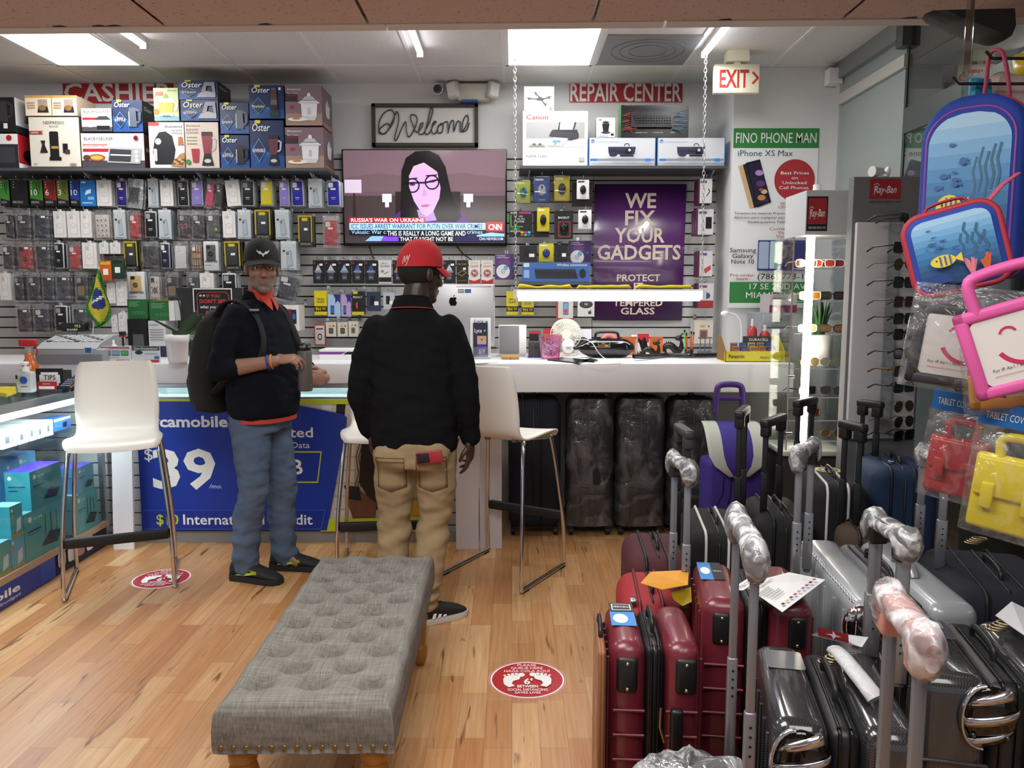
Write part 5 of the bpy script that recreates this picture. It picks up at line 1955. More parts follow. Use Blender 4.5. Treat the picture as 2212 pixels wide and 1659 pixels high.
for x0,y0,x1,y1,mk,col,nm,cat,lab in(
 (679,628,706,680,mk_temp,0,'screen_protector_pack','screen protector','yellow tempered glass pack beside the navy case pack'),
 (708,636,735,684,mk_pale,'a8c4e4','screen_protector_pack','screen protector','pale blue protector pack next to the yellow tempered glass pack'),
 (737,636,758,684,mk_pale,'b8a0cc','screen_protector_pack','screen protector','lilac protector pack next to the black privacy pack'),
 (760,629,786,680,mk_priv,0,'screen_protector_pack','screen protector','black privacy pack with a yellow foot'),
 (792,630,822,672,mk_dark,'2a3450','watch_strap_pack','watch strap','dark navy accessory pack next to the privacy pack'),
 (828,632,852,668,mk_dark,'b8bcc4','watch_strap_pack','watch strap','silver accessory pack half behind the black shoulder'),
 (704,696,726,727,mk_watch,'5a2c2c','watch_case_pack','watch case','cream watch case pack with a maroon window'),
 (729,696,751,727,mk_watch,'22221e','watch_case_pack','watch case','cream watch case pack with a black window'),
 (753,694,773,727,mk_watch,'8a8684','watch_case_pack','watch case','cream watch case pack with a grey window'),
 (679,700,703,746,mk_redwatch,0,'watch_strap_pack','watch strap','white pack with red edges turned beside the cream watch cases'),
 (1094,629,1119,680,mk_temp,0,'screen_protector_pack','screen protector','yellow tempered glass pack nearer the desktop computer'),
 (1127,636,1153,680,mk_temp,0,'screen_protector_pack','screen protector','yellow tempered glass pack nearer the white fan')):
 hang(nm,mk,(x0,y0,x1,y1),col,lab,'spare pack behind the '+lab,'hook behind the '+lab,'small packs on the lower hooks',n_back=1 if mk in(mk_temp,mk_priv,mk_watch)else 0,step=.03,Yf=5.74,cat=cat)
# mouse and accessory packs beside the television
def mouse_shape(g,c,w_,h,m,m2=None):
 g.ell((c[0],c[1],c[2]),(w_/2,.016,h/2),m,14,10)
 g.ell((c[0],c[1]-.008,c[2]+h*.2),(w_*.16,.01,h*.2),m2 or dark,10,8)
def mk_mouse(card,mcol,shell=True):
 def mk(w_,h,col):
  g=Geo()
  g.rbox((-w_/2,.006,-h),(w_/2,.012,0),.004,P_(card))
  f=Face(g,(-w_/2,.006,-h),(1,0,0),(0,0,1),w_,h)
  f.rect(.1,.86,.6,.93,WHITE if card!='e4e6e8' else dark)
  f.text('mouse',.5,.08,.06,WHITE if card!='e4e6e8' else dark,wd=.4*w_,al='c')
  k=Geo()
  mouse_shape(k,(0,.0,-h*.52),w_*.5,h*.46,M(mcol,.2),dark)
  kids=[('mouse',k)]
  if shell:
   b_=Geo()
   b_.rbox((-w_*.56,-.02,-h*1.03),(w_*.56,.014,h*.05),.012,clear((.95,.95,.95),.08,.06,name='blister'),3)
   kids.append(('clear_shell',b_))
  return g,kids
 return mk
def mk_backlit(w_,h,col):
 g=Geo()
 g.box((-w_/2,0,-h),(w_/2,.03,0),P_('17171a'))
 f=Face(g,(-w_/2,0,-h),(1,0,0),(0,0,1),w_,h)
 f.text('BACKLIT',.5,.72,.07,WHITE,wd=.6*w_,al='c',bold=.02)
 f.rrect(.2,.06,.86,.62,.01,P_('a8323a'))
 f.rrect(.24,.09,.82,.6,.01,P_('241c20'))
 k=Geo()
 mouse_shape(k,(.002,-.002,-h*.64),w_*.44,h*.42,M('101014',.2))
 return g,[('mouse',k)]
def mk_led(w_,h,col):
 g=Geo()
 g.box((-w_/2,0,-h),(w_/2,.03,0),P_('16181a'))
 f=Face(g,(-w_/2,0,-h),(1,0,0),(0,0,1),w_,h)
 f.text('MAXELL',.06,.9,.07,WHITE,wd=.3*w_,bold=.02)
 f.rect(.42,.9,.95,.97,P_('c04a8a'))
 f.rect(.05,.42,.1,.86,P_('4aa83a'))
 f.rect(.05,.38,.6,.42,P_('4aa83a'))
 for i,s_ in enumerate(('FOR','TVs, PCs','& MORE')):
  f.text(s_,.5,.76-.1*i,.07,WHITE,wd=(.16,.34,.28)[i]*w_,al='c')
 f.text('USB LED',.05,.28,.07,P_('4aa83a'),wd=.42*w_,bold=.02)
 f.text('MOODLIGHT',.05,.19,.06,WHITE,wd=.45*w_)
 for i,c_ in enumerate(('c83a3a','3ac84a','3a5ac8','c8c83a','b03ac8','3ac8c8')):
  f.rrect(.5+.15*(i%3),.04+.1*(i//3),.62+.15*(i%3),.12+.1*(i//3),.003,P_(c_))
 return g,[]
def mk_star(w_,h,col):
 g=Geo()
 g.box((-w_/2,0,-h),(w_/2,.06,0),P_('3e2a58'))
 f=Face(g,(-w_/2,0,-h),(1,0,0),(0,0,1),w_,h)
 f.rect(0,0,.7,1,P_('54356e'))
 f.poly([(.1,.7),(.5,.85),(.7,.6),(.4,.5)],P_('6a3f7a'))
 f.text('ColorGalaxy',.08,.9,.05,WHITE,wd=.4*w_)
 f.text('starlight projector',.08,.83,.045,WHITE,wd=.55*w_)
 f.circ(.36,.32,w_*.3,P_('d8dada'))
 f.circ(.36,.32,w_*.12,P_('b8bcc0'))
 f.circ(.48,.46,w_*.1,P_('6aa0c8'))
 f.circ(.82,.5,w_*.06,P_('2a5ab0'))
 f.circ(.82,.3,w_*.06,P_('2a2a4a'))
 return g,[]
def mk_chargerpad(w_,h,col):
 g=Geo()
 g.box((-w_/2,0,-h),(w_/2,.05,0),P_('dededc'))
 f=Face(g,(-w_/2,0,-h),(1,0,0),(0,0,1),w_,h)
 f.ell(.5,.6,.4,.19,dark)
 f.ell(.5,.62,.34,.14,P_('36363a'))
 f.text('Qi',.5,.57,.1,WHITE,wd=.2*w_,al='c')
 f.circ(.72,.2,.012,P_('2a3a3c'))
 f.circ(.78,.3,.006,P_('4ab0a0'))
 f.text('PURE CHARGE',.5,.9,.05,dark,wd=.6*w_,al='c')
 return g,[]
def mk_redphone(w_,h,col):
 g=Geo()
 g.box((-w_/2,0,-h),(w_/2,.04,0),P_('b0342e'))
 f=Face(g,(-w_/2,0,-h),(1,0,0),(0,0,1),w_,h)
 f.rect(.1,.06,1,1,P_('dcd8d4'))
 f.rrect(.4,.2,.72,.74,.006,P_('4a4a50'))
 f.rrect(.43,.23,.69,.71,.005,P_('7ab0d0'))
 f.ell(.56,.36,.1,.1,P_('c84a5a'))
 f.text('glass clear',.5,.86,.05,dark,wd=.5*w_,al='c',it=.2)
 return g,[]
def mk_strip(w_,h,col):
 g=Geo()
 g.box((-w_/2,0,-h),(w_/2,.04,0),P_('5a2a48'))
 f=Face(g,(-w_/2,0,-h),(1,0,0),(0,0,1),w_,h)
 f.rect(.1,.02,1,1,P_('d4d2d4'))
 f.rect(.14,.82,.6,.92,P_('6a4a8a'))
 if col=='cable':
  f.line([(.7,.6),(.85,.5),(.6,.3)],.006,dark)
 elif col=='box':
  f.rrect(.55,.25,.9,.7,.004,dark)
 elif col=='pad':
  f.poly([(.4,.3),(.85,.45),(.9,.3),(.5,.12)],P_('b84a4a'))
 else:
  f.rect(.1,.02,1,.3,P_('a02a34'))
  f.ell(.5,.5,.3,.14,P_('2a4a7a'))
 return g,[]
for x0,y0,x1,y1,mk,col,nm,cat,lab,nb,Yf in(
 (1115,390,1146,439,mk_mouse('b8c83a','1f8a98'),0,'mouse_pack','computer mouse','lime green card pack with a teal computer mouse',0,5.7),
 (1153,382,1188,437,mk_mouse('2c4a9a','c8ccd8'),0,'mouse_pack','computer mouse','blue card pack with a white patterned computer mouse',0,5.7),
 (1197,380,1231,434,mk_mouse('c8b81e','141416'),0,'mouse_pack','computer mouse','yellow card pack with a black mouse in the upper row',1,5.7),
 (1246,388,1273,430,mk_mouse('e4e6e8','1a1a1e',False),0,'mouse_pack','computer mouse','white box with a black mouse hanging in the upper row',0,5.68),
 (1236,394,1280,446,mk_dark,'2c1a1e','headset_pack','box','dark red pack behind the upper white mouse box',0,5.8),
 (1100,456,1150,512,mk_led,0,'light_strip_pack','box','black colourful moodlight pack next to the television',0,5.74),
 (1160,448,1187,500,mk_mouse('c8b81e','18181a',False),0,'mouse_pack','computer mouse','yellow card pack with a black mouse in the second row',0,5.7),
 (1152,456,1186,512,mk_dark,'1c1c14','mouse_pack','computer mouse','black box behind the yellow mouse card in the second row',0,5.78),
 (1198,455,1238,516,mk_backlit,0,'mouse_pack','computer mouse','black and red gaming mouse box',0,5.72),
 (1250,453,1278,494,mk_mouse('e4e6e8','1a1a1e',False),0,'mouse_pack','computer mouse','white box with a black mouse hanging in the second row',1,5.68),
 (1122,530,1160,566,mk_dark,'1e2124','car_mount_pack','box','dark pack with a car holder above the blue keyboard carton',0,5.75),
 (1164,526,1196,566,mk_mouse('c8b81e','2a3a8a',False),0,'mouse_pack','computer mouse','yellow and black pack with a blue mouse above the keyboard carton',0,5.73),
 (1198,528,1227,566,mk_dark,'1b1b1f','mouse_pack','computer mouse','black mouse pack between the blue mouse pack and the purple box',0,5.74),
 (1229,520,1278,572,mk_star,0,'projector_box','box','purple light projector box next to the purple poster',0,5.78),
 (1069,548,1118,604,mk_star,0,'projector_box','box','purple light projector box above the desktop computer',0,5.74),
 (1202,640,1238,690,mk_redphone,0,'phone_box','box','red edged white phone glass box under the hanging lamp',0,5.7),
 (1248,640,1284,684,mk_chargerpad,0,'charger_box','box','white box with a round black wireless charger',1,5.68),
 (1509,386,1538,440,mk_strip,'cable','adapter_pack','box','purple and white adapter pack, topmost beside the curved poster',2,5.7),
 (1504,452,1541,508,mk_strip,'box','adapter_pack','box','purple and white adapter pack with a black device',2,5.7),
 (1508,542,1539,598,mk_strip,'pad','adapter_pack','box','purple and white pack with a red pad',2,5.7),
 (1506,612,1541,665,mk_strip,'drone','adapter_pack','box','red and white pack with a blue drone picture',2,5.7),
 (1500,692,1540,742,mk_watch,'b8707a','phone_case_pack','phone case','white pack with a pink case near the spray cans',2,5.7)):
 hang(nm,mk,(x0,y0,x1,y1),col,lab,'spare pack behind the '+lab,'hook behind the '+lab,'packs beside the television' if nb else None,n_back=nb,step=.05,Yf=Yf,cat=cat)
# curved glossy poster
a,c=PY(1281,692,YW-.05),PY(1482,398,YW-.05)
g=Geo()
hw,h=(c.x-a.x)/2,c.z-a.z
pm_=M('5a2470',.26,coat=1.0,spec=1.0)
def bulge(x):
 return-.017*(1-(x/hw)**2)
n=24
vs,fs=[],[]
for i in range(n+1):
 x=-hw+2*hw*i/n
 vs+=[(x,bulge(x),0),(x,bulge(x),h),(x,bulge(x)+.004,0),(x,bulge(x)+.004,h)]
for i in range(n):
 b_=4*i
 fs+=[(b_,b_+4,b_+5,b_+1),(b_+2,b_+3,b_+7,b_+6),(b_+1,b_+5,b_+7,b_+3),(b_,b_+2,b_+6,b_+4)]
g.add(vs,fs,pm_,True)
class Curved(Face):
 def pt(f,a_,b_):
  x=-hw+a_*2*hw
  return Vector((x,bulge(x)-f.eps*f.k,b_*h))
f=Curved(g,(-hw,0,0),(1,0,0),(0,0,1),2*hw,h)
goldm=M('ead9c4',.26,coat=.8)
for i,(s_,wd_)in enumerate((('WE',.34),('FIX',.33),('YOUR',.55),('GADGETS',.92))):
 f.text(s_,.5,.83-.125*i,.108,goldm,wd=wd_*f.w,al='c',bold=.045)
for i,(s_,wd_)in enumerate((('PROTECT',.48),('IT',.1),('WITH',.3),('TEMPERED',.55),('GLASS',.38))):
 f.text(s_,.5,.295-.062*i,.05,goldm,wd=wd_*f.w,al='c',bold=.04)
o=g.obj('curved_poster',None,((a.x+c.x)/2,YW-.01,a.z))
o.rotation_euler=(.06,0,0)
tag(o,'tall curved purple poster about fixing gadgets on the slatted wall','poster')
# ---------------------------------------------------------------- things on the counters
def at(px,py,z):
 p=PZ(px,py,z)
 if z<1.0 and p.y>4.56:
  p=PY(px,py,4.56)
 return p,p.y/FPX*1.0 # point and metres per pixel there
def stand(name,label,cat,px,py,z=None,rz=0.0,group=None):
 p,k=at(px,py,ZT if z is None else z)
 return thing(name,label,cat,(p.x,p.y,p.z+.0005),rz,group),k
def one(g,name,label,cat,px,py,z=None,rz=0.0,group=None):
 p,k=at(px,py,ZT if z is None else z)
 return tag(g.obj(name,None,(p.x,p.y,p.z+.0005),rz),label,cat,group)
def box_item(name,label,cat,x0,y0,x1,y1,depth,side,draw,z=None,group=None,Y=None,lift=0.0):
 """box whose front lower edge stands on height z where the pixel ray meets it"""
 z=ZT if z is None else z
 p=PZ((x0+x1)/2,y1,z)if Y is None else Vector((0,Y,z))
 Yf=p.y
 return carton(name,label,cat,(x0,y0,x1,y1),Yf,depth,side,draw or(lambda f:None),group,z0=z+.0005+lift)
# desktop computer seen from behind
Yi=5.12
p0,p1=PY(945,770,Yi),PY(1069,614,Yi)
t=thing('desktop_computer','silver desktop computer seen from behind on the white counter','computer',((p0.x+p1.x)/2-.06,Yi,ZT+.0005))
hw,hz=(p1.x-p0.x)/2+.06,p1.z-ZT
al2=M('c6c7c9',.32,.55)
g=Geo()
g.rbox((-hw,-.012,.08),(hw,.012,hz),.011,al2,3)
g.obj('housing',t)
g=Geo()
f=Face(g,(-hw,-.0125,.08),(1,0,0),(0,0,1),2*hw,hz-.08)
f.rect(.5,.955,.95,.962,M('2a2a2c',.4))
cxl=(PY(979,651,Yi).x-(p0.x+p1.x)/2+.06+hw)/(2*hw)
czl=(PY(979,651,Yi).z-ZT-.08)/(hz-.08)
R_=.036
ap=[(0,.62),(.22,.74),(.5,.7),(.66,.52),(.5,.3),(.5,.0),(.72,-.22),(.55,-.62),(.3,-.85),(.08,-.76),(-.1,-.76),(-.32,-.85),(-.6,-.55),(-.74,-.1),(-.66,.4),(-.42,.7),(-.18,.7)]
blk2=M('0a0a0b',.15)
g2=Geo()
f2=Face(g2,(-hw,-.0128,.08),(1,0,0),(0,0,1),2*hw,hz-.08)
f2.poly([(cxl+x*R_/f2.w,czl+y*R_/f2.h)for x,y in ap],blk2)
f2.poly([(cxl+x*R_/f2.w,czl+y*R_/f2.h)for x,y in((.02,.78),(.08,1.02),(.3,1.2),(.28,.98))],blk2)
g2.obj('logo',t)
for i,c_ in enumerate(('d8d8da','2f7ad0')):
 f.rect(.52+.09*i,.86,.6+.09*i,.92,P_('2a2a32'))
 f.rect(.525+.09*i,.87,.595+.09*i,.91,P_(c_))
f.text('VISA',.56,.88,.02,P_('2a3a8a'),wd=.06*f.w,al='c')
g.obj('card_stickers',t)
g=Geo()
g.box((-.1,-.05,0),(.1,.12,.006),al2)
g.tube([(0,.06,.005),(0,.05,.1),(0,.015,.2)],.03,al2,12,flat=2.0)
g.obj('foot',t)
# leaflet stand
p,k=at(1037,776,ZT)
t,k=stand('leaflet_stand','white leaflet stand with dark mobile plan leaflets beside the desktop computer','stand',1038,775)
w_,h=44*k,88*k
g=Geo()
g.rbox((-w_/2,.01,0),(w_/2,.016,h),.004,WHITE)
g.box((-w_/2,-.03,0),(w_/2,.016,.012),WHITE)
g.box((-w_/2,-.03,0),(w_/2,-.026,h*.3),clear((.95,.95,.95),.1,.05,name='acrylic'))
f=Face(g,(-w_/2,.0095,0),(1,0,0),(0,0,1),w_,h)
f.text('Lyca',.2,.88,.08,P_('2a2f4a'),wd=.45*w_)
f.ell(.8,.9,.06,.03,P_('4ab07a'))
f.text('Connect your world',.5,.03,.03,P_('8a8a8e'),wd=.6*w_,al='c')
g.obj('holder',t)
g=Geo()
g.box((-w_*.36,-.006,.012),(w_*.36,.008,h*.88),P_('262a44'))
f=Face(g,(-w_*.36,-.0065,.012),(1,0,0),(0,0,1),w_*.72,h*.86)
f.text('Lyca',.1,.7,.11,WHITE,wd=.5*f.w,bold=.03)
f.ell(.8,.75,.08,.035,P_('4ab07a'))
f.rect(.28,.36,.9,.6,P_('c8a88a'))
f.circ(.6,.49,.006,P_('6a4030'))
f.rect(.28,.02,.9,.36,P_('3a3aa8'))
f.text('$19',.6,.1,.13,WHITE,wd=.4*f.w,al='c',bold=.03)
g.obj('leaflet',t)
def slab(name,label,cat,pts,z,th,mat,group=None):
 """flat sheet through floor-plan pixel corners lying on height z"""
 P3=[PZ(x,y,z)for x,y in pts]
 c=sum(P3,Vector())/len(P3)
 n=len(P3)
 g=Geo()
 lo=[(q.x-c.x,q.y-c.y,.0006)for q in P3]
 g.add(lo+[(q[0],q[1],th)for q in lo],[tuple(range(n))[::-1],tuple(range(n,2*n))]+[(i,(i+1)%n,(i+1)%n+n,i+n)for i in range(n)],mat)
 return tag(g.obj(name,None,(c.x,c.y,z)),label,cat,group)
slab('paper_sheets','white papers lying on the counter below the leaflet stand','paper',((1020,779),(1062,778),(1076,784),(1028,786)),ZT,.004,WHITE)
slab('tablet_computer','black tablet lying on the counter before the pink cup','tablet',((1182,779),(1213,774),(1275,780),(1250,786)),ZT,.009,M('0c0c10',.08))
slab('mobile_phone','black phone lying beside the black tablet on the counter','phone',((1252,781),(1275,777),(1292,780),(1283,783.5)),ZT,.009,M('101014',.1))
# white tablet in a stand with cork coasters
t,k=stand('tablet_stand','white upright tablet in a clear stand on the counter','tablet',1107,770)
w_,h=60*k,68*k
g=Geo()
g.rbox((-w_/2,0,.012),(w_/2,.012,h),.009,WHITE,3)
f=Face(g,(-w_/2,-.0005,.012),(1,0,0),(0,0,1),w_,h-.012)
f.rrect(.03,.03,.74,.97,.008,M('8f8f92',.3))
g.obj('tablet',t)
g=Geo()
g.box((-w_*.55,-.03,0),(w_*.45,.05,.006),clear((.95,.97,.97),.1,.05,name='acrylic'))
g.box((-w_*.58,-.02,0),(-w_*.53,.03,h*.4),clear((.95,.97,.97),.1,.05,name='acrylic'))
g.obj('clear_base',t)
for i in range(2):
 slab('cork_coaster',('cork block before the upright white tablet, nearer the leaflets','cork block before the upright white tablet, nearer the speaker')[i],'coaster',[(x+19*i,y)for x,y in((1084,777),(1084,771),(1102,771),(1102,777))],ZT,.018,M('b48a54',.8,var=.2,vscale=60),'cork blocks')
# dark speaker
t,k=stand('desk_speaker','dark grey cube speaker between the upright tablet and the pink cup','speaker',1157,773)
g=Geo()
g.rbox((-15*k,0,.004),(15*k,.09,35*k),.006,M('3a3c3e',.5))
f=Face(g,(-15*k,-.0005,.004),(1,0,0),(0,0,1),30*k,33*k)
f.rect(.4,.5,.62,.72,P_('26282a'))
g.obj('body',t)
g=Geo()
g.rbox((-17*k,-.006,0),(17*k,.095,.006),.003,P_('3a4a8a'))
g.obj('base',t)
# pink cup of candies
pink=clear((.95,.45,.72),.06,.1,name='pink_plastic',haze=.12)
t,k=stand('candy_cup','pink see-through square cup standing on the counter before the fan','cup',1189,777)
w0,w1,h=19*k,25*k,53*k
g=Geo()
n=24
ring=lambda w_,z:[(max(-w_,min(w_,w_*1.5*math.cos(2*PI*i/n))),max(-w_,min(w_,w_*1.5*math.sin(2*PI*i/n)))+w1,z+(0 if z<.01 else.006*math.sin(i*PI/1.5)))for i in range(n)]
g.loft([ring(w0,0),ring(w0*1.02,.004),ring(w1,h)],pink,caps=False)
g.add(ring(w0,.001),[tuple(range(n))],pink)
g.obj('cup',t)
rg=random.Random(5)
for i in range(22):
 g=Geo()
 c_=rg.choice(['b8a0d8','c8b8e8','d07a3a','e0b0d8','9a86c8'])
 lvl=rg.random()
 m_=M(c_,.2,.3)
 g.ell((0,0,0),(.011,.006,.006),m_,10,6)
 g.cyl((-.017,0,0),(-.009,0,0),.006,.003,m_,8)
 g.cyl((.009,0,0),(.017,0,0),.003,.006,m_,8)
 o=g.obj('wrapped_candy',None,t.location+Vector((rg.uniform(-.03,.03),w1+rg.uniform(-.03,.03),.012+lvl*h*.62)))
 o.rotation_euler=(rg.uniform(-1,1),rg.uniform(-1,1),rg.uniform(0,3))
 tag(o,'small shiny wrapped candy inside the pink cup','candy','candies in the pink cup')
# desk fan
crm=M('e4dfd0',.4)
t,k=stand('desk_fan','cream desk fan with a round grille behind the pink cup','fan',1222,768)
R_=33*k
cz=46*k
g=Geo()
g.lathe([(0,0),(.07,0),(.07,.012),(.03,.022),(.014,.03),(.012,cz-.03),(0,cz-.03)],crm)
g.obj('base',t)
g=Geo()
for r in(R_,R_*.72,R_*.45):
 g.tube([(r*math.cos(a*PI/20),-.0-.02*(1-r/R_),cz+r*math.sin(a*PI/20))for a in range(40)],.003,crm,6,closed=True)
for i in range(30):
 a=i*PI/15
 g.tube([(R_*.3*math.cos(a),-.02,cz+R_*.3*math.sin(a)),(R_*.75*math.cos(a+.12),-.018,cz+R_*.75*math.sin(a+.12)),(R_*math.cos(a+.2),0,cz+R_*math.sin(a+.2))],.0018,crm,5)
g.cyl((0,-.02,cz),(0,-.026,cz),R_*.32,R_*.3,crm,24)
g.cyl((0,.05,cz),(0,.052,cz),R_*.98,R_*.98,crm,32)
g.obj('grille',t)
g=Geo()
for i in range(3):
 a=i*2*PI/3
 vs=[(R_*r*math.cos(a+d),.02+.012*s_,cz+R_*r*math.sin(a+d))for r,d,s_ in((.2,0,0),(.85,-.3,-1),(.88,.3,1),(.2,.4,1))]
 g.add(vs,[(0,1,2,3),(3,2,1,0)],M('d8d4c8',.35))
g.obj('blade',t)
g=Geo()
g.ell((.012,-.05,cz-R_*.75),(.042,.05,.052),WHITE,16,10)
f=Face(g,(-.012,-.101,cz-R_*.75-.03),(1,0,0),(0,0,1),.05,.05)
for i in range(6):
 f.rect(.2+.1*i,.25,.25+.1*i,.6,P_('8a8a8a'))
g.obj('motor_housing',t)
# handheld vacuum with hose
t,k=stand('handheld_blower','glossy black handheld vacuum with a ribbed hose lying on the counter','vacuum',1306,774)
L_,r=67*k,21*k
gb=M('0b0b0c',.12,coat=.5)
g=Geo()
g.T=Matrix.Translation((0,.06,r))@Matrix.Rotation(PI/2,4,'Y')
g.lathe([(0,-L_),(.008,-L_),(.01,-L_*.84),(r*.55,-L_*.72),(r*.9,-L_*.5),(r,-L_*.3),(r,L_*.6),(r*.9,L_*.75),(r*.5,L_*.95),(.014,L_),(0,L_)],gb,28)
g.obj('body',t)
g=Geo()
g.tube(smooth([(-L_*.28,.06,2*r-.008),(-L_*.26,.06,2*r+.028),(-L_*.15,.06,2*r+.04),(L_*.35,.06,2*r+.04),(L_*.46,.06,2*r+.026),(L_*.48,.06,2*r-.008)]),.009,gb,8)
g.obj('handle',t)
g=Geo()
f=Face(g,(-L_*.22,.06-r-.001,r+.008),(1,0,0),(0,0,1),26*k,11*k)
f.rect(0,0,1,1,P_('b8bcb8'))
f.rect(.03,.07,.97,.93,P_('121212'))
f.text('METRO',.3,.66,.2,WHITE,wd=.3*f.w)
f.text('DATA',.06,.16,.42,P_('e03a2a'),wd=.46*f.w,bold=.06,it=.2)
f.text('VAC',.52,.16,.42,P_('d8d82a'),wd=.38*f.w,bold=.06,it=.2)
g.obj('name_plate',t)
g=Geo()
hp=smooth([PZ(1372,771,ZT+.03)-t.location+Vector((0,.06,0)),PZ(1400,770,ZT+.02)-t.location,PZ(1440,773,ZT)-t.location+Vector((0,0,.018)),PZ(1490,774,ZT)-t.location+Vector((0,0,.018)),PZ(1535,773,ZT)-t.location+Vector((0,0,.018)),PZ(1560,772,ZT)-t.location+Vector((0,0,.018))],20)
g.tube(hp,[.0165 if i%2 else.0135 for i in range(len(hp))],gb,10)
g.obj('hose',t)
# white charging cable
g=Geo()
wp=[PY(1242,735,5.02),PY(1262,733,4.97),PY(1280,742,4.92),PY(1293,762,4.87),PZ(1312,777,ZT+.003),PZ(1340,784,ZT+.003),PZ(1302,787,ZT+.003),PZ(1270,786,ZT+.003)]
g.tube(smooth(wp),.0028,WHITE,6)
tag(g.obj('charging_cable'),'white charging cable looping over the black vacuum to the phone','cable')
# things along the back of the counter
t,k=stand('pump_bottle','white pump bottle standing on the counter behind the vacuum hose','bottle',1371,767)
g=Geo()
g.lathe([(0,0),(8*k,0),(8*k,24*k),(3*k,29*k),(3*k,33*k),(0,33*k)],WHITE,16)
g.obj('bottle',t)
g=Geo()
g.cyl((0,0,33*k),(0,0,40*k),1.4*k,mat=WHITE,n=8)
g.rbox((-8*k,-2*k,39*k),(4*k,2*k,43*k),.003,WHITE)
g.obj('pump',t)
g=Geo()
p,k=at(1315,767,ZT)
g.T=Matrix.Translation((0,0,27*k))@Matrix.Rotation(PI/2-.15,4,'X')
tp_=M('c87068',.35)
g.lathe([(11*k,-.02),(20*k,-.02),(20*k,.02),(11*k,.02),(11*k,-.02)],tp_,32)
g.T=None
g.box((-.03,-.012,0),(.03,.03,8*k),M('2a2a2c',.6))
tag(g.obj('tape_roll',None,(p.x,p.y,p.z+.0005)),'salmon red tape roll standing upright behind the vacuum handle','tape')
def d_env(f):
 f.rect(0,0,1,1,P_('c8662a'))
 f.poly([(0,1),(1,1),(.6,.55),(.4,.55)],P_('b85a22'))
 f.rect(.1,.1,.3,.3,P_('8ab0c8'))
for x0,x1,lab in((1343,1373,'orange envelope standing behind the vacuum hose next to the pump bottle'),(1404,1432,'orange envelope standing behind the dark dragon figures')):
 box_item('orange_envelope',lab,'envelope',x0,722,x1,762,.01,P_('c8662a'),d_env,Y=5.35)
def d_aid(f):
 f.rect(0,0,1,1,P_('d8d4d0'))
 f.rect(0,.6,1,1,red_)
box_item('first_aid_pack','red and white pack between the two orange envelopes','box',1377,714,1402,762,.05,P_('b8a8a8'),d_aid,Y=5.3)
def d_pd(c_):
 def d(f):
  f.rect(0,0,1,1,P_('1a1a1c'))
  f.rect(0,.62 if c_=='r' else.9,1,1,P_('b02a30'))
  f.text('PD 20W',.5,.5,.08,WHITE,wd=.7*f.w,al='c')
  for i in range(3):
   f.rect(.2,.2+.09*i,.5,.24+.09*i,lgrey)
 return d
box_item('charger_box','black charger box standing above the dark speaker','box',1143,700,1168,752,.05,P_('1a1a1c'),d_pd('k'),Y=5.34)
box_item('charger_box','red and black charger box standing beside the fan grille','box',1174,695,1194,752,.05,P_('1a1a1c'),d_pd('r'),Y=5.34)
box_item('flat_box','pale grey flat box leaning behind the cream fan','box',1240,696,1278,752,.02,P_('d4d6da'),lambda f:f.ell(.5,.2,.5,.5,P_('26262a'),20,0,180),Y=5.36)
slab('yellow_folder','yellow folder lying behind the vacuum nozzle','folder',((1228,756),(1262,752),(1272,760),(1236,764)),ZT,.01,P_('c8bc2e'))
# dragons
drm=M('1c1412',.35,var=.2)
for i,(px,py,s_,lab)in enumerate(((1402,772,1.0,'dark dragon figure with a raised wing beside the vacuum hose'),(1448,766,1.15,'dark dragon figure with a horned head above the ribbed hose'))):
 t,k=stand('dragon_figure',lab,'figurine',px,py,rz=0)
 u=10*k*s_
 g=Geo()
 bodyp=smooth([(-2.6*u,.02,.3*u),(-1.6*u,.02,.7*u),(-.6*u,.02,1.6*u),(.4*u,.02,1.5*u),(1.2*u,.02,.7*u),(2.0*u,.02,.9*u),(2.1*u,.01,2.2*u),(1.6*u,0,3.0*u)],5)
 nb=len(bodyp)
 g.tube(bodyp,[u*(.12+.55*math.sin(PI*min(1,q/nb*1.1))**.8)for q in range(nb)],drm,8)
 for q in range(2,nb-2,2):
  p=bodyp[q]
  g.cyl(p+Vector((0,0,u*.3)),p+Vector((-.1*u,0,u*.95)),u*.2,.0005,drm,5)
 g.obj('body',t)
 g=Geo()
 g.ell((1.5*u,-.005,3.1*u),(u*.8,u*.45,u*.5),drm,12,8)
 for s2 in(-1,1):
  g.tube([(1.7*u,s2*u*.2,3.4*u),(2.2*u,s2*u*.4,3.9*u),(2.8*u,s2*u*.4,4.0*u)],[u*.14,u*.1,.0005],drm,6)
 g.obj('head',t)
 for s2,q in((-1,-1.0),(1,.9)):
  g=Geo()
  g.cyl((q*u,s2*.01+.02,1.0*u),(q*u+.2*u,s2*.02+.02,0),u*.26,u*.2,drm,8)
  g.obj('leg',t)
 if i==0:
  g=Geo()
  g.add([(-1.5*u,.02,1.2*u),(-2.4*u,.03,4.2*u),(-1.5*u,.03,3.6*u),(-.9*u,.03,4.4*u),(-.3*u,.03,3.2*u),(-.2*u,.02,1.8*u)],[(0,1,2),(0,2,3),(0,3,4),(0,4,5),(2,1,0),(3,2,0),(4,3,0),(5,4,0)],drm)
  g.obj('wing',t)
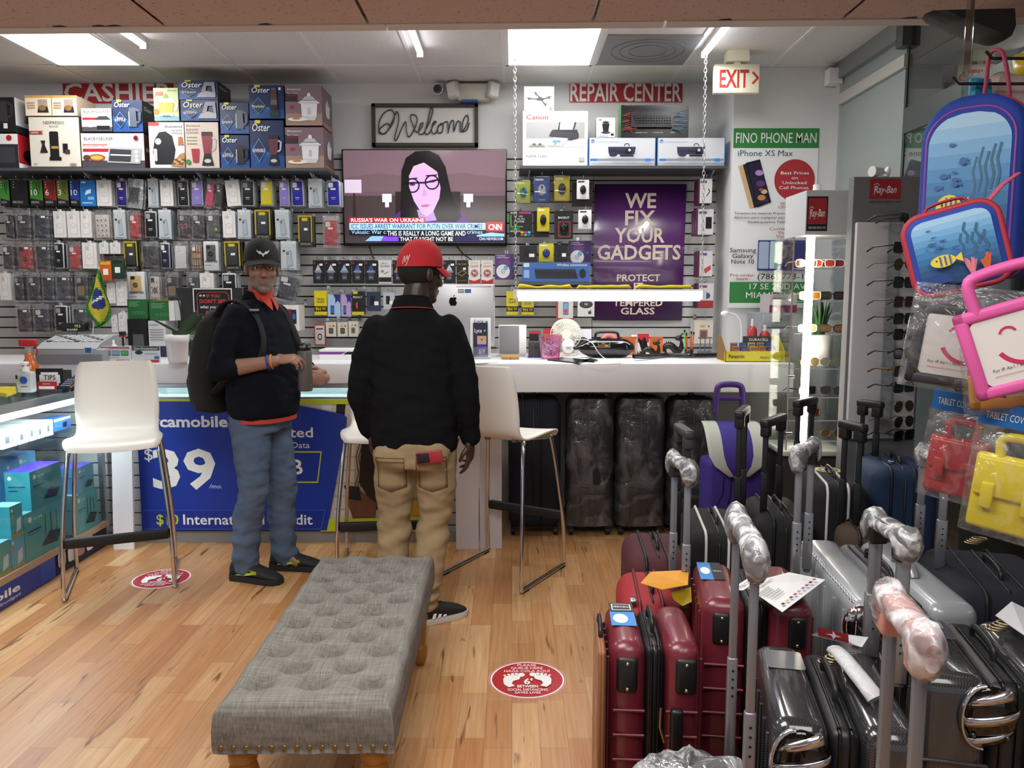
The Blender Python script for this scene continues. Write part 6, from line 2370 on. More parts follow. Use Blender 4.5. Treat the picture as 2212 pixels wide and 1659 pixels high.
# pens and tools
t,k=stand('pen_pot','small dark pot of pens behind the dragon figures','pot',1488,770)
g=Geo()
g.lathe([(0,.002),(.028,.002),(.03,.05),(.027,.05),(.026,.006),(0,.006)],M('2a1a16',.4),16)
g.obj('pot',t)
for i,(c_,dx,h)in enumerate((('5ac84a',-.045,.16),('c8522a',-.012,.14),('c8522a',.008,.15),('c06a3a',.018,.145))):
 g=Geo()
 x_=max(-.02,min(.02,dx))
 g.cyl((x_,.0,.008),(x_*1.6,.0,h),.005,.005,P_(c_),8)
 g.cyl((x_*1.6,0,h),(x_*1.62,0,h+.018),.0055,.0055,dark,8)
 o=g.obj('pen',None,t.location)
 tag(o,('bright green pen in the dark pen pot','red pen in the dark pen pot, next to the green pen','tall red pen in the middle of the pen pot','orange pen at the drawer side of the pen pot')[i],'pen','pens in the pot')
t,k=stand('screwdriver_rack','low rack of thin grey tools behind the battery tray','tool rack',1520,768)
g=Geo()
g.rbox((-.04,-.015,0),(.05,.02,.03),.004,M('4a5a6a',.5))
g.obj('block',t)
for i in range(3):
 g=Geo()
 g.cyl((-.025+.032*i,0,.028),(-.025+.032*i,0,.12),.0035,.0035,M('8a8d90',.3,.8),6)
 g.cyl((-.04+.032*i,0,.12),(-.01+.032*i,0,.12),.005,.005,M('6a6d70',.3,.8),6)
 o=g.obj('small_hammer',None,t.location)
 tag(o,('thin grey tool in the rack nearest the pens','thin grey tool in the middle of the rack','thin grey tool in the rack nearest the battery tray')[i],'tool','tools in the rack')
# battery tray
t,k=stand('battery_display','yellow battery display tray at the end of the counter','display tray',1630,782)
ye=M('d2c42a',.4)
w_,d_,h=65*k,.2,55*k
g=Geo()
g.box((-w_,0,0),(w_,d_,.004),ye)
g.box((-w_,0,0),(w_*.88,.004,h*.42),ye)
for s_ in(-1,1):
 x=s_*(w_-.004)
 v=[(x,0,0),(x,d_,0),(x,d_,h),(x,d_*.6,h),(x,0,h*.42)]
 g.add(v+[(a_+.004,b_,c_)for a_,b_,c_ in v],[(0,1,2,3,4),(9,8,7,6,5)]+[(i,(i+1)%5,(i+1)%5+5,i+5)for i in range(5)],ye if s_>0 else M('7a5a2a',.6))
g.box((-w_*.1,d_-.004,0),(w_,d_,h*.95),M('3a3c44',.5))
f=Face(g,(-w_,-.0005,0),(1,0,0),(0,0,1),2*w_*.94,h*.42)
f.text('Panasonic',.07,.36,.36,P_('141414'),wd=.28*f.w,bold=.04)
f.text('Alkaline Plus',.62,.3,.24,P_('2a2a2a'),wd=.26*f.w)
f=Face(g,(-w_*.1,d_-.0046,h*.6),(1,0,0),(0,0,1),w_*1.1,h*.35)
f.text('DURACELL',.5,.45,.3,WHITE,wd=.6*f.w,al='c',bold=.03)
g.obj('tray',t)
for r_ in range(3):
 for i in range(5):
  g=Geo()
  z=h*.3+r_*.022
  x=-w_*.5+i*.055
  y=.04+.045*r_
  g.box((x-.022,y,.006),(x+.022,y+.012,z+.02),P_('c88a2a' if i%3==0 else '2a4a9a' if i%3==1 else 'd8b03a'))
  f=Face(g,(x-.022,y-.0004,.006),(1,0,0),(0,0,1),.044,z+.014)
  for q in range(2):
   f.rect(.08,.72+.12*q,.92,.81+.12*q,P_('3a5ab0' if q else 'b8702a'))
  o=g.obj('battery_pack',None,t.location)
  tag(o,'small battery pack standing in the yellow display tray','battery pack','battery packs in the yellow tray')
# shelf corner by the poster: drawers, cans, lamp
xz=1678
def d_dr(f):
 for i in range(3):
  f.rrect(.06,.06+.31*i,.94,.32+.31*i,.008,P_('7d8288'))
  f.rect(.4,.24+.31*i,.6,.28+.31*i,P_('5a5f64'))
Yd=5.2
p0,p1=PY(1640,760,Yd),PY(1712,676,Yd)
t=thing('drawer_unit','grey plastic drawer unit on the counter under the shop poster','drawers',((p0.x+p1.x)/2,Yd,ZT+.0005))
hw,h=(p1.x-p0.x)/2,p1.z-ZT
g=Geo()
g.rbox((-hw,0,0),(hw,.3,h),.008,M('8d9298',.5))
g.obj('body',t)
for i in range(3):
 g=Geo()
 z0=.01+i*(h-.01)/3
 g.rbox((-hw+.012,-.012,z0),(hw-.012,-.0005,z0+h/3-.014),.004,M('a2a7ad',.45))
 dr=g.obj('drawer',t)
 g=Geo()
 g.box((-.03,-.024,z0+h/6-.004),(.03,-.0125,z0+h/6+.006),M('6d7278',.5))
 g.obj('handle',dr)
def d_mag(f):
 f.rect(0,0,1,1,P_('d4ccd2'))
 f.rect(0,0,1,.42,P_('8a2a5a'))
 f.text('SERVICE KIT',.1,.7,.12,dark,wd=.5*f.w)
 f.circ(.2,.2,.012,WHITE)
box_item('stored_box','magenta and white box lying on the grey drawer unit','box',1662,636,1722,676,.2,P_('c4b8c0'),d_mag,Y=Yd+.02,z=ZT+h+.0006)
for x,y0,y1,r,lab in((1624,689,752,10,'taller red and white spray can before the grey drawers'),(1651,702,752,11,'shorter red and white spray can before the grey drawers')):
 p=Vector((PY(x,y1,5.04).x,5.04,ZT+.0005))
 k=5.04/FPX
 t=thing('spray_can',lab,'spray can',p,group='spray cans')
 h=PY(x,y0,5.04).z-ZT
 g=Geo()
 g.lathe([(0,0),(r*k,0),(r*k,h*.72),(r*k*.55,h*.82),(0,h*.82)],P_('b03034'),20)
 g.lathe([(r*k*1.01,h*.3),(r*k*1.01,h*.52)],WHITE,20)
 g.obj('can',t)
 g=Geo()
 g.cyl((0,0,h*.82),(0,0,h),r*k*.35,r*k*.3,M('d8d8d8',.4),10)
 g.obj('nozzle',t)
g=Geo()
g.tube(smooth([PY(1600,745,5.3),PY(1602,715,5.3),PY(1598,690,5.3),PY(1585,678,5.3),PY(1570,677,5.3)]),.005,WHITE,8)
lp=PY(1570,677,5.3)
g.lathe([(.02,0),(.045,0),(.045,.01),(.006,.014),(.006,.05)],WHITE,16,(PY(1600,745,5.3).x,5.3,ZT+.001))
t=thing('gooseneck_lamp','white gooseneck lamp bending over the counter below the poster','lamp')
g.obj('stem',t)
g=Geo()
g.ell((lp.x-.012,5.3,lp.z),(.03,.02,.018),WHITE,14,8)
g.obj('lamp_head',t)
g,f=plate('s',(1553,600,1568,634),YW-.16,M('e0e0de',.4),.05)
f.rect(.2,.2,.8,.35,lgrey)
o=g.obj('wall_socket')
o.location.x+=.02
tag(o,'small white wall box beside the packs and the shop poster','socket')
o.location.y=.108
# ------------------------------------------------ cashier end
ZS_=ZT
t,k=stand('cash_register','grey cash register at the cashier end of the white counter','cash register',150,786)
gm,gm2=M('a4a7ab',.45),M('8b8f94',.45)
w_=75*k
g=Geo()
g.rbox((-w_,0,0),(w_,.36,32*k),.008,gm)
g.box((-w_+.01,-.002,.012),(w_-.01,0,20*k),gm2)
prof_=[(-.0,32*k),(.06,44*k),(.22,58*k),(.36,58*k),(.36,32*k)]
n=len(prof_)
vs=[(-w_*.95,y,z)for y,z in prof_]+[(w_*.8,y,z)for y,z in prof_]
g.add(vs,[tuple(range(n)),tuple(range(n,2*n))[::-1]]+[(i,i+n,(i+1)%n+n,(i+1)%n)for i in range(n)],gm)
g.obj('body',t)
g=Geo()
for i in range(5):
 for j in range(8):
  y=.075+.027*i
  g.rbox((-w_*.85+j*.042,y,(45+2.3*i)*k+.002),(-w_*.85+j*.042+.03,y+.02,(47+2.3*i)*k+.006),.003,M('d0d2d4' if(i+j)%4 else '6a6d70',.5))
g.obj('keypad',t)
g=Geo()
g.cyl((-w_*.55,.28,56*k),(-w_*.55,.28,68*k),.018,.016,gm2,12)
g.rbox((-w_*.9,.25,66*k),(-w_*.16,.31,85*k),.006,M('1a1b1d',.25))
f=Face(g,(-w_*.9,.2495,66*k),(1,0,0),(0,0,1),w_*.74,19*k)
f.rect(.05,.42,.95,.9,P_('26282a'))
f.text('19.2',.62,.5,.3,M('b8c83a',.4,em=.8),wd=.22*f.w)
f.text('SHARP',.5,.1,.24,WHITE,wd=.44*f.w,al='c',bold=.04)
g.obj('customer_display',t)
g=Geo()
f=Face(g,(w_*.46,-.003,22*k),(1,0,0),(0,0,1),17*k,14*k)
f.rect(0,0,1,1,WHITE)
f.rect(.08,.1,.92,.9,P_('2a6ab0'))
g.obj('card_sticker',t)
# flag on a pole
pb,pt_=PY(197,724,5.05),PY(214,576,5.05)
t=thing('desk_flag','small green and yellow national flag on a white pole above the register','flag',pb)
g=Geo()
g.cyl((0,0,-.06),pt_-pb,.004,.004,WHITE,8)
g.obj('pole',t)
g=Geo()
gr,yl,bl=M('2f8a3a',.7),M('d8c83a',.7),M('24408a',.7)
L_=[(212,582),(206,598),(198,615),(190,635),(184,655),(181,668),(188,682),(200,695),(211,706)]
R2=[(215,582),(219,595),(224,612),(231,635),(239,655),(243,672),(242,685),(236,696),(214,709)]
nr,nc=40,26
L2,R3=smooth([PY(x,y,5.03)for x,y in L_],5),smooth([PY(x,y,5.03)for x,y in R2],5)
vs,fs,cols=[],[],[]
for i,(a_,b_)in enumerate(zip(L2,R3)):
 for j in range(nc+1):
  q=a_.lerp(b_,j/nc)
  q.y+=.022*math.sin(j/nc*9+i*.05)*min(1,i/6)
  vs.append(q-pb)
nr=len(L2)
for i in range(nr-1):
 for j in range(nc):
  u_,v_=(j+.5)/nc,(i+.5)/nr
  x_,y_=(u_-.5)/.46,(v_-.5)/.44
  x2,y2=(u_-.52)*1.0,(v_-.45)*1.5
  m_=bl if x2*x2+y2*y2<.05 else yl if abs(x_)+abs(y_)<.95 else gr
  if m_ is bl and abs(y2+.35*x2+.02)<.028:
   m_=WHITE
  b_=i*(nc+1)+j
  g.add([vs[b_],vs[b_+1],vs[b_+nc+2],vs[b_+nc+1]],[(0,1,2,3)],m_,True)
o=g.obj('cloth',t)
sl=o.modifiers.new('thick','SOLIDIFY')
sl.thickness=.0015
# two information cards
def d_card1(f):
 f.rect(0,0,1,1,P_('e4e6ea'))
 f.rect(.03,.84,.97,.96,P_('b02a34'))
 f.text('Do I Need an Extended Warranty?',.5,.87,.06,WHITE,wd=.86*f.w,al='c')
 for i,c_ in enumerate(('4a9ac8','8ab0c0','5ab86a')):
  f.rect(.06+.31*i,.44,.32+.31*i,.74,dark)
  f.rect(.07+.31*i,.48,.31+.31*i,.72,P_(c_))
 f.rect(.5,.04,.96,.18,P_('c86a5a'))
 f.rect(.05,.3,.6,.33,P_('8a9ac0'))
def d_card2(f):
 f.rect(0,0,1,1,P_('dde2e6'))
 f.rect(0,.74,1,1,P_('4a5a5c'))
 f.text('Got Protection?',.5,.8,.12,WHITE,wd=.84*f.w,al='c',bold=.02)
 f.ell(.25,.62,.14,.12,P_('2a3a40'))
 f.rect(.45,.52,.92,.56,P_('8a9a9c'))
 f.rect(.8,.24,.97,.4,P_('3a6ab0'))
 f.rect(.4,.04,.96,.18,P_('b8402e'))
box_item('information_card','small white warranty card with three pictures beside the register','card',219,748,282,784,.006,WHITE,d_card1)
box_item('information_card','small grey headed card beside the white plant pot','card',285,748,346,784,.006,WHITE,d_card2)
# plant pot
t,k=stand('plant_pot','white plastic pot with a green orchid plant on the counter','plant',385,786)
g=Geo()
pw=M('ecebec',.35)
g.lathe([(0,0),(18*k,0),(20*k,.02),(23*k,46*k),(24.5*k,47*k),(25.5*k,63*k),(24*k,63*k),(22*k,50*k),(0,50*k)],pw,28)
g.obj('pot',t)
lm=M('2f4a30',.4,var=.25,vscale=12)
for i,q in enumerate(([(388,722),(400,705),(415,690),(425,672)],[(386,722),(372,712),(350,700),(325,688)],[(388,722),(405,712),(425,698),(436,678)],[(387,722),(392,690),(386,650),(378,628)])):
 c_=smooth([PY(x,y,t.location.y+.03*(i-1))-t.location for x,y in q],5)
 g=Geo()
 n=len(c_)
 vs=[]
 for j,p in enumerate(c_):
  tg=(c_[min(j+1,n-1)]-c_[max(j-1,0)]).normalized()
  w2=(.028 if i in(0,2)else.008 if i==1 else.005)*math.sin(PI*min(.98,.12+.86*j/(n-1)))**.7
  sd=tg.cross(Vector((0,1,0))).normalized()
  vs+=[p-sd*w2,p+Vector((0,.006,0)),p+sd*w2]
 fs=[]
 for j in range(n-1):
  b_=3*j
  fs+=[(b_,b_+1,b_+4,b_+3),(b_+1,b_+2,b_+5,b_+4)]
 g.add(vs,fs,lm,True)
 g.obj('leaf',t).modifiers.new('thick','SOLIDIFY').thickness=.003
g=Geo()
g.rbox((-.03,.0,62*k),(.03,.02,74*k),.008,dark)
g.obj('plant_label',t)
# candle jar
t,k=stand('candle_jar','green candle jar with dark leaf pattern beside the white plant pot','jar',421,780)
g=Geo()
g.lathe([(0,0),(11*k,0),(11*k,12*k),(15*k,16*k),(15*k,52*k),(0,52*k)],M('1c2a20',.3,var=.9,vscale=70),24)
g.obj('jar',t)
g=Geo()
g.lathe([(15*k,52*k),(15.2*k,56*k),(0,56*k)],M('5aa06a',.4),24)
g.lathe([(14*k,56*k),(15*k,66*k),(0,67*k)],clear((.8,.92,.85),.15,.05,name='jar_lid'),24)
g.obj('lid',t)
# ask sign and black board
Yq=5.3
p0,p1=PY(386,784,Yq),PY(520,622,Yq)
t=thing('board_stand','black display board standing behind the plant and the backpack man','board',((p0.x+p1.x)/2,Yq,ZT+.0005))
hw,h=(p1.x-p0.x)/2,p1.z-ZT
g=Geo()
g.box((-hw,.012,0),(hw,.03,h),M('202124',.5))
g.box((-hw,.0,0),(hw,.1,.01),M('202124',.5))
g.obj('board',t)
g=Geo()
f=Face(g,(-hw+36*Yq/FPX,.0115,h-76*Yq/FPX),(1,0,0),(0,0,1),84*Yq/FPX,75*Yq/FPX)
f.rect(0,0,1,1,WHITE)
f.rect(.025,.03,.975,.97,P_('16161a'))
ro=P_('c8482e')
f.rrect(.1,.1,.92,.9,.03,ro)
f.rrect(.115,.115,.905,.885,.028,P_('16161a'))
f.text("IF YOU",.52,.74,.09,ro,wd=.34*f.w,al='c',bold=.04)
f.text("DON'T SEE",.5,.58,.11,ro,wd=.66*f.w,al='c',bold=.04)
f.text('what you want',.5,.43,.09,WHITE,wd=.66*f.w,al='c',it=.2)
f.text('ASK US',.5,.27,.11,ro,wd=.4*f.w,al='c',bold=.04,it=.15)
f.text('we will be glad to help',.5,.16,.055,WHITE,wd=.6*f.w,al='c')
for x in(.2,.29):
 f.ell(x,.79,.03,.03,WHITE)
 f.ell(x+.01,.785,.014,.016,dark)
g.obj('printed_sign',t)
t,k=stand('leaflet_stand','dark mobile plan leaflet stand half hidden behind the backpack','stand',462,784)
g=Geo()
g.box((-.03,.01,0),(.07,.02,94*k),P_('24284a'))
g.box((-.03,-.02,0),(.07,.02,.01),P_('24284a'))
f=Face(g,(-.03,.0095,0),(1,0,0),(0,0,1),.1,94*k)
f.rect(0,.86,.6,1,P_('e0e0e4'))
f.text('Lyca',.1,.66,.1,WHITE,wd=.6*f.w,bold=.03)
g.obj('holder',t)
# green cartons
def d_green(f):
 f.rect(0,0,1,1,P_('2a6a3a'))
 for i in range(4):
  f.rect(.08,.84-.07*i,.6-.1*(i%2),.87-.07*i,P_('7ab08a'))
 for i in range(4):
  f.ring(.3+.16*i,.3,.008,.01,P_('7ab08a'),12)
ZB=PY(300,702,5.25).z
def d_blk(f):
 f.rect(0,0,1,1,P_('18181b'))
 f.rect(.25,.2,.8,.6,P_('5a5a5e'))
 f.circ(.14,.25,.012,P_('4a9ad0'))
o1_=box_item('printer_cartridge_box','black box under the green carton nearer the flag','box',277,702,320,784,.18,P_('18181b'),d_blk,Y=5.2)
def d_wht(f):
 f.rect(0,0,1,1,P_('cfd0d2'))
 f.text('FACE MASKS',.08,.86,.05,dark,wd=.5*f.w)
 for i in range(5):
  f.rect(.08,.74-.07*i,.85,.765-.07*i,P_('8a8a8e'))
 f.rect(0,0,1,.3,P_('2a2a48'))
o2_=box_item('mask_box','grey white text box under the green carton nearer the plant','box',322,706,360,784,.18,P_('b8b8bc'),d_wht,Y=5.2)
box_item('green_carton','green carton on the black box nearer the flag','box',276,660,320,702,.14,P_('225a30'),d_green,Y=5.22,z=o1_.location.z+max(v.co.z for v in o1_.data.vertices))
box_item('green_carton','green carton with brown top flap nearer the plant','box',323,663,379,706,.16,P_('e0e0de'),lambda f:(d_green(f),f.rect(.78,0,1,1,P_('dedede')),f.poly([(.1,.97),(.7,1.08),(1,.99)],P_('8a6a3a'))),Y=5.22,z=o2_.location.z+max(v.co.z for v in o2_.data.vertices))
t,k=stand('small_tripod','small black phone tripod with a red clamp beside the black box','tripod',268,780)
g=Geo()
for a_ in(0,2.1,4.2):
 g.cyl((0,0,30*k),(.035*math.cos(a_),.035*math.sin(a_),.004),.006,.005,dark,8)
g.obj('legs',t)
g=Geo()
g.cyl((0,0,28*k),(0,0,52*k),.007,.007,dark,8)
g.rbox((-.022,-.01,52*k),(.022,.01,56*k),.004,red_)
g.rbox((-.018,-.012,56*k),(.018,.012,64*k),.004,dark)
g.obj('clamp',t)
t,k=stand('spray_bottle','small white bottle with a lime label beside the small tripod','bottle',247,780)
g=Geo()
g.lathe([(0,0),(10*k,0),(11*k,20*k),(7*k,34*k),(3*k,38*k),(3*k,46*k),(0,46*k)],WHITE,16)
g.lathe([(10.4*k,4*k),(11.3*k,18*k)],P_('b8c83a'),16)
g.obj('bottle',t)
# glass showcase top
def lotion():
 p,k=at(57,848,ztop+.001)
 t=thing('sanitizer_bottle','clear hand sanitizer pump bottle on the glass showcase','bottle',(p.x,p.y,ztop+.001))
 g=Geo()
 g.rbox((-18*k,-.018,.0),(18*k,.03,46*k),.012,M('c4c8c6',.15,coat=.4),3)
 f=Face(g,(-18*k,-.0186,0),(1,0,0),(0,0,1),36*k,46*k)
 f.ell(.5,.6,.24,.18,P_('2a4aa0'))
 f.ring(.44,.6,.022,.026,P_('7ab84a'),20,90,250)
 f.rect(.3,.28,.74,.33,P_('b04a7a'))
 f.rect(.04,.66,.16,.84,dark)
 g.obj('bottle',t)
 g=Geo()
 g.cyl((0,.006,46*k),(0,.006,56*k),8*k,8*k,WHITE,14)
 g.cyl((0,.006,56*k),(0,.006,62*k),3*k,3*k,WHITE,10)
 g.rbox((-6*k,-.02,61*k),(6*k,.02,67*k),.003,WHITE)
 g.obj('pump',t)
lotion()
p,k=at(66,806,ztop+.001)
t=thing('trigger_bottle','orange cleaner bottle with a red trigger behind the sanitizer','bottle',(p.x,p.y,ztop+.001))
h=.285
g=Geo()
g.lathe([(0,0),(16*k,0),(17*k,.02),(17*k,h*.42),(13*k,h*.52),(9*k,h*.6),(9*k,h*.7),(0,h*.7)],M('d0682c',.25,coat=.4),20)
f=Face(g,(-10*k,-17.5*k,h*.08),(1,0,0),(0,0,1),20*k,h*.3)
f.rect(0,0,1,1,P_('b8402e'))
f.rect(.1,.5,.9,.75,P_('e8d8c8'))
g.obj('bottle',t)
g=Geo()
g.cyl((0,0,h*.7),(0,0,h*.82),6*k,8*k,M('b8b0a8',.3),12)
g.rbox((-20*k,-.012,h*.84),(18*k,.012,h*.98),.006,M('c8322e',.35))
g.tube([(14*k,0,h*.86),(18*k,0,h*.74),(16*k,0,h*.66)],.004,M('c8322e',.35),6)
g.obj('trigger',t)
p,k=at(74,822,ztop+.001)
t=thing('air_freshener','pale bottle with a round green badge beside the tips box','bottle',(p.x,p.y,ztop+.001))
g=Geo()
g.lathe([(0,0),(7*k,0),(8*k,30*k),(3*k,40*k),(0,40*k)],P_('d8c8b4'),14)
f=Face(g,(-10*k,-8.4*k,26*k),(1,0,0),(0,0,1),18*k,18*k)
f.circ(.5,.5,8*k,P_('3a7a3a'))
f.circ(.5,.5,5*k,P_('d8e0d0'))
g.obj('bottle',t)
p,k=at(106,842,ztop+.001)
t=thing('tips_box','black tips box with a white plaque on the glass showcase','box',(p.x,p.y,ztop+.001))
g=Geo()
g.box((-29*k,.012,0),(29*k,.02,46*k),dark)
g.box((-29*k,.0,0),(29*k,.1,.004),dark)
g.box((-29*k,.09,0),(29*k,.1,40*k),dark)
for s_ in(-1,1):
 g.box((s_*29*k-.002,.012,0),(s_*29*k+.002,.1,40*k),dark)
g.obj('box',t)
g=Geo()
f=Face(g,(-22*k,.0115,8*k),(1,0,0),(0,0,1),45*k,30*k)
f.poly([(0,.2),(.08,.2),(.08,0),(.92,0),(.92,.2),(1,.2),(1,.8),(.92,.8),(.92,1),(.08,1),(.08,.8),(0,.8)],WHITE)
f.text('TIPS',.5,.46,.34,dark,wd=.58*f.w,al='c',bold=.03)
g.obj('plaque',t)
g=Geo()
g.box((-22*k,-.012,.001),(18*k,-.002,18*k),red_)
f=Face(g,(-22*k,-.0125,.001),(1,0,0),(0,0,1),40*k,18*k)
f.rect(.08,.1,.92,.45,WHITE)
f.rect(.3,.66,.7,.8,P_('e0a090'))
tag(g.obj('card_box',None,t.location),'small red and white card box before the tips plaque','box')
p,k=at(148,848,ztop+.001)
t=thing('card_terminal','dark card payment terminal on the glass showcase beside the stool','card reader',(p.x,p.y,ztop+.001),-.25)
g=Geo()
g.T=Matrix.Rotation(.42,4,'X')
g.rbox((-.045,-.02,.012),(.045,.15,.042),.01,M('1c2030',.35),3)
g.T=None
g.rbox((-.03,.06,0),(.03,.14,.05),.006,M('1c2030',.4))
g.obj('body',t)
g=Geo()
g.T=Matrix.Rotation(.42,4,'X')
f=Face(g,(-.04,-.012,.0425),(1,0,0),(0,1,0),.08,.15)
f.rect(.06,.58,.94,.95,M('3a4468',.1))
for i in range(4):
 for j in range(4):
  c_=('c8a03a','4ab04a','b03a3a','8a90b0')[i]if j==3 else '8a90b0'
  f.rect(.08+.22*j,.06+.12*i,.24+.22*j,.14+.12*i,P_(c_))
g.obj('screen_and_keys',t)
slab('yellow_cloth','folded yellow cloth lying on the end of the glass showcase','cloth',((-30,852),(-10,843),(34,842),(36,850),(14,858)),ztop+.001,.02,yel)
# ------------------------------------------------ boxes in the showcase
def sbox(pa,pt0,pb_,pxb,zbot,depth,cols,label,XPl=-2.464,name='router_box',cat='box',draw=None,grp='boxes in the glass showcase'):
 a_=PX(pa,pt0,XPl)
 b_=PX(pxb,pb_,XPl)
 y0,y1=a_.y,min(b_.y,4.62)
 h=a_.z-zbot
 g=Geo()
 g.box((-depth,0,0),(0,y1-y0,h),P_(cols[0]))
 Face(g,(-depth,0,h),(1,0,0),(0,1,0),depth,y1-y0).rect(0,0,1,1,P_(cols[2]))
 f=Face(g,(0,0,0),(0,1,0),(0,0,1),y1-y0,h)
 f2=Face(g,(-depth,0,0),(1,0,0),(0,0,1),depth,h)
 f.rect(0,0,1,1,P_(cols[1]))
 if draw:
  draw(f,f2)
 return tag(g.obj(name,None,(XPl,y0,zbot+.0005)),label,cat,grp)
def router(ant,band=None):
 def d(f,f2):
  f.circ(.14,.84,f.h*.06,WHITE,12)
  f.text('tp-link',.24,.8,.07,WHITE,wd=.2*f.w)
  f.rect(.08,.58,.4,.61,P_('2a4a5a'))
  f.rect(.08,.52,.32,.54,P_('4a7a8a'))
  f.poly([(.38,.18),(.78,.12),(.92,.34),(.6,.42)],P_('26303c'))
  for i in range(ant):
   f.line([(.5+.14*i,.34),(.5+.14*i,.82)],.005,P_('1c242c'))
  if band:
   f.rect(0,.0,1,.12,P_(band))
  f2.circ(.2,.84,f.h*.05,WHITE,12)
  f2.rect(.14,.6,.8,.63,P_('2a4a5a'))
  f2.rect(.14,.5,.5,.53,P_('2a4a8a'))
 return d
def adapter(f,f2):
 f.circ(.16,.86,f.h*.05,WHITE,12)
 f.poly([(.4,.12),(.8,.2),(.84,.6),(.5,.52)],P_('e4e6ea'))
 f.rect(.1,.6,.3,.72,P_('c8a84a'))
 f.rect(0,0,1,.1,P_('c8a83a'))
def wlab(f,f2):
 f.rect(0,0,1,1,P_('dfe6e8'))
 f.rect(.2,.3,.5,.7,P_('6a7478'))
 f.rect(.6,.5,.9,.7,P_('9aa4a8'))
teal=('3a98a8','62aeb0','8ac8cc')
tealp=('3a98a6','52a0a4','4430c0')
sky=('4a98d0','70b4dc','6a9ad0')
nvy=('1c3058','24406a','3a5080')
Zb=zbase+.016
sbox(50,1113,1085,136,Zb,.13,teal,'large teal router carton with three aerials on the showcase floor',draw=router(3))
za=PX(50,1113,-2.464).z
sbox(63,1021,993,130,za+.001,.13,tealp,'teal router carton with a purple lid on the large teal carton',draw=router(0))
sbox(162,1072,1048,209,Zb,.14,teal,'teal router carton with three aerials behind the stool legs',draw=router(3))
zc=PX(162,1072,-2.464).z
sbox(166,1012,992,200,zc+.001,.13,('3a86c0','6aa4c4','4a3ab0'),'light blue router carton on the teal carton behind the stool legs',draw=router(0))
sbox(22,1167,1140,50,Zb,.1,sky,'sky blue adapter carton on the showcase floor next to the large teal carton',draw=adapter)
zd=PX(22,1167,-2.464).z
sbox(20,1096,1080,46,zd+.001,.1,teal,'teal adapter carton with a yellow band on the sky blue carton',draw=adapter)
sbox(-12,1180,1160,20,Zb,.1,teal,'teal adapter carton with yellow band at the edge of the showcase floor',draw=adapter)
sbox(12,1000,985,37,za+.002,.1,sky,'blue adapter carton behind the purple lidded carton',XPl=-2.68,draw=adapter)
sbox(38,985,972,75,za+.002,.12,sky,'blue modem carton behind the purple lidded carton, further along',XPl=-2.7,draw=router(0))
for i,(x,lab)in enumerate(((-40,'white barcode box on the shelf at the showcase edge'),(2,'white barcode box on the shelf above the purple lid'),(37,'white barcode box, third along the showcase shelf'),(62,'white barcode box, fourth along the showcase shelf'),(80,'white barcode box, fifth along the showcase shelf'),(98,'white barcode box beside the small blue box on the shelf'))):
 nx=(-5,35,60,78,96,115)[i]
 ztp=zsh+.075+.01*(i%2)
 py_=640+(HC-ztp)/PX(x,900,-2.56).y*FPX
 a_=PX(x,920,-2.56)
 b_=PX(nx,920,-2.56)
 g=Geo()
 y0,y1=a_.y,b_.y
 g.box((-.26,0,0),(0,y1-y0-.004,ztp-zsh),P_('d4dadc'))
 f=Face(g,(0,0,0),(0,1,0),(0,0,1),y1-y0-.004,ztp-zsh)
 wlab(f,None)
 tag(g.obj('white_box',None,(-2.56,y0,zsh+.0005)),lab,'box','boxes in the glass showcase')
g=Geo()
a_,b_=PX(116,905,-2.6),PX(152,900,-2.6)
g.box((-.1,0,0),(0,b_.y-a_.y,.07),P_('3a72b8'))
f=Face(g,(0,0,0),(0,1,0),(0,0,1),b_.y-a_.y,.07)
f.rect(0,.8,1,1,P_('c4ccd8'))
f.rect(.5,.2,.75,.6,dark)
tag(g.obj('camera_box',None,(-2.6,a_.y,zsh+.0005)),'small blue camera box at the far end of the showcase shelf','box','boxes in the glass showcase')
# striped flat box on the counter between the men
g,f=plate('s',(690,769,775,790),5.0,WHITE,.2)
f.poly([(0,.78),(.7,.78),(.55,.5),(0,.5)],P_('7a4a9a'))
f.poly([(.72,.78),(1,.78),(1,.5),(.6,.5)],dark)
o=g.obj('flat_box')
o.location.z+=ZT+.0008-min(v.co.z for v in o.data.vertices)
tag(o,'flat white box with a purple stripe on the counter between the two men','box')
# ---------------------------------------------------------------- people
from mathutils.bvhtree import BVHTree
def remeshed(g,name,voxel,smooth_n,parent,mat,shape=None,tint=None):
 me0=g.mesh('tmp')
 o0=bpy.data.objects.new('tmp',me0)
 COL.objects.link(o0)
 r=o0.modifiers.new('r','REMESH')
 r.mode,r.voxel_size,r.use_smooth_shade='VOXEL',voxel,True
 s_=o0.modifiers.new('s','SMOOTH')
 s_.factor,s_.iterations=0.5,smooth_n
 dg=bpy.context.evaluated_depsgraph_get()
 dg.update()
 me=bpy.data.meshes.new_from_object(o0.evaluated_get(dg))
 bpy.data.objects.remove(o0)
 bpy.data.meshes.remove(me0)
 me.name=name
 me.materials.clear()
 me.materials.append(mat)
 if shape:
  nm=[v.normal.copy()for v in me.vertices]
  for v,n_ in zip(me.vertices,nm):
   v.co+=n_*shape(v.co)
 if tint:
  ca=me.color_attributes.new('tint','FLOAT_COLOR','POINT')
  buf=[]
  for v in me.vertices:
   buf+=[*tint(v.co),1.0]
  ca.data.foreach_set('color',buf)
 for p in me.polygons:
  p.use_smooth=True
 o=bpy.data.objects.new(name,me)
 COL.objects.link(o)
 if parent:
  o.parent=parent
 return o
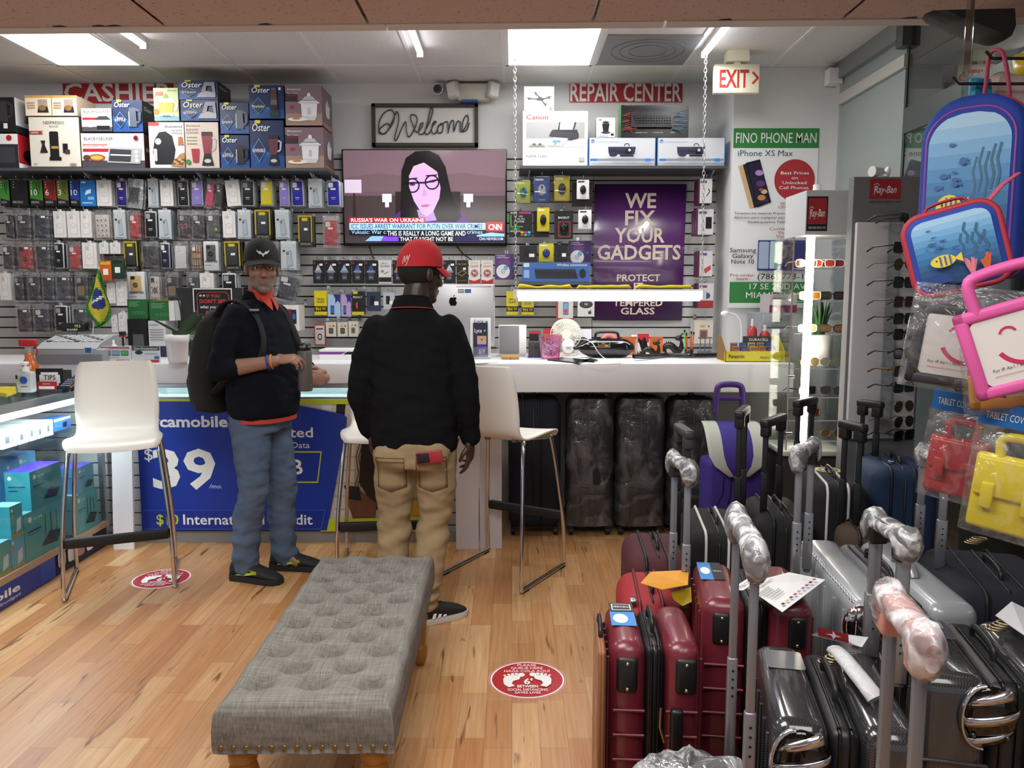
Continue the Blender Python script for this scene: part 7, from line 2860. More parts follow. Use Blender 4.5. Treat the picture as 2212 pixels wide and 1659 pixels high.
def tint_mat(name,rough):
 m=bpy.data.materials.new(name)
 m.use_nodes=True
 nt=m.node_tree
 b=nt.nodes['Principled BSDF']
 b.inputs['Roughness'].default_value=rough
 b.inputs['Subsurface Weight'].default_value=0.05
 b.inputs['Subsurface Radius'].default_value=(.01,.004,.002)
 a_=nt.nodes.new('ShaderNodeAttribute')
 a_.attribute_name='tint'
 n_=nt.nodes.new('ShaderNodeTexNoise')
 n_.inputs['Scale'].default_value=90
 mx_=nt.nodes.new('ShaderNodeMix')
 mx_.data_type,mx_.blend_type='RGBA','MULTIPLY'
 mx_.inputs[0].default_value=.18
 nt.links.new(a_.outputs['Color'],mx_.inputs[6])
 nt.links.new(n_.outputs['Fac'],mx_.inputs[7])
 nt.links.new(mx_.outputs[2],b.inputs['Base Color'])
 return m
def ring_e(cx,cy,z,a_,b_,n=28,p=2.3):
 out=[]
 for i in range(n):
  t_=2*PI*i/n
  c_,s_=math.cos(t_),math.sin(t_)
  out.append((cx+a_*math.copysign(abs(c_)**(2/p),c_),cy+b_*math.copysign(abs(s_)**(2/p),s_),z))
 return out
def hand(g,mat,wrist,d,nrm,side,curl,spread=.25,sc=1.0):
 """palm, four fingers and a thumb; d: along the hand, nrm: out of the palm, side: +1 / -1 thumb side along d x nrm"""
 w_=Vector(wrist)
 d=Vector(d).normalized()
 nrm=Vector(nrm)
 nrm=(nrm-d*nrm.dot(d)).normalized()
 s_=d.cross(nrm)*side
 R=Matrix((d,s_,nrm)).transposed()
 g.ell(w_+d*.048*sc,(.056*sc,.042*sc,.017*sc),mat,14,10,R)
 g.ell(w_+d*.075*sc,(.03*sc,.042*sc,.014*sc),mat,14,10,R)
 for i,(o_,ln)in enumerate(((.031,.074),(.0105,.083),(-.0105,.077),(-.030,.06))):
  p=w_+(d*(.088-.006*abs(i-1))+s_*o_)*sc
  a_=0.0
  dd=(d+s_*spread*o_*8).normalized()
  pts,rs=[p],[.0098*sc]
  for k_,f_ in enumerate((.45,.32,.26)):
   a_+=curl[i]*(.9,1.1,.8)[k_]
   p=p+(dd*math.cos(a_)+nrm*math.sin(a_))*ln*f_*sc
   pts.append(p)
   rs.append((.0092,.0085,.0072)[k_]*sc)
  g.limb(pts,rs,mat,10)
 th=curl[4]
 p=w_+(d*.022+s_*.032)*sc
 d1=(d*.72+s_*(.75-.5*th)+nrm*(.25+.5*th)).normalized()
 d2=(d*.95+s_*(.25-.7*th)+nrm*(.2+.5*th)).normalized()
 q=p+d1*.042*sc
 g.limb([p-d*.012*sc,p,q,q+d2*.034*sc],[.017*sc,.0145*sc,.0112*sc,.009*sc],mat,10)
def head_geo(g,mat,H):
 """H: matrix of the head frame (x forward, y left, origin at eye level)"""
 R=H.to_3x3()
 def e(c_,r_):
  g.ell(H@Vector(c_),r_,mat,20,14,R)
 e((-.012,0,.045),(.098,.077,.098))
 e((.022,0,-.025),(.072,.066,.092))
 e((.028,0,-.082),(.062,.056,.042))
 e((.066,0,-.106),(.026,.03,.022))
 e((.076,0,.024),(.018,.052,.012))
 for s_ in(-1,1):
  e((.058,s_*.040,-.028),(.03,.026,.026))
  e((-.008,s_*.078,-.006),(.019,.011,.033))
  e((.098,s_*.013,-.038),(.012,.009,.009))
 g.cyl(H@Vector((.082,0,.018)),H@Vector((.112,0,-.03)),.010,.0145,mat,12)
 e((.110,0,-.034),(.014,.014,.012))
 e((.089,0,-.066),(.012,.027,.007))
 e((.088,0,-.078),(.012,.023,.008))
def face_parts(H,body,eye='3a2a1c',brow='5a5048'):
 for s_ in(-1,1):
  g=Geo()
  c_=H@Vector((.080,s_*.031,.002))
  R=H.to_3x3()
  g.ell(c_,(.011,.0135,.0095),M('d8d2cc',.3),12,8,R)
  g.ell(c_+R@Vector((.0085,0,-.0005)),(.004,.0058,.0058),M(eye,.2),10,8,R)
  g.obj('eye',body)
  g=Geo()
  g.tube([H@Vector((.091,s_*.012,.022)),H@Vector((.092,s_*.03,.027)),H@Vector((.080,s_*.052,.020))],[.003,.004,.002],M(brow,.9),6)
  g.obj('eyebrow',body)
def cap_parts(H,parent,col,brim_down=0.02,under=None):
 m=M(col,.85,var=.12,vscale=90)
 T=H
 g=Geo(T)
 vs,fs=[],[]
 nu,nv=36,12
 def crown(t_,v_):
  """t_: angle, v_: 0 rim .. 1 top"""
  a_=v_*PI/2
  k_=math.cos(a_)**.8
  zz_=.030+.124*math.sin(a_)**.95
  r1,r2=.110,.0905
  seam=1+.006*abs(math.cos(3*t_))
  back=.015*max(0,-math.cos(t_))*(1-v_)
  return Vector((-.01+r1*k_*math.cos(t_)*seam,r2*k_*math.sin(t_)*seam,zz_-back+.012*max(0,math.cos(t_))*(1-v_)))
 for j in range(nv):
  for i in range(nu):
   vs.append(crown(2*PI*i/nu,j/nv))
 vs.append(Vector((-.01,0,.154)))
 for j in range(nv-1):
  for i in range(nu):
   fs.append((j*nu+i,j*nu+(i+1)%nu,(j+1)*nu+(i+1)%nu,(j+1)*nu+i))
 for i in range(nu):
  fs.append(((nv-1)*nu+i,(nv-1)*nu+(i+1)%nu,len(vs)-1))
 g.add(vs,fs,m,True)
 g.ell((-.01,0,.155),(.007,.007,.005),m,10,6)
 o=g.obj('cap',parent)
 g=Geo(T)
 top,bot=[],[]
 rings=[]
 for j in range(7):
  s_=j/6
  row=[]
  for i in range(15):
   u_=(i/14-.5)*2
   y=.088*u_*(1-.12*s_)
   x0=-.01+.109*math.sqrt(max(0,1-(y/.0915)**2))
   x=x0+s_*.066*math.sqrt(max(.02,1-.8*u_*u_))
   row.append(Vector((x,y,.046-brim_down*s_-.018*u_*u_)))
  rings.append(row+[p+Vector((0,0,-.004))for p in row[::-1]])
 g.loft(rings,m)
 g.obj('cap_brim',o)
 return o,crown,T
def shoe(parent,T,upper,sole,mark=None,L_=.29,kind='runner',name='shoe'):
 g=Geo(T)
 m=M(upper,.7,var=.2,vscale=80)
 rings=[]
 prof_=[(-.078,.026,.06),(-.07,.037,.10),(-.03,.042,.112),(.02,.043,.108),(.06,.045,.094),(.10,.048,.078),(.15,.048,.062),(.185,.041,.048),(.208,.022,.034)]
 for x,hw_,hz_ in prof_:
  r_=[]
  for i in range(16):
   t_=2*PI*i/16
   c_,s_=math.cos(t_),math.sin(t_)
   r_.append((x*L_/.285,hw_*math.copysign(abs(c_)**.75,c_),.02+(hz_-.02)*(.5+.5*s_)if s_>0 else.02+(hz_-.02)*(.5+.5*s_)))
  rings.append(r_)
 g.loft(rings,m)
 o=g.obj(name,parent)
 g=Geo(T)
 pts=[(-.082,.024),(-.07,.042),(0,.043),(.08,.049),(.15,.052),(.19,.045),(.216,.02),(.216,-.02),(.19,-.045),(.15,-.052),(.08,-.047),(0,-.041),(-.07,-.042),(-.082,-.024)]
 h_=.032 if kind=='runner' else.026
 rings=[[(x*L_/.285,y,.001)for x,y in pts],[(x*1.01*L_/.285,y*1.03,.014)for x,y in pts],[(x*L_/.285,y,h_+(.012*max(0,-x)*8 if kind=='runner' else 0))for x,y in pts]]
 g.loft(rings,M(sole,.7))
 g.obj('sole',o)
 if mark:
  for s_ in(-1,1):
   g=Geo(T)
   mk_=M(mark,.5)
   if kind=='runner':
    y=s_*.0465
    q=[(-.03,.040),(.03,.052),(.072,.062),(.05,.072),(.095,.066),(.10,.052),(.055,.046),(.02,.040)]
   else:
    q=None
   if q:
    g.add([(x,s_*(.0475+.01*max(0,.1-abs(x-.08))-.12*max(0,z-.045)),z)for x,z in q]+[(x,s_*.030,z)for x,z in q],[tuple(range(8)),tuple(range(8))[::-1]]+[(i,(i+1)%8,8+(i+1)%8,8+i)for i in range(8)],mk_)
   else:
    for k_ in range(3):
     x=.035+.028*k_
     v=[(x-.02,s_*.043,.03),(x-.004,s_*.043,.03),(x+.018,s_*.036,.078-.008*k_),(x+.004,s_*.036,.08-.008*k_)]
     w2=[(a_,b_*1.06,c_)for a_,b_,c_ in v]
     g.add(v+w2,[(0,1,2,3),(7,6,5,4)]+[(i,(i+1)%4,(i+1)%4+4,i+4)for i in range(4)],mk_)
   g.obj('side_mark',o)
 g=Geo(T)
 for k_ in range(5):
  x=.02+.02*k_
  z=.112-.0095*k_
  g.tube([(x,-.024,z-.006),(x+.004,0,z+.004),(x,.024,z-.006)],.003,M('17171a' if kind=='runner' else '141414',.8),5)
 g.obj('laces',o)
 return o
def folds(amp,sx,sz,seed):
 def f_(p):
  return amp*(noise.noise(Vector((p.x*sx+seed,p.y*sx,p.z*sz)))+.5*noise.noise(Vector((p.x*sx*2.3,p.y*sx*2.3+seed,p.z*sz*2.1))))
 return f_
# ---- man with the backpack
skin=lin('9c7662')
th1=math.radians(-20)
m1=thing('person','man in black cap and dark pullover with a backpack, opening a grey bottle','person',(-1.335,4.13,0),th1)
mm=M('aaaaaa')
H1=Matrix.Translation((.052,-.012,1.645))@Matrix.Rotation(math.radians(-48),4,'Z')@Matrix.Rotation(.05,4,'Y')
g=Geo()
head_geo(g,mm,H1)
g.limb([(.035,-.005,1.58),(.01,0,1.44)],[.056,.064],mm)
g.loft([ring_e(0,0,z,a_,b_)for z,a_,b_ in((.84,.11,.15),(1.0,.12,.15),(1.2,.11,.16),(1.36,.085,.15),(1.42,.055,.08))],mm)
R_el,R_wr=Vector((-.03,-.262,1.135)),Vector((.215,-.145,1.178))
L_el,L_wr=Vector((.07,.24,1.12)),Vector((.352,.08,1.075))
g.limb([(0,-.14,1.36),(-.02,-.225,1.25),R_el,R_el.lerp(R_wr,.35),R_wr],[.045,.042,.040,.042,.028],mm)
g.limb([(0,.14,1.36),(.0,.225,1.25),L_el,L_el.lerp(L_wr,.35),L_wr],[.045,.042,.040,.042,.028],mm)
hand(g,mm,R_wr+Vector((.004,.002,.004)),(.9,.38,.12),(.25,.55,-.8),1,(.5,.55,.6,.65,.6),sc=.98)
hand(g,mm,L_wr,(-.02,-.98,.12),(-1,-.05,0),-1,(.55,.6,.65,.7,.5),sc=.98)
for s_,an in((-1,(-.05,-.10,.09)),(1,(.04,.11,.09))):
 g.limb([(0,s_*.09,.88),(.02,s_*.1,.5),an,(an[0]+.08,an[1],.05)],[.08,.05,.038,.03],mm)
Hi=H1.inverted()
def tint1(p):
 q=Hi@p
 c_=Vector(skin)
 if-.14<q.z<.1 and abs(q.y)<.1:
  lip=math.exp(-(((q.z+.071)/.011)**2))*math.exp(-((q.y/.026)**2))*(1 if q.x>.08 else 0)
  beard=0
  if q.z<-.035 and q.x>-.02:
   beard=min(1,(-.035-q.z)/.02)*.75
   if q.x>.06 and abs(q.y)<.03 and q.z>-.058:
    beard*=.45
  c_=c_.lerp(Vector(lin('7f766f')),beard)
  c_=c_.lerp(Vector(lin('8f5a52')),lip*.8)
  if q.x>.09 and q.z>-.05:
   c_=c_.lerp(Vector(lin('a8705e')),.4)
 return c_
body1=remeshed(g,'body',.0042,3,m1,tint_mat('skin_fair',.5),None,tint1)
face_parts(H1,body1)
g=Geo(H1)
g.ell((-.028,0,.01),(.088,.0815,.075),M('6d665f',.95,var=.3,vscale=150),24,14)
g.obj('hair',m1)
cap1,crown1,T1=cap_parts(H1,m1,'101413',.022)
g=Geo(T1)
horn=[(-.034,.088),(-.026,.074),(-.017,.066),(-.011,.070),(-.006,.062),(0,.052),(.006,.062),(.011,.070),(.017,.066),(.026,.074),(.034,.088),(.021,.081),(.012,.079),(.006,.073),(0,.07),(-.006,.073),(-.012,.079),(-.021,.081)]
def on_crown(y,z):
 lo,hi=0.0,.95
 best=None
 for k_ in range(60):
  v_=k_/60*.95
  for s_ in(1,):
   c0=crown1(0,v_)
   if best is None or abs(c0.z-z)<best[0]:
    best=(abs(c0.z-z),v_)
 v_=best[1]
 t_=y/.092
 p=crown1(t_,v_)
 return Vector((p.x+.0022,y,p.z+.0012))
vs=[on_crown(y,z+.004)for y,z in horn]
c0=on_crown(0,.068)
g.add(vs+[c0],[(i,(i+1)%18,18)for i in range(18)],M('d8d8d8',.6))
g.obj('cap_emblem',cap1)
# pullover
nvm=M('10131c',.92,var=.2,vscale=60,spec=.15)
g=Geo()
g.loft([ring_e(cx,0,z,a_,b_)for z,cx,a_,b_ in((.868,.015,.150,.182),(.90,.02,.165,.195),(1.0,.025,.170,.196),(1.1,.025,.168,.196),(1.22,.01,.158,.202),(1.33,0,.142,.208),(1.41,-.005,.118,.195),(1.455,-.008,.092,.14),(1.485,-.004,.074,.084))],nvm)
g.limb([(0,-.15,1.385),(-.015,-.215,1.28),(R_el[0]-.005,R_el[1],R_el[2]+.0),R_el.lerp(R_wr,.22)],[.078,.070,.060,.054],nvm,18)
g.limb([(0,.15,1.385),(.0,.215,1.28),L_el,L_el.lerp(L_wr,.3)],[.078,.070,.060,.052],nvm,18)
pull=remeshed(g,'pullover',.008,6,m1,nvm,folds(.009,9,16,3))
g=Geo()
col_r=[]
for k_,(z,r1,r2,cx)in enumerate(((1.465,.074,.082,.006),(1.50,.070,.076,.012),(1.525,.074,.080,.016))):
 col_r.append([(cx+r1*math.cos(t_),r2*math.sin(t_),z-.022*math.cos(t_))for t_ in[math.radians(a_)for a_ in range(38-8*k_//3,323+8*k_//3,15)]])
g.loft(col_r,nvm,caps=False,closed=False)
g.obj('collar',pull).modifiers.new('thick','SOLIDIFY').thickness=.008
redm=M('c0402f',.8,var=.1)
g=Geo()
for s_ in(-1,1):
 v=[(.062,s_*.022,1.525),(.03,s_*.066,1.525),(.10,s_*.045,1.455),(.112,s_*.018,1.43),(.098,s_*.008,1.47)]
 g.add(v+[(x+.006,y,z-.004)for x,y,z in v],[(0,1,2,3,4),(9,8,7,6,5)]+[(i,(i+1)%5,(i+1)%5+5,i+5)for i in range(5)],redm)
g.loft([ring_e(.022,0,z,.064,.068,20)for z in(1.47,1.535)],redm,caps=False)
g.obj('shirt_collar',m1)
g=Geo()
g.loft([ring_e(.022,0,z,a_,b_)for z,a_,b_ in((.852,.150,.180),(.875,.152,.182))],redm,caps=False)
g.obj('shirt_hem',m1)
# jeans
jm=M('56667e',.9,var=.34,vscale=7,spec=.15)
g=Geo()
g.loft([ring_e(.005,0,z,a_,b_)for z,a_,b_ in((.80,.13,.178),(.88,.138,.18),(.94,.135,.175))],jm)
for s_,k_,an in((-1,(.02,-.102,.5),(-.05,-.10,.10)),(1,(.055,.105,.5),(.04,.11,.10))):
 g.limb([(.0,s_*.088,.84),(.015,s_*.097,.68),k_,(an[0]*.5+k_[0]*.5-.015,an[1],.32),(an[0],an[1],.105),(an[0]+.008,an[1],.085)],[.102,.096,.077,.074,.069,.067],jm,18)
jeans=remeshed(g,'jeans',.008,5,m1,jm,lambda p:folds(.009,10,18,8)(p)+(.004*math.sin(p.z*70+p.y*9)if p.z<.3 else 0))
sh1='17191a'
shoe(m1,Matrix.Translation((-.05,-.105,0))@Matrix.Rotation(.06,4,'Z'),sh1,'1b1c1d','b6d032')
shoe(m1,Matrix.Translation((.045,.11,0))@Matrix.Rotation(.28,4,'Z'),sh1,'1b1c1d','b6d032')
for i,c_ in enumerate(('2a3f9a','d07a3a')):
 g=Geo()
 d_=(R_wr-R_el).normalized()
 u_,w_=frame_of(d_)
 p=R_wr-d_*(.035-.017*i)
 g.tube([p+(u_*math.cos(k_*PI/12)+w_*math.sin(k_*PI/12))*(.0335-.001*i)for k_ in range(24)],.006,M(c_,.5),6,closed=True)
 g.obj('wristband',m1)
# backpack (worn, a thing of its own)
bpk=thing('backpack','black backpack worn by the man in the dark pullover','backpack',m1.location,th1)
bm_=M('0d0d0f',.8,var=.3,vscale=40)
g=Geo()
g.loft([ring_e(cx,0,z,a_,b_,28,3)for z,cx,a_,b_ in((.885,-.235,.04,.10),(.90,-.25,.085,.15),(.98,-.265,.105,.165),(1.12,-.262,.105,.165),(1.25,-.245,.09,.16),(1.36,-.225,.07,.145),(1.42,-.20,.04,.11),(1.44,-.19,.01,.05))],bm_)
remesh_b=g.obj('main_bag',bpk)
g=Geo()
g.loft([ring_e(cx,-.0,z,a_,b_,24,3)for z,cx,a_,b_ in((.90,-.30,.03,.09),(.93,-.325,.05,.125),(1.05,-.335,.055,.135),(1.13,-.325,.04,.125),(1.15,-.31,.01,.09))],bm_)
g.obj('front_pocket',bpk)
for s_ in(-1,1):
 g=Geo()
 g.tube(smooth([(-.17,s_*.10,1.40),(-.10,s_*.12,1.462),(-.01,s_*.128,1.472),(.085,s_*.125,1.41),(.140,s_*.135,1.30),(.145,s_*.165,1.20),(.08,s_*.20,1.13),(-.05,s_*.19,1.08),(-.17,s_*.15,1.0)],5),.024,M('0c0c0e',.85),8,flat=.28)
 g.obj('shoulder_strap',bpk)
g=Geo()
g.rbox((.075,-.155,1.425),(.105,-.112,1.436),.003,M('8a8a8c',.5))
g.obj('strap_tag',bpk)
# bottle held in the hands
bt=Vector((.312,-.035,0))
Tm=Matrix.Translation(m1.location)@Matrix.Rotation(th1,4,'Z')
t=thing('drink_bottle','matte grey insulated drink bottle held by the man with the backpack','bottle',Tm@Vector((bt.x,bt.y,1.02)),th1)
g=Geo()
g.lathe([(0,0),(.033,0),(.0365,.006),(.0365,.20),(.0335,.206),(0,.206)],M('5a5654',.55),28)
g.obj('body',t)
g=Geo()
g.lathe([(.031,.206),(.033,.209),(.033,.236),(.028,.244),(0,.244)],M('1b1b1c',.3),28)
g.lathe([(.0335,.222),(.0335,.232)],M('8a8a8c',.2,.9),28)
g.obj('lid',t)
# ---- man in the red cap, seen from behind
th2=math.radians(88)
m2=thing('person','man in red cap, black sweater and tan trousers seen from behind','person',(-.445,3.55,0),th2)
H2=Matrix.Translation((.02,-.035,1.60))@Matrix.Rotation(math.radians(-46),4,'Z')@Matrix.Rotation(.12,4,'Y')
skin2=Vector(lin('3a2820'))
g=Geo()
head_geo(g,mm,H2)
g.limb([(.0,-.02,1.54),(-.01,-.005,1.40)],[.058,.068],mm)
g.loft([ring_e(0,0,z,a_,b_)for z,a_,b_ in((.80,.11,.15),(1.0,.12,.15),(1.2,.11,.17),(1.32,.085,.15),(1.38,.055,.08))],mm)
R2e,R2w=Vector((-.01,-.242,1.06)),Vector((.055,-.252,.835))
L2e,L2w=Vector((-.015,.248,1.06)),Vector((.07,.215,.86))
g.limb([(0,-.145,1.32),R2e,R2e.lerp(R2w,.35),R2w],[.042,.038,.038,.028],mm)
g.limb([(0,.145,1.32),L2e,L2e.lerp(L2w,.35),L2w],[.042,.038,.038,.028],mm)
hand(g,mm,R2w,(.12,.05,-1),(.25,1,.05),-1,(.25,.3,.42,.5,.3))
hand(g,mm,L2w,(.2,-.05,-1),(.3,-1,0),1,(.3,.35,.4,.45,.3))
for s_,an in((-1,(-.06,-.045,.09)),(1,(.0,.12,.09))):
 g.limb([(0,s_*.09,.84),(.0,s_*.09,.48),an,(an[0]+.08,an[1],.05)],[.08,.05,.038,.03],mm)
body2=remeshed(g,'body',.0045,3,m2,tint_mat('skin_dark',.45),None,lambda p:skin2*(1.5 if p.z<.9 else 1.0))
face_parts(H2,body2,'1a120c','141010')
g=Geo(H2)
g.ell((-.024,0,.008),(.09,.0815,.075),M('16120f',.95),24,14)
g.obj('hair',m2)
cap2,crown2,T2=cap_parts(H2,m2,'b3222c',.03)
g=Geo(T2)
tm_=text_mesh('NY',.0)
for k_,q in enumerate(([(-.006,.0),(-.002,.022),(.006,.004),(.011,.024)],[(.013,.022),(.017,.012),(.024,.026),(.016,.0),(.008,-.004)])):
 pts=[]
 for a_,z_ in smooth([Vector((x,z,0))for x,z in q],4).__iter__()if False else[(v.x,v.y)for v in smooth([Vector((x,z,0))for x,z in q],4)]:
  t_=PI+.32+a_/.10
  v_=max(0,(z_+.006)/.13)
  p=crown2(t_,v_)
  pts.append(p+Vector((math.cos(t_),math.sin(t_),0))*.002)
 g.tube(pts,.0013,M('e8d8d8',.6),5)
g.obj('cap_emblem',cap2)
g=Geo(H2)
for s_ in(-1,1):
 g.tube([(-.015,s_*.081,.012),(.05,s_*.079,.012),(.098,s_*.062,.010)],.0025,dark,6)
 g.tube([(.104+.004*math.cos(k_*PI/8),s_*.034+.024*math.cos(k_*PI/8),.004+.017*math.sin(k_*PI/8))for k_ in range(16)],.002,dark,5,closed=True)
g.obj('glasses',m2)
swm=M('131416',.95,var=.2,vscale=60,spec=.12)
g=Geo()
g.loft([ring_e(cx,0,z,a_,b_)for z,cx,a_,b_ in((.795,0,.125,.180),(.83,0,.142,.195),(.95,.0,.15,.198),(1.08,0,.148,.198),(1.2,0,.146,.198),(1.28,0,.138,.200),(1.345,-.005,.118,.185),(1.395,-.012,.094,.15),(1.425,-.012,.082,.115),(1.46,-.012,.074,.082))],swm)
g.limb([(-.005,-.158,1.345),(-.012,-.212,1.22),R2e,R2e.lerp(R2w,.6),R2e.lerp(R2w,.93)],[.072,.066,.057,.050,.045],swm,18)
g.limb([(-.005,.158,1.345),(-.012,.216,1.22),L2e,L2e.lerp(L2w,.6),L2e.lerp(L2w,.93)],[.072,.066,.057,.050,.045],swm,18)
sw2=remeshed(g,'sweater',.008,6,m2,swm,folds(.009,8,14,21))
g=Geo()
rr=[[(-.012+r1*math.cos(t_),r2*math.sin(t_),z-.012*math.cos(t_))for t_ in[math.radians(a_)for a_ in range(25,336,10)]]for z,r1,r2 in((1.425,.080,.092),(1.47,.070,.078),(1.495,.068,.075),(1.475,.077,.085),(1.44,.086,.098))]
g.loft(rr,swm,caps=False,closed=False)
col2=g.obj('collar',sw2)
g=Geo()
g.tube([(-.012+.0865*math.cos(t_),.0985*math.sin(t_),1.441-.012*math.cos(t_))for t_ in[math.radians(a_)for a_ in range(25,336,10)]],.0022,M('a83a42',.7),5)
g.obj('collar_stripe',col2)
km=M('9c8868',.9,var=.16,vscale=12,spec=.12)
g=Geo()
g.loft([ring_e(-.005,0,z,a_,b_)for z,a_,b_ in((.73,.13,.182),(.82,.138,.182),(.88,.13,.175))],km)
for s_ in(-1,1):
 g.ell((-.055,s_*.085,.80),(.085,.088,.10),km,18,12)
for s_,k_,an in((-1,(.02,-.085,.48),(-.055,-.045,.10)),(1,(.02,.10,.48),(.0,.12,.10))):
 g.limb([(0,s_*.09,.78),(.005,s_*.096,.64),k_,(k_[0]*.4+an[0]*.6-.02,k_[1]*.5+an[1]*.5,.28),(an[0],an[1],.115)],[.102,.095,.077,.074,.066],km,18)
def f2(p):
 v=folds(.008,9,16,31)(p)
 if abs(p.z-.46)<.16:
  v+=.006*math.sin(p.z*62+p.y*30)*math.exp(-((p.z-.45)/.1)**2)
 if p.z<.2:
  v+=.007*math.sin(p.z*120+p.y*20)
 return v
pants=remeshed(g,'trousers',.008,4,m2,km,f2)
bv=BVHTree.FromPolygons([v.co for v in pants.data.vertices],[tuple(p.vertices)for p in pants.data.polygons])
km2=M('968262',.9,var=.16,vscale=12,spec=.12)
stm=M('6a5236',.9)
for s_ in(-1,1):
 g=Geo()
 vs,fs=[],[]
 n=9
 for j in range(n):
  for i in range(n):
   y=s_*.092+(i/(n-1)-.5)*.13
   z=.79-j/(n-1)*.145-(.018*(1-abs(i/(n-1)-.5)*2)if j==n-1 else 0)
   hit=bv.ray_cast(Vector((-.6,y,z)),Vector((1,0,0)))
   x=hit[0].x if hit[0]else-.13
   vs.append((x-.003,y,z))
 for j in range(n-1):
  for i in range(n-1):
   a_=j*n+i
   fs.append((a_,a_+1,a_+n+1,a_+n))
 g.add(vs,fs,km2,True)
 for rrow in(0,1):
  g.tube([(x-.0015,y,z)for x,y,z in vs[rrow*n:(rrow+1)*n]],.0013,stm,4)
 for i in(0,n-1):
  g.tube([(vs[j*n+i][0]-.001,vs[j*n+i][1],vs[j*n+i][2])for j in range(n)],.0013,stm,4)
 o=g.obj('back_pocket',pants)
 o.modifiers.new('thick','SOLIDIFY').thickness=.002
shoe(m2,Matrix.Translation((-.06,-.045,0))@Matrix.Rotation(math.radians(-55),4,'Z'),'141416','c8c4bc','e8e8e6',.29,'court')
shoe(m2,Matrix.Translation((.0,.12,0))@Matrix.Rotation(.2,4,'Z'),'141416','c8c4bc','e8e8e6',.29,'court')
Tm2=Matrix.Translation(m2.location)@Matrix.Rotation(th2,4,'Z')
g=Geo()
p=R2w+Vector((.01,.01,-.11))
g.tube([p+Vector((.0115*math.cos(k_*PI/8),.0115*math.sin(k_*PI/8),0))for k_ in range(16)],.002,M('c8c4bc',.2,1),5,closed=True)
g.obj('finger_ring',m2)
hit=bv.ray_cast(Vector((-.6,-.092,.80)),Vector((1,0,0)))
px_=hit[0].x if hit[0]else-.13
t=thing('mobile_phone','red and black phone sticking out of the tan trouser pocket','phone',Tm2@Vector((px_-.006,-.092,.77)),th2)
g=Geo()
g.T=Matrix.Rotation(-.14,4,'X')
g.rbox((-.009,-.058,0),(.002,.058,.055),.004,M('a02830',.35))
g.rbox((-.0105,-.0,.006),(-.008,.055,.05),.003,M('1a1a1e',.3))
g.obj('phone_body',t)
# ---------------------------------------------------------------- suitcases
film=clear((.98,.98,.99),.05,.12,18,.34,name='plastic_film',bs=0.6)
film2=clear((.94,.94,.95),.035,.12,7,.06,name='plastic_wrap',bs=1.2)
blackp=M('17171a',.4)
silverp=M('8c8d92',.3,.6)
def carbon():
 m=bpy.data.materials.new('carbon_weave')
 m.use_nodes=True
 nt=m.node_tree
 b=nt.nodes['Principled BSDF']
 b.inputs['Roughness'].default_value=.16
 b.inputs['Coat Weight'].default_value=.6
 b.inputs['Coat Roughness'].default_value=.05
 tc=nt.nodes.new('ShaderNodeTexCoord')
 ck=nt.nodes.new('ShaderNodeTexChecker')
 ck.inputs['Scale'].default_value=320
 ck.inputs['Color1'].default_value=(.012,.012,.013,1)
 ck.inputs['Color2'].default_value=(.05,.05,.054,1)
 nt.links.new(tc.outputs['Object'],ck.inputs['Vector'])
 nt.links.new(ck.outputs['Color'],b.inputs['Base Color'])
 return m
CARB=carbon()
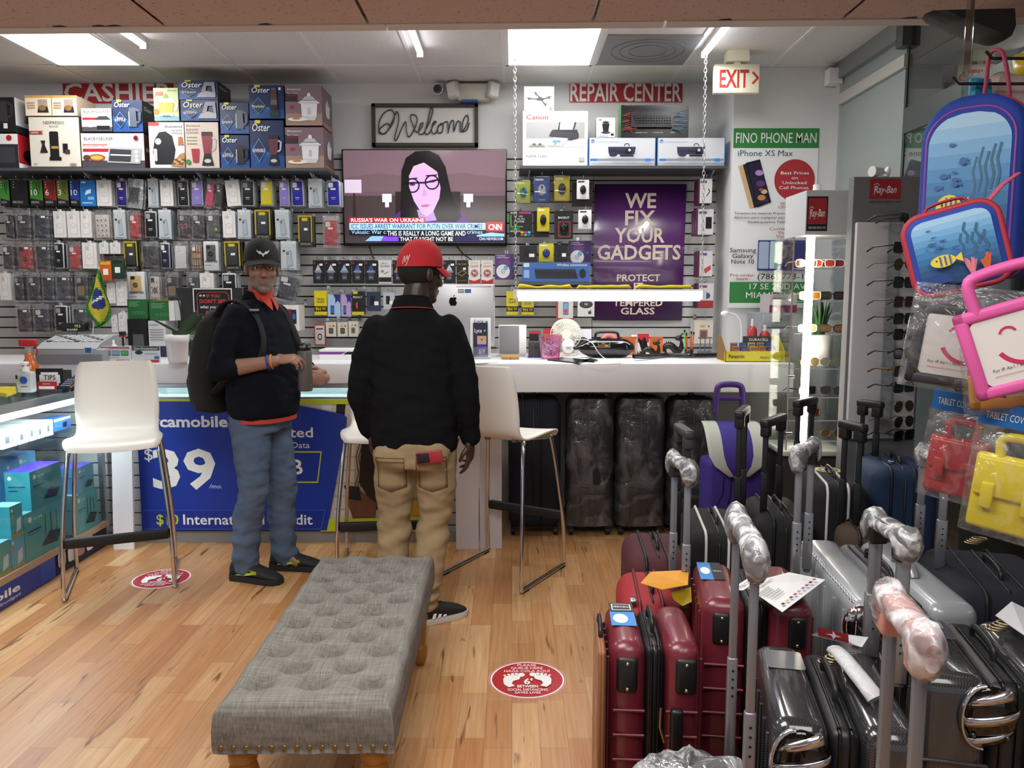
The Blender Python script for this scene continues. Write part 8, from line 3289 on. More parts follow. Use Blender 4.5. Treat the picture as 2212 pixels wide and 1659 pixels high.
def suitcase(label,x0,y0,sx,sy,h,mat,kind,rz=0.0,trim=None,name='suitcase',top=None):
 """sx thickness, sy depth into the picture, h height to the top; local origin at the near lower corner"""
 t=thing(name,label,'suitcase',(x0,y0,0),rz)
 z0=.05
 tr_=trim or blackp
 mid0,mid1=sx*.40,sx*.60
 shell='shell' if kind=='hard' else 'fabric_body'
 r=min(.05,sx*.22)
 if kind=='hard':
  for i,(a_,b_)in enumerate(((0,mid0),(mid1,sx))):
   g=Geo()
   g.rbox((a_,0,z0),(b_,sy,h),r*.8,mat,4)
   for q in range(5):
    z=z0+(h-z0)*(.14+.13*q)
    g.tube([(a_+(.01 if i==0 else.004),-.0015,z),(b_-(.004 if i==0 else.01),-.0015,z)],.0045,mat,6)
   xs_=a_-.0015 if i==0 else b_+.0015
   for q in range(6):
    y=sy*(.12+.15*q)
    g.tube([(xs_,y,z0+.05),(xs_,y,h-.05)],.005,mat,6)
   g.obj('shell',t)
  g=Geo()
  g.rbox((mid0-.004,.012,z0+.012),(mid1+.004,sy-.012,h-.012),.03,tr_,3)
  g.obj('zip_band',t)
  g=Geo()
  for x in(sx*.46,sx*.54):
   g.tube(smooth([(x,.010,z0+.05),(x,.010,h-.06),(x,.03,h-.016),(x,.06,h-.0095),(x,sy-.06,h-.0095)],4),.004,M('0a0a0b',.3),5)
  g.obj('zipper',t)
 else:
  g=Geo()
  g.rbox((0,0,z0),(sx,sy,h),r*1.3,mat,5)
  g.obj('fabric_body',t)
  g=Geo()
  for x in(sx*.28,sx*.62):
   q=r*.7
   lp_=[(x,q,z0),(x,-.001,z0+q),(x,-.001,h-q),(x,q*.3,h-q*.3),(x,q,h+.001),(x,sy-q,h+.001),(x,sy-q*.3,h-q*.3),(x,sy+.001,h-q)]
   g.tube(lp_,.006,tr_,6)
  g.obj('piping',t)
  g=Geo()
  g.tube([(sx*.48,-.001,z0+.06),(sx*.48,-.001,h-.05),(sx*.48,.05,h+.0),(sx*.48,sy-.05,h+.0)],.0045,M('0c0c0d',.35),5)
  g.obj('zipper',t)
 g=Geo()
 g.tube(smooth([(sx*.5,sy*.32,h-.004),(sx*.5,sy*.34,h+.022),(sx*.5,sy*.5,h+.028),(sx*.5,sy*.66,h+.022),(sx*.5,sy*.68,h-.004)],4),.011,blackp,8,flat=.6)
 g.obj('carry_handle',t)
 for x in(.03,sx-.03)if sx>.05 else():
  for y in(.05,sy-.05):
   g=Geo()
   g.cyl((x-.012,y,.025),(x+.012,y,.025),.0245,.0245,BLACK,14)
   g.box((x-.016,y-.012,.02),(x+.016,y+.012,z0+.006),BLACK)
   g.obj('wheel',t)
 t['_d']=0
 del t['_d']
 t_dims[t.name]=(sx,sy,h)
 return t
t_dims={}
def trolley_handle(t,p0,p1,zt,post,grip,wrap=False,th=.011,gsz=.02):
 """two posts standing at world points p0, p1 up to height zt, grip across"""
 inv=(Matrix.Translation(t.location)@Matrix.Rotation(t.rotation_euler.z,4,'Z')).inverted()
 h=t_dims[t.name][2]
 a_,b_=inv@Vector((p0[0],p0[1],0)),inv@Vector((p1[0],p1[1],0))
 for p in(a_,b_):
  g=Geo()
  g.rbox((p.x-th,p.y-th*.7,h-.03),(p.x+th,p.y+th*.7,zt),.004,post)
  zm=h+(zt-h)*.45
  g.rbox((p.x-th*1.25,p.y-th,h-.02),(p.x+th*1.25,p.y+th,zm),.004,post)
  for q in range(4):
   g.cyl((p.x,p.y-th*1.02,zm-.03-q*.02),(p.x,p.y-th*1.0-.0008,zm-.03-q*.02),.003,.003,BLACK,8)
  o=g.obj('telescopic_post',t)
 d=(b_-a_)
 L_=d.length
 R=Matrix.Translation((a_.x,a_.y,zt))@Matrix.Rotation(math.atan2(d.y,d.x),4,'Z')
 g=Geo(R)
 g.rbox((-.028,-gsz,-.01),(L_+.028,gsz,.026),.011,grip,3)
 for x in(0,L_):
  g.rbox((x-.022,-gsz*.95,-.05),(x+.022,gsz*.95,.012),.008,grip,2)
 o=g.obj('grip',t)
 if wrap:
  g=Geo(R)
  rings=[]
  n=16
  for k_ in range(13):
   x=-.045+(L_+.09)*k_/12
   e=.45 if k_ in(0,12)else 1
   rr=[]
   for q in range(n):
    a2=2*PI*q/n
    s_=1+.13*noise.noise(Vector((k_*.9,q*.8,L_*90)))
    dz=-.025 if(k_<3 or k_>9)else 0
    rr.append((x,(gsz+.007)*e*s_*math.cos(a2),.008+dz*.6+(.022-dz)*e*s_*math.sin(a2)))
   rings.append(rr)
  g.loft(rings,film)
  w2=g.obj('plastic_wrap',o)
 return t
def guard(t,x0,x1,kind,zc,right=False):
 """corner guard on the near upper corner of a hard case"""
 sx,sy,h=t_dims[t.name]
 if kind=='black':
  g=Geo()
  xc_=x0 if not right else x1
  g.rbox((min(x0,x1),-.006,h-.135),(max(x0,x1),.02,h-.035),.016,M('1a1a1c',.45),3)
  o=g.obj('corner_guard',t)
  g=Geo()
  for z in(h-.05,h-.12):
   g.ell(((x0+x1)/2,-.008,z),(.005,.003,.005),M('d8c8a8',.2,.9),8,6)
  g.obj('rivet',o)
 elif kind=='chrome':
  g=Geo()
  g.ell((x0+.02,.006,h-.07),(.045,.022,.06),M('e0e0e2',.06,1),20,14)
  o=g.obj('corner_guard',t)
 elif kind=='banded':
  g=Geo()
  c_=Vector((x0+.065,.008,h-.085))
  g.ell(c_,(.060,.022,.072),M('070708',.06,coat=.5),24,16)
  o=g.obj('corner_guard',t)
  cm=M('c4c5c8',.14,.95)
  for zz_ in(.048,.0,-.048):
   g=Geo()
   rows2=[]
   for dz in(-.010,.010):
    k_=math.sqrt(max(.05,1-((zz_+dz)/.072)**2))
    rows2.append([c_+Vector((.060*k_*math.cos(a_),-.022*k_*math.sin(a_)*1.05-.0012,zz_+dz+.014*math.cos(a_)))for a_ in[PI*i/16 for i in range(17)]])
   g.loft(rows2,cm,caps=False,closed=False)
   b2=g.obj('chrome_band',o)
   b2.modifiers.new('thick','SOLIDIFY').thickness=.003
  g=Geo()
  g.tube([c_+Vector((-.05*math.cos(a_)-.012,-.008-.010*math.cos(a_)**2,.074*math.sin(a_)))for a_ in[PI*(i/12-.5)for i in range(13)]],.008,cm,6,flat=.6)
  g.obj('chrome_rim',o)
  for x in(-.05,.05):
   g=Geo()
   g.ell(c_+Vector((x*.7,-.018,-.04)),(.006,.004,.006),M('5a5a5c',.2,.9),8,6)
   g.obj('rivet',o)
def paper_tag(name,label,cat,pts,col,draw=None,th=.0015):
 c=sum(pts,Vector())/len(pts)
 n_=(pts[1]-pts[0]).cross(pts[2]-pts[0]).normalized()
 g=Geo()
 n=len(pts)
 lo=[p-c for p in pts]
 g.add([tuple(p)for p in lo]+[tuple(p-n_*th)for p in lo],[tuple(range(n)),tuple(range(n,2*n))[::-1]]+[(i,i+n,(i+1)%n+n,(i+1)%n)for i in range(n)],M(col,.5))
 if draw:
  u=(pts[1]-pts[0])
  v=(pts[-1]-pts[0])
  f=Face(g,lo[0],u,v-u*(u.dot(v)/u.dot(u)),u.length,v.length)
  if f.n.dot(n_)<0:
   f.n=-f.n
  draw(f)
 return tag(g.obj(name,None,c),label,cat)
wine=M('6e2430',.33,coat=.25)
wine_s=M('4a1a22',.8,var=.2,vscale=60)
# A: small burgundy hard case nearest the open floor
HA=.585
a0,a1=PZ(1318,1392,HA),PZ(1516,1392,HA)
sA=suitcase('small burgundy hard suitcase standing nearest the open floor',a0.x,a0.y,a1.x-a0.x,.30,HA,wine,'hard',-.06)
guard(sA,.018,.075,'black',0)
guard(sA,a1.x-a0.x-.07,a1.x-a0.x-.012,'black',0,True)
g=Geo()
w_=a1.x-a0.x
f=Face(g,(.012,.12,HA+.001),(1,0,0),(0,1,0),.07,.16)
f.rect(0,0,1,.6,M('3a8ad0',.3))
f.ell(.4,.3,.3,.2,WHITE)
f.rect(0,.6,1,1,M('1a1a1c',.3))
f.rrect(.1,.66,.9,.94,.004,WHITE)
f.rrect(.14,.68,.86,.92,.003,M('1a1a1c',.3))
f.text('VERCELLI',.5,.76,.08,WHITE,wd=.05,al='c')
g.obj('brand_label',sA)
g=Geo()
g.rbox((w_*.66,-.022,HA-.30),(w_*.80,.004,HA-.17),.008,blackp,2)
g.obj('side_handle',sA)
g=Geo()
g.tube([(w_*.56,-.006,HA-.17),(w_*.55,-.014,HA-.22),(w_*.6,-.016,HA-.26)],.004,M('b09a6a',.3,.9),6)
g.obj('zip_pull',sA)
# D: red bag with yellow tags, C: wine softside behind it
HD=.50
d0,d1=PZ(1352,1310,HD),PZ(1500,1310,HD)
sD=suitcase('bright red soft suitcase with yellow paper tags',d0.x-.015,d0.y,d1.x-d0.x,.38,HD,M('9a1c26',.7,var=.12,vscale=60),'soft',-.08,M('6a1018',.5))
trolley_handle(sD,(.552,2.62),(.568,2.49),.943,silverp,M('2a2a2c',.3),True)
g=Geo()
g.rbox((.03,.02,HD+.0005),(.05,.06,HD+.012),.003,M('c8c8ca',.2,.9))
g.obj('buckle',sD)
q=[PY(1384,1260,2.36),PY(1405,1236,2.50),PY(1488,1232,2.50),PY(1486,1264,2.37),PY(1430,1274,2.35)]
paper_tag('paper_tag','orange yellow folded paper tag hanging over the red suitcase','tag',q,'d8962c')
q=[PY(1449,1279,2.39),PY(1492,1268,2.41),PY(1494,1300,2.39),PY(1474,1309,2.385),PY(1455,1296,2.385)]
paper_tag('paper_tag','small bright yellow tag below the orange yellow tag','tag',q,'d0b41e')
HCc=.52
c0,c1=PZ(1352,1238,HCc),PZ(1482,1238,HCc)
sC=suitcase('dark wine soft suitcase standing behind the red suitcase',c0.x+.03,c0.y+.14,c1.x-c0.x+.03,.40,HCc,wine_s,'soft',-.06,M('0e0e10',.5))
trolley_handle(sC,(.668,3.1),(.672,2.96),.97,blackp,M('3a3a3c',.4))
# B: burgundy hard case
HB=.62
b0,b1=PZ(1517,1296,HB),PZ(1752,1296,HB)
sB=suitcase('larger burgundy hard suitcase with a white paper on top',b0.x,b0.y,b1.x-b0.x,.36,HB,wine,'hard',-.14)
wB=b1.x-b0.x
guard(sB,.03,.085,'black',0)
guard(sB,wB-.075,wB-.02,'black',0,True)
g=Geo()
f=Face(g,(.012,.17,HB+.001),(1,0,0),(0,1,0),.075,.16)
f.rect(0,0,.55,1,M('3a8ad0',.3))
f.ell(.28,.5,.2,.2,WHITE)
f.rect(.55,0,1,1,M('1a1a1c',.3))
f.text('VERCELLI',.77,.45,.07,WHITE,wd=.026,al='c')
g.obj('brand_label',sB)
trolley_handle(sB,PZ(1717,1242,HB),PZ(1743,1217,HB),1.005,silverp,M('26262a',.3),True)
def d_ver(f):
 f.rrect(.24,.72,.62,.9,.01,M('3a3a3c',.5))
 f.rrect(.25,.735,.61,.885,.009,WHITE)
 f.text('VERCELLI',.43,.77,.07,M('3a3a3c',.5),wd=.3*f.w,al='c')
 f.text('Your Luggage Experts',.3,.58,.045,M('5a5a5c',.5),wd=.4*f.w)
 for i in range(6):
  f.rect(.22,.5-.05*i,.5-.03*(i%3),.515-.05*i,M('9a9a9c',.5))
 for i,c_ in enumerate(('1a1a1c','d8b03a','2a3a8a','b03a3a','d07a3a','3a5ab0','a03048','2a2a5a','c04040')):
  f.rect(.12+.09*i,.06,.17+.09*i,.1,M(c_,.5))
paper_tag('instruction_sheet','crumpled white instruction paper lying on the larger burgundy suitcase','paper',[PZ(1690,1322,HB+.03),PZ(1783,1252,HB+.05),PZ(1705,1236,HB+.035),PZ(1604,1262,HB+.03)],'dedede',d_ver)
# F: silver ribbed case in film
HF=.64
f0,f1=PZ(1828,1302,HF),PZ(2095,1302,HF)
sF=suitcase('glossy silver ribbed suitcase with a chrome corner',f0.x+.02,f0.y,f1.x-f0.x,.62,HF,M('a4a8ac',.25,.12,coat=.4),'hard',-.10,M('6a6672',.5))
guard(sF,.0,.08,'chrome',0)
wF=f1.x-f0.x
g=Geo()
for i in range(22):
 g.ell((.014,.04+.026*i,HF-.012),(.006,.010,.006),M('c8cace',.12,.6),8,6)
g.obj('beaded_ridge',sF)
g=Geo()
g.tube(smooth([(wF*.72,.22,HF),(wF*.72,.25,HF+.03),(wF*.72,.34,HF+.034),(wF*.72,.38,HF)],4),.014,M('9a9da2',.3,.4),8,flat=.5)
g.obj('grab_handle',sF)
# G and H: black weave cases with chrome banded corners
HG=.60
g0,g1=PZ(1668,1562,HG),PZ(2012,1562,HG)
sG=suitcase('glossy black weave suitcase with a white wrapped handle',g0.x,g0.y,g1.x-g0.x-.035,.42,HG,CARB,'hard',-.20)
guard(sG,-.005,.12,'banded',0)
trolley_handle(sG,PZ(1880,1400,HG),PZ(1938,1456,HG),.93,silverp,M('18181a',.4),True,.015,.024)
hh_=PZ(1830,1440,HG)
t=None
g=Geo()
inv=(Matrix.Translation(sG.location)@Matrix.Rotation(-.20,4,'Z')).inverted()
q=[inv@PZ(1805,1405,HG+.02),inv@PZ(1825,1425,HG+.035),inv@PZ(1870,1480,HG+.035),inv@PZ(1892,1510,HG+.02)]
g.tube(smooth(q,5),.022,M('c9cacd',.35,bump=.5,vscale=40),10,flat=.6)
g.obj('wrapped_handle',sG)
g=Geo()
q=inv@PZ(1788,1430,HG+.012)
for i in range(4):
 g.tube([q+Vector((.022*math.cos(a_+i)+.008*i,.014*math.sin(a_*1+i),.006*i))for a_ in[2*PI*k_/12 for k_ in range(12)]],.0032,M('b8a888',.25,.9),5,closed=True)
g.obj('zip_pulls',sG)
def d_win(f):
 f.rect(.05,.1,.95,.9,M('8a8c90',.1))
paper_tag('luggage_tag','clear luggage tag with a red pattern lying on the glossy black weave suitcase','tag',[PZ(1752,1371,HG+.03),PZ(1862,1398,HG+.03),PZ(1876,1376,HG+.05),PZ(1772,1362,HG+.05)],'b8babc',lambda f:(f.rect(.15,.1,.75,.95,M('a8323a',.3)),f.poly([(.3,.5),(.44,.6),(.45,.95),(.5,.6),(.62,.5),(.5,.42),(.45,.1),(.42,.42)],WHITE)))
g=Geo()
f=Face(g,(.02,.26,HG+.0012),(1,0,0),(0,1,0),.09,.10)
f.rrect(0,0,1,1,.01,M('5a5c60',.15))
g.obj('address_window',sG)
HH=.64
h0,h1=PZ(1925,1458,HH),PZ(2330,1458,HH)
sH=suitcase('glossy black weave suitcase at the frame edge with a golden sheen',h0.x+.06,h0.y,h1.x-h0.x-.03,.40,HH,CARB,'hard',-.22)
guard(sH,.09,.22,'banded',0)
g=Geo()
inv=(Matrix.Translation(sH.location)@Matrix.Rotation(-.22,4,'Z')).inverted()
f=Face(g,(.03,.22,HH+.0012),(1,0,0),(0,1,0),.12,.12)
f.rrect(0,0,1,1,.01,M('4a4c50',.15))
f.rrect(.1,.55,.9,.95,.006,M('8a8c90',.12))
g.obj('address_window',sH)
g=Geo()
f=Face(g,(-.0018,.38,HH-.14),(0,-1,0),(0,0,1),.2,.09)
f.rect(0,0,1,1,M('141416',.3))
f.text('WATER RESISTANT',.1,.3,.14,WHITE,wd=.12)
f.line([(0,.92),(1,.92)],.003,M('b03a3a',.4))
g.obj('hang_card',sH)
g=Geo()
q=inv@PZ(2150,1358,HH+.012)
for i in range(4):
 g.tube([q+Vector((.022*math.cos(a_+i)+.008*i,.014*math.sin(a_+i),.006*i))for a_ in[2*PI*k_/12 for k_ in range(12)]],.0032,M('b8a888',.25,.9),5,closed=True)
g.obj('zip_pulls',sH)
paper_tag('paper_label','crumpled white paper label lying on the frame edge black suitcase','tag',[PZ(2150,1330,HH+.03),PZ(2185,1300,HH+.05),PZ(2225,1320,HH+.04),PZ(2215,1375,HH+.035)],'c8c8cc')
# I: navy soft case, others behind
HI=.58
i0=PZ(2035,1300,HI)
sI=suitcase('large dark navy soft suitcase behind the golden sheen suitcase',i0.x+.075,i0.y+.08,.36,.52,HI,M('141826',.85,var=.3,vscale=70),'soft',-.28,M('090a10',.6))
g=Geo()
inv=(Matrix.Translation(sI.location)@Matrix.Rotation(-.28,4,'Z')).inverted()
q=inv@PZ(2100,1172,HI+.012)
for i in range(4):
 g.tube([q+Vector((.026*math.cos(a_+i)+.008*i,.016*math.sin(a_+i),.006*i))for a_ in[2*PI*k_/12 for k_ in range(12)]],.0032,M('b8a888',.25,.9),5,closed=True)
g.obj('zip_pulls',sI)
trolley_handle(sI,(1.515,2.85),PZ(2030,1216,HI),.925,silverp,M('85868c',.4),True,.013)
HE=.55
e0=PZ(1522,1222,HE)
sE=suitcase('black soft suitcase with double white piping',e0.x+.025,3.08,.262,.46,HE,M('141416',.85,var=.25,vscale=60),'soft',-.12,M('d8d8d8',.5))
trolley_handle(sE,PY(1598,905,3.2),(1.0,3.34),1.01,blackp,M('202022',.4))
HS=.60
s0=PZ(1600,1140,HS)
sS=suitcase('plain black soft suitcase behind the double piped one',s0.x+.105,3.12,.24,.44,HS,M('18181a',.85,var=.2,vscale=60),'soft',-.12,M('08080a',.5))
trolley_handle(sS,PY(1655,925,3.25),PY(1688,902,3.4),.965,blackp,M('202022',.4))
HK=.70
sK=suitcase('black soft suitcase with white piping and a round coloured label',1.272,3.28,.25,.46,HK,M('1a1a1c',.85,var=.2,vscale=60),'soft',-.18,M('d8d8d8',.5))
trolley_handle(sK,PY(1725,872,3.6),PY(1755,862,3.7),1.0,blackp,M('202022',.4))
g=Geo()
f=Face(g,(.07,.26,HK+.0015),(1,0,0),(0,1,0),.13,.13)
f.circ(.5,.5,.06,M('c8c83a',.4))
f.circ(.5,.5,.045,M('6a3a8a',.4))
f.circ(.5,.5,.03,M('e0e0e0',.4))
g.obj('round_label',sK)
HR=.58
sR=suitcase('brown soft suitcase between the silver suitcase and the black ones',1.30,3.0,.22,.23,HR,M('4a3a2e',.85,var=.2,vscale=60),'soft',-.2,M('1a1410',.5))
trolley_handle(sR,PY(1826,930,3.18),PY(1860,908,3.1),.97,blackp,M('202022',.4))
HJ=.75
sJ=suitcase('blue soft suitcase standing by the sunglasses tower',1.58,3.38,.28,.40,HJ,M('1c3456',.8,var=.2,vscale=60),'soft',-.2,M('0c1422',.5))
trolley_handle(sJ,PY(1864,880,3.72),PY(1897,856,3.66),.985,blackp,M('202022',.4))
g=Geo()
g.tube([(.09,.1,HJ+.004),(.12,.13,HJ+.008),(.1,.15,HJ+.006)],.004,M('c8c8ca',.2,.9),6)
g.obj('zip_pull',sJ)
# front: wrapped case, pink grip, patterned edge, red edge
HO=.34
o0,o1=PZ(1345,1640,.42),PZ(1640,1640,.42)
sO=suitcase('low dark suitcase under crumpled clear plastic at the near edge',.26,1.42,.26,.34,.42,M('2a2c30',.6),'soft',-.05,M('101012',.5))
trolley_handle(sO,PZ(1592,1125,1.0),PZ(1632,1200,1.0),1.0,silverp,M('6a6a6e',.4),True,.009,.018)
g=Geo()
rings=[]
for j in range(22):
 v_=j/21
 a_=v_*PI/2
 rr=[]
 for i in range(44):
  t_=2*PI*i/44
  k_=math.cos(a_)**.45
  n1=noise.noise(Vector((math.cos(t_)*2.2,math.sin(t_)*2.2,v_*3.2)))*.035+noise.noise(Vector((math.cos(t_)*6,math.sin(t_)*6,v_*9)))*.016
  rr.append((.375+(.165+n1)*k_*math.cos(t_),1.575+(.195+n1)*k_*math.sin(t_),.16+.335*math.sin(a_)+n1*.7*math.sin(a_)))
 rings.append(rr)
g.loft(rings,clear((.95,.96,.98),.10,.12,14,.30,name='crumpled_plastic',bs=1.0),caps=False)
o=g.obj('plastic_cover',sO)
o.matrix_parent_inverse=(Matrix.Translation(sO.location)@Matrix.Rotation(-.05,4,'Z')).inverted()
sN=suitcase('suitcase with a pink grip at the bottom of the picture',.34,.80,.22,.32,.46,M('b07a74',.4),'hard',.1,M('5a3a38',.5))
rose=M('c98f84',.45)
p0,p1=PY(1906,1660,1.24),PY(1975,1660,1.10)
trolley_handle(sN,(p0.x,p0.y),(p1.x,p1.y),1.0,silverp,rose,True,.010,.020)
sP=suitcase('thin colourful patterned suitcase edge beside the small burgundy suitcase',a0.x-.034,a0.y-.02,.022,.28,.57,M('a87a5a',.5,var=.9,vscale=14),'soft',-.06,M('8a5a3a',.6))
q0=PZ(2196,1268,.66)
sQ=suitcase('red suitcase edge with black woven piping at the frame edge',q0.x+.05,q0.y-.17,.22,.24,.62,M('8a1c26',.5),'soft',-.1,M('0c0c0c',.6))
# under the counter: wrapped large cases
for i,(x0,x1,lab,wrapd,col,tp)in enumerate((
  (1098,1212,'tall dark navy suitcase under the counter beside the white panels',False,'0e1420',850),
  (1225,1326,'tall suitcase in torn clear plastic under the counter, first wrapped one',True,'14161c',856),
  (1334,1438,'tall suitcase in clear plastic under the middle of the counter',True,'16181c',856),
  (1446,1552,'tall rounded suitcase in clear plastic beside the purple trolley bag',True,'141416',862))):
 Yu=4.80
 a_,b_=PY(x0,1000,Yu).x,PY(x1,1000,Yu).x
 h=min(zb-.045,PY(x0,tp,Yu).z)
 s_=suitcase(lab,a_,Yu,b_-a_,.26,h,M(col,.8,var=.2,vscale=50),'soft',0,M('060608',.5))
 if wrapd:
  w_=b_-a_
  g=Geo()
  rings=[]
  for j in range(18):
   z=.07+(h-.075)*j/17
   rr=[]
   for q in range(40):
    t_=2*PI*q/40
    n1=.013*noise.noise(Vector((math.cos(t_)*1.6,math.sin(t_)+i*5,j*.55+math.cos(t_)*2)))+.005*noise.noise(Vector((math.cos(t_)*4,i,j*1.1-math.cos(t_)*3)))
    pinch=1-.12*(j/17)**6
    rr.append((w_/2+(w_/2+.004+n1)*pinch*math.copysign(abs(math.cos(t_))**.45,math.cos(t_)),.13+(.142+n1)*math.copysign(abs(math.sin(t_))**.45,math.sin(t_)),z))
   rings.append(rr)
  g.loft(rings,film2,caps=False)
  g.obj('plastic_wrap',s_)
  if i==1:
   g=Geo()
   hc=PY(1288,1030,Yu-.02)
   q=[(hc.x-a_+dx,-.018,hc.z+dz)for dx,dz in((-.02,-.05),(.02,-.055),(.03,0),(.012,.05),(0,.06),(-.022,.03))]
   g.add(q+[(x,y+.002,z)for x,y,z in q],[tuple(range(6)),tuple(range(6,12))[::-1]]+[(k_,(k_+1)%6,(k_+1)%6+6,k_+6)for k_ in range(6)],BLACK)
   g.obj('torn_hole',s_)
# purple shopping trolley
Yt=4.28
c_=PY(1592,1000,Yt)
t=thing('shopping_trolley','purple and white wheeled shopping bag with a purple handle','shopping trolley',(c_.x,Yt,0))
pur=M('3a2a86',.75,var=.12,vscale=40)
whi=M('b9beb4',.7)
zt_=PY(1592,990,Yt).z
g=Geo()
g.rbox((-.16,0,.1),(.16,.22,zt_-.02),.03,pur,3)
g.obj('bag',t)
g=Geo()
n=17
rows_=[]
zf0,zf1=PY(1592,925,Yt).z,PY(1592,1030,Yt).z
for j in range(9):
 v_=j/8
 yy_=.20-.25*math.sin(v_*PI/2)
 zz_=zf0+.01-(zf0-zf1)*(1-math.cos(v_*PI/2))**1.1
 hw_=.155+.012*math.sin(v_*PI)
 if v_>.7:
  hw_*=math.sqrt(max(.12,1-((v_-.7)/.31)**2))
 rows_.append([(hw_*(i/(n-1)-.5)*2,yy_,zz_)for i in range(n)])
allv=[p for r_ in rows_ for p in r_]
fl=[(j*n+i,(j+1)*n+i,(j+1)*n+i+1,j*n+i+1)for j in range(8)for i in range(n-1)]
g.add(allv,fl,pur,True)
g.mats.append(whi)
for k_ in range(len(g.f)):
 i=k_%(n-1)
 if i<4 or i>11:
  g.mi[k_]=1
o=g.obj('flap',t)
o.modifiers.new('thick','SOLIDIFY').thickness=.008
g=Geo()
ph=M('4a2a78',.4)
hz1,hz0=PY(1604,842,Yt).z,zt_-.02
g.tube(smooth([(-.065,.23,PY(1604,905,Yt).z),(-.062,.23,hz1-.04),(-.04,.23,hz1),(.06,.23,hz1),(.085,.23,hz1-.04),(.09,.23,PY(1604,905,Yt).z)],5),.018,ph,10)
g.tube([(-.062,.23,PY(1604,872,Yt).z),(.086,.23,PY(1604,872,Yt).z)],.014,ph,8)
g.obj('handle',t)
g=Geo()
for x in(-.064,.089):
 g.cyl((x,.23,.06),(x,.23,PY(1604,905,Yt).z),.011,.011,M('4a5666',.4,.5),10)
g.obj('frame_tube',t)
for x in(-.13,.13):
 g=Geo()
 g.cyl((x-.015,.24,.06),(x+.015,.24,.06),.058,.058,BLACK,20)
 g.obj('wheel',t)
for s_ in(-.07,-.03):
 g=Geo()
 g.tube([(s_,-.003,zf1-.0),(s_*1.1,-.004,zf1-.1),(s_*1.5,-.003,zf1-.16)],.003,dark,5)
 g.obj('cord',t)
# ---------------------------------------------------------------- sunglasses stands
def glasses_thing(label,loc,rz,frame,lens,style,group,parts=True,sc=1.0,tilt=0.0):
 t=thing('sunglasses',label,'sunglasses',loc,rz,group)
 if tilt:
  t.rotation_euler=(tilt,0,rz)
 fm,lm_=frame,lens
 def outline(s_):
  cx=s_*.036*sc
  out=[]
  for i in range(20):
   a_=2*PI*i/20
   c_,s2=math.cos(a_),math.sin(a_)
   if style=='aviator':
    x,z=.028*c_*(1+.12*s2),.024*s2-.003*c_*s_
   elif style=='square':
    x,z=.030*math.copysign(abs(c_)**.45,c_),.021*math.copysign(abs(s2)**.45,s2)
   else:
    x,z=.028*math.copysign(abs(c_)**.7,c_),.021*math.copysign(abs(s2)**.6,s2)
   out.append(Vector((cx+x*sc,-.002,z*sc)))
  return out
 g=Geo()
 r=.0011 if style=='aviator' else.0032
 for s_ in(-1,1):
  g.tube(outline(s_),r*sc,fm,6,closed=True)
 g.tube([(-.009*sc,-.002,.006*sc),(0,-.004,.010*sc),(.009*sc,-.002,.006*sc)],r*sc,fm,6)
 g.obj('frame',t)
 for s_ in(-1,1):
  g=Geo()
  o_=outline(s_)
  g.add([p+Vector((0,.0004,0))for p in o_]+[p+Vector((0,.0016,0))for p in o_],[tuple(range(20)),tuple(range(20,40))[::-1]],lm_)
  g.obj('lens',t)
  g=Geo()
  x=s_*.067*sc
  g.tube([(x*.98,0,.008*sc),(x*1.03,.012,.009*sc),(x*1.03,.09*sc,.007*sc),(x*1.0,.125*sc,-.012*sc)],max(.0014,r*.8)*sc,fm,6,flat=1.4)
  g.obj('temple',t)
 return t
acr=clear((.95,.97,.97),.03,.04,name='acrylic_panel',fres=.5)
Ys=4.25
ks=Ys/FPX
sx0,sx1=PY(1706,700,Ys).x,PY(1838,700,Ys).x
ztop_s,zh0,zbase_s=PY(1780,412,Ys).z,PY(1780,508,Ys).z,PY(1780,972,Ys).z
t=thing('sunglasses_stand','lit clear acrylic sunglasses stand with a white header at the counter end','display stand',((sx0+sx1)/2,Ys,0))
m=(sx0+sx1)/2
hw=(sx1-sx0)/2
hx=PY(1738,460,Ys).x-m
g=Geo()
g.box((hx,-.02,zh0),(hw,.3,ztop_s),M('d4d8da',.35))
g.obj('header',t)
g=Geo()
f=Face(g,(hx+.005,-.0205,zh0+.02),(1,0,0),(0,0,1),44*ks,72*ks)
f.rect(0,0,1,1,M('141414',.3))
f.rect(.06,.2,.94,.95,M('b0262e',.3))
rbw=M('f2f2f2',.3)
def rayban(f,u0,v0,w_,h,mt):
 """the script wordmark"""
 f.text('Ray-Ban',u0,v0,h,mt,wd=w_,bold=.03,it=.28)
 k_=w_/f.w
 f.line([(u0-.01,v0+h*1.1),(u0+k_*.12,v0+h*1.32),(u0+k_*.24,v0+h*1.05)],.003,mt)
 f.line([(u0+k_*.02,v0+h*.9),(u0+k_*.01,v0-h*.3)],.003,mt)
rayban(f,.14,.42,.7*f.w,.22,rbw)
f.text('GENUINE SINCE 1937',.5,.06,.07,rbw,wd=.84*f.w,al='c')
g.obj('logo_panel',t)
g=Geo()
g.cyl((hx+.1,.1,ztop_s),(hx+.1,.1,ztop_s+.045),.022,.022,WHITE,14)
g.obj('top_cap',t)
lx=PY(1750,700,Ys).x-m
g=Geo()
g.rbox((lx-.022,.03,zbase_s+.02),(lx+.022,.05,zh0),.008,M('fff4e0',.4,em=16.0),2)
g.obj('light_strip',t)
g=Geo()
g.box((-hw,-.01,zbase_s),(-hw+.004,.3,zh0-.01),acr)
g.obj('side_panel',t)
g=Geo()
g.box((-hw-.002,-.012,zbase_s),(-hw+.006,-.0105,zh0-.01),M('c8b8b0',.2))
g.box((-hw-.002,-.0105,PY(1706,515,Ys).z-.13),(-hw+.006,-.0095,PY(1706,515,Ys).z),M('b03a8a',.3))
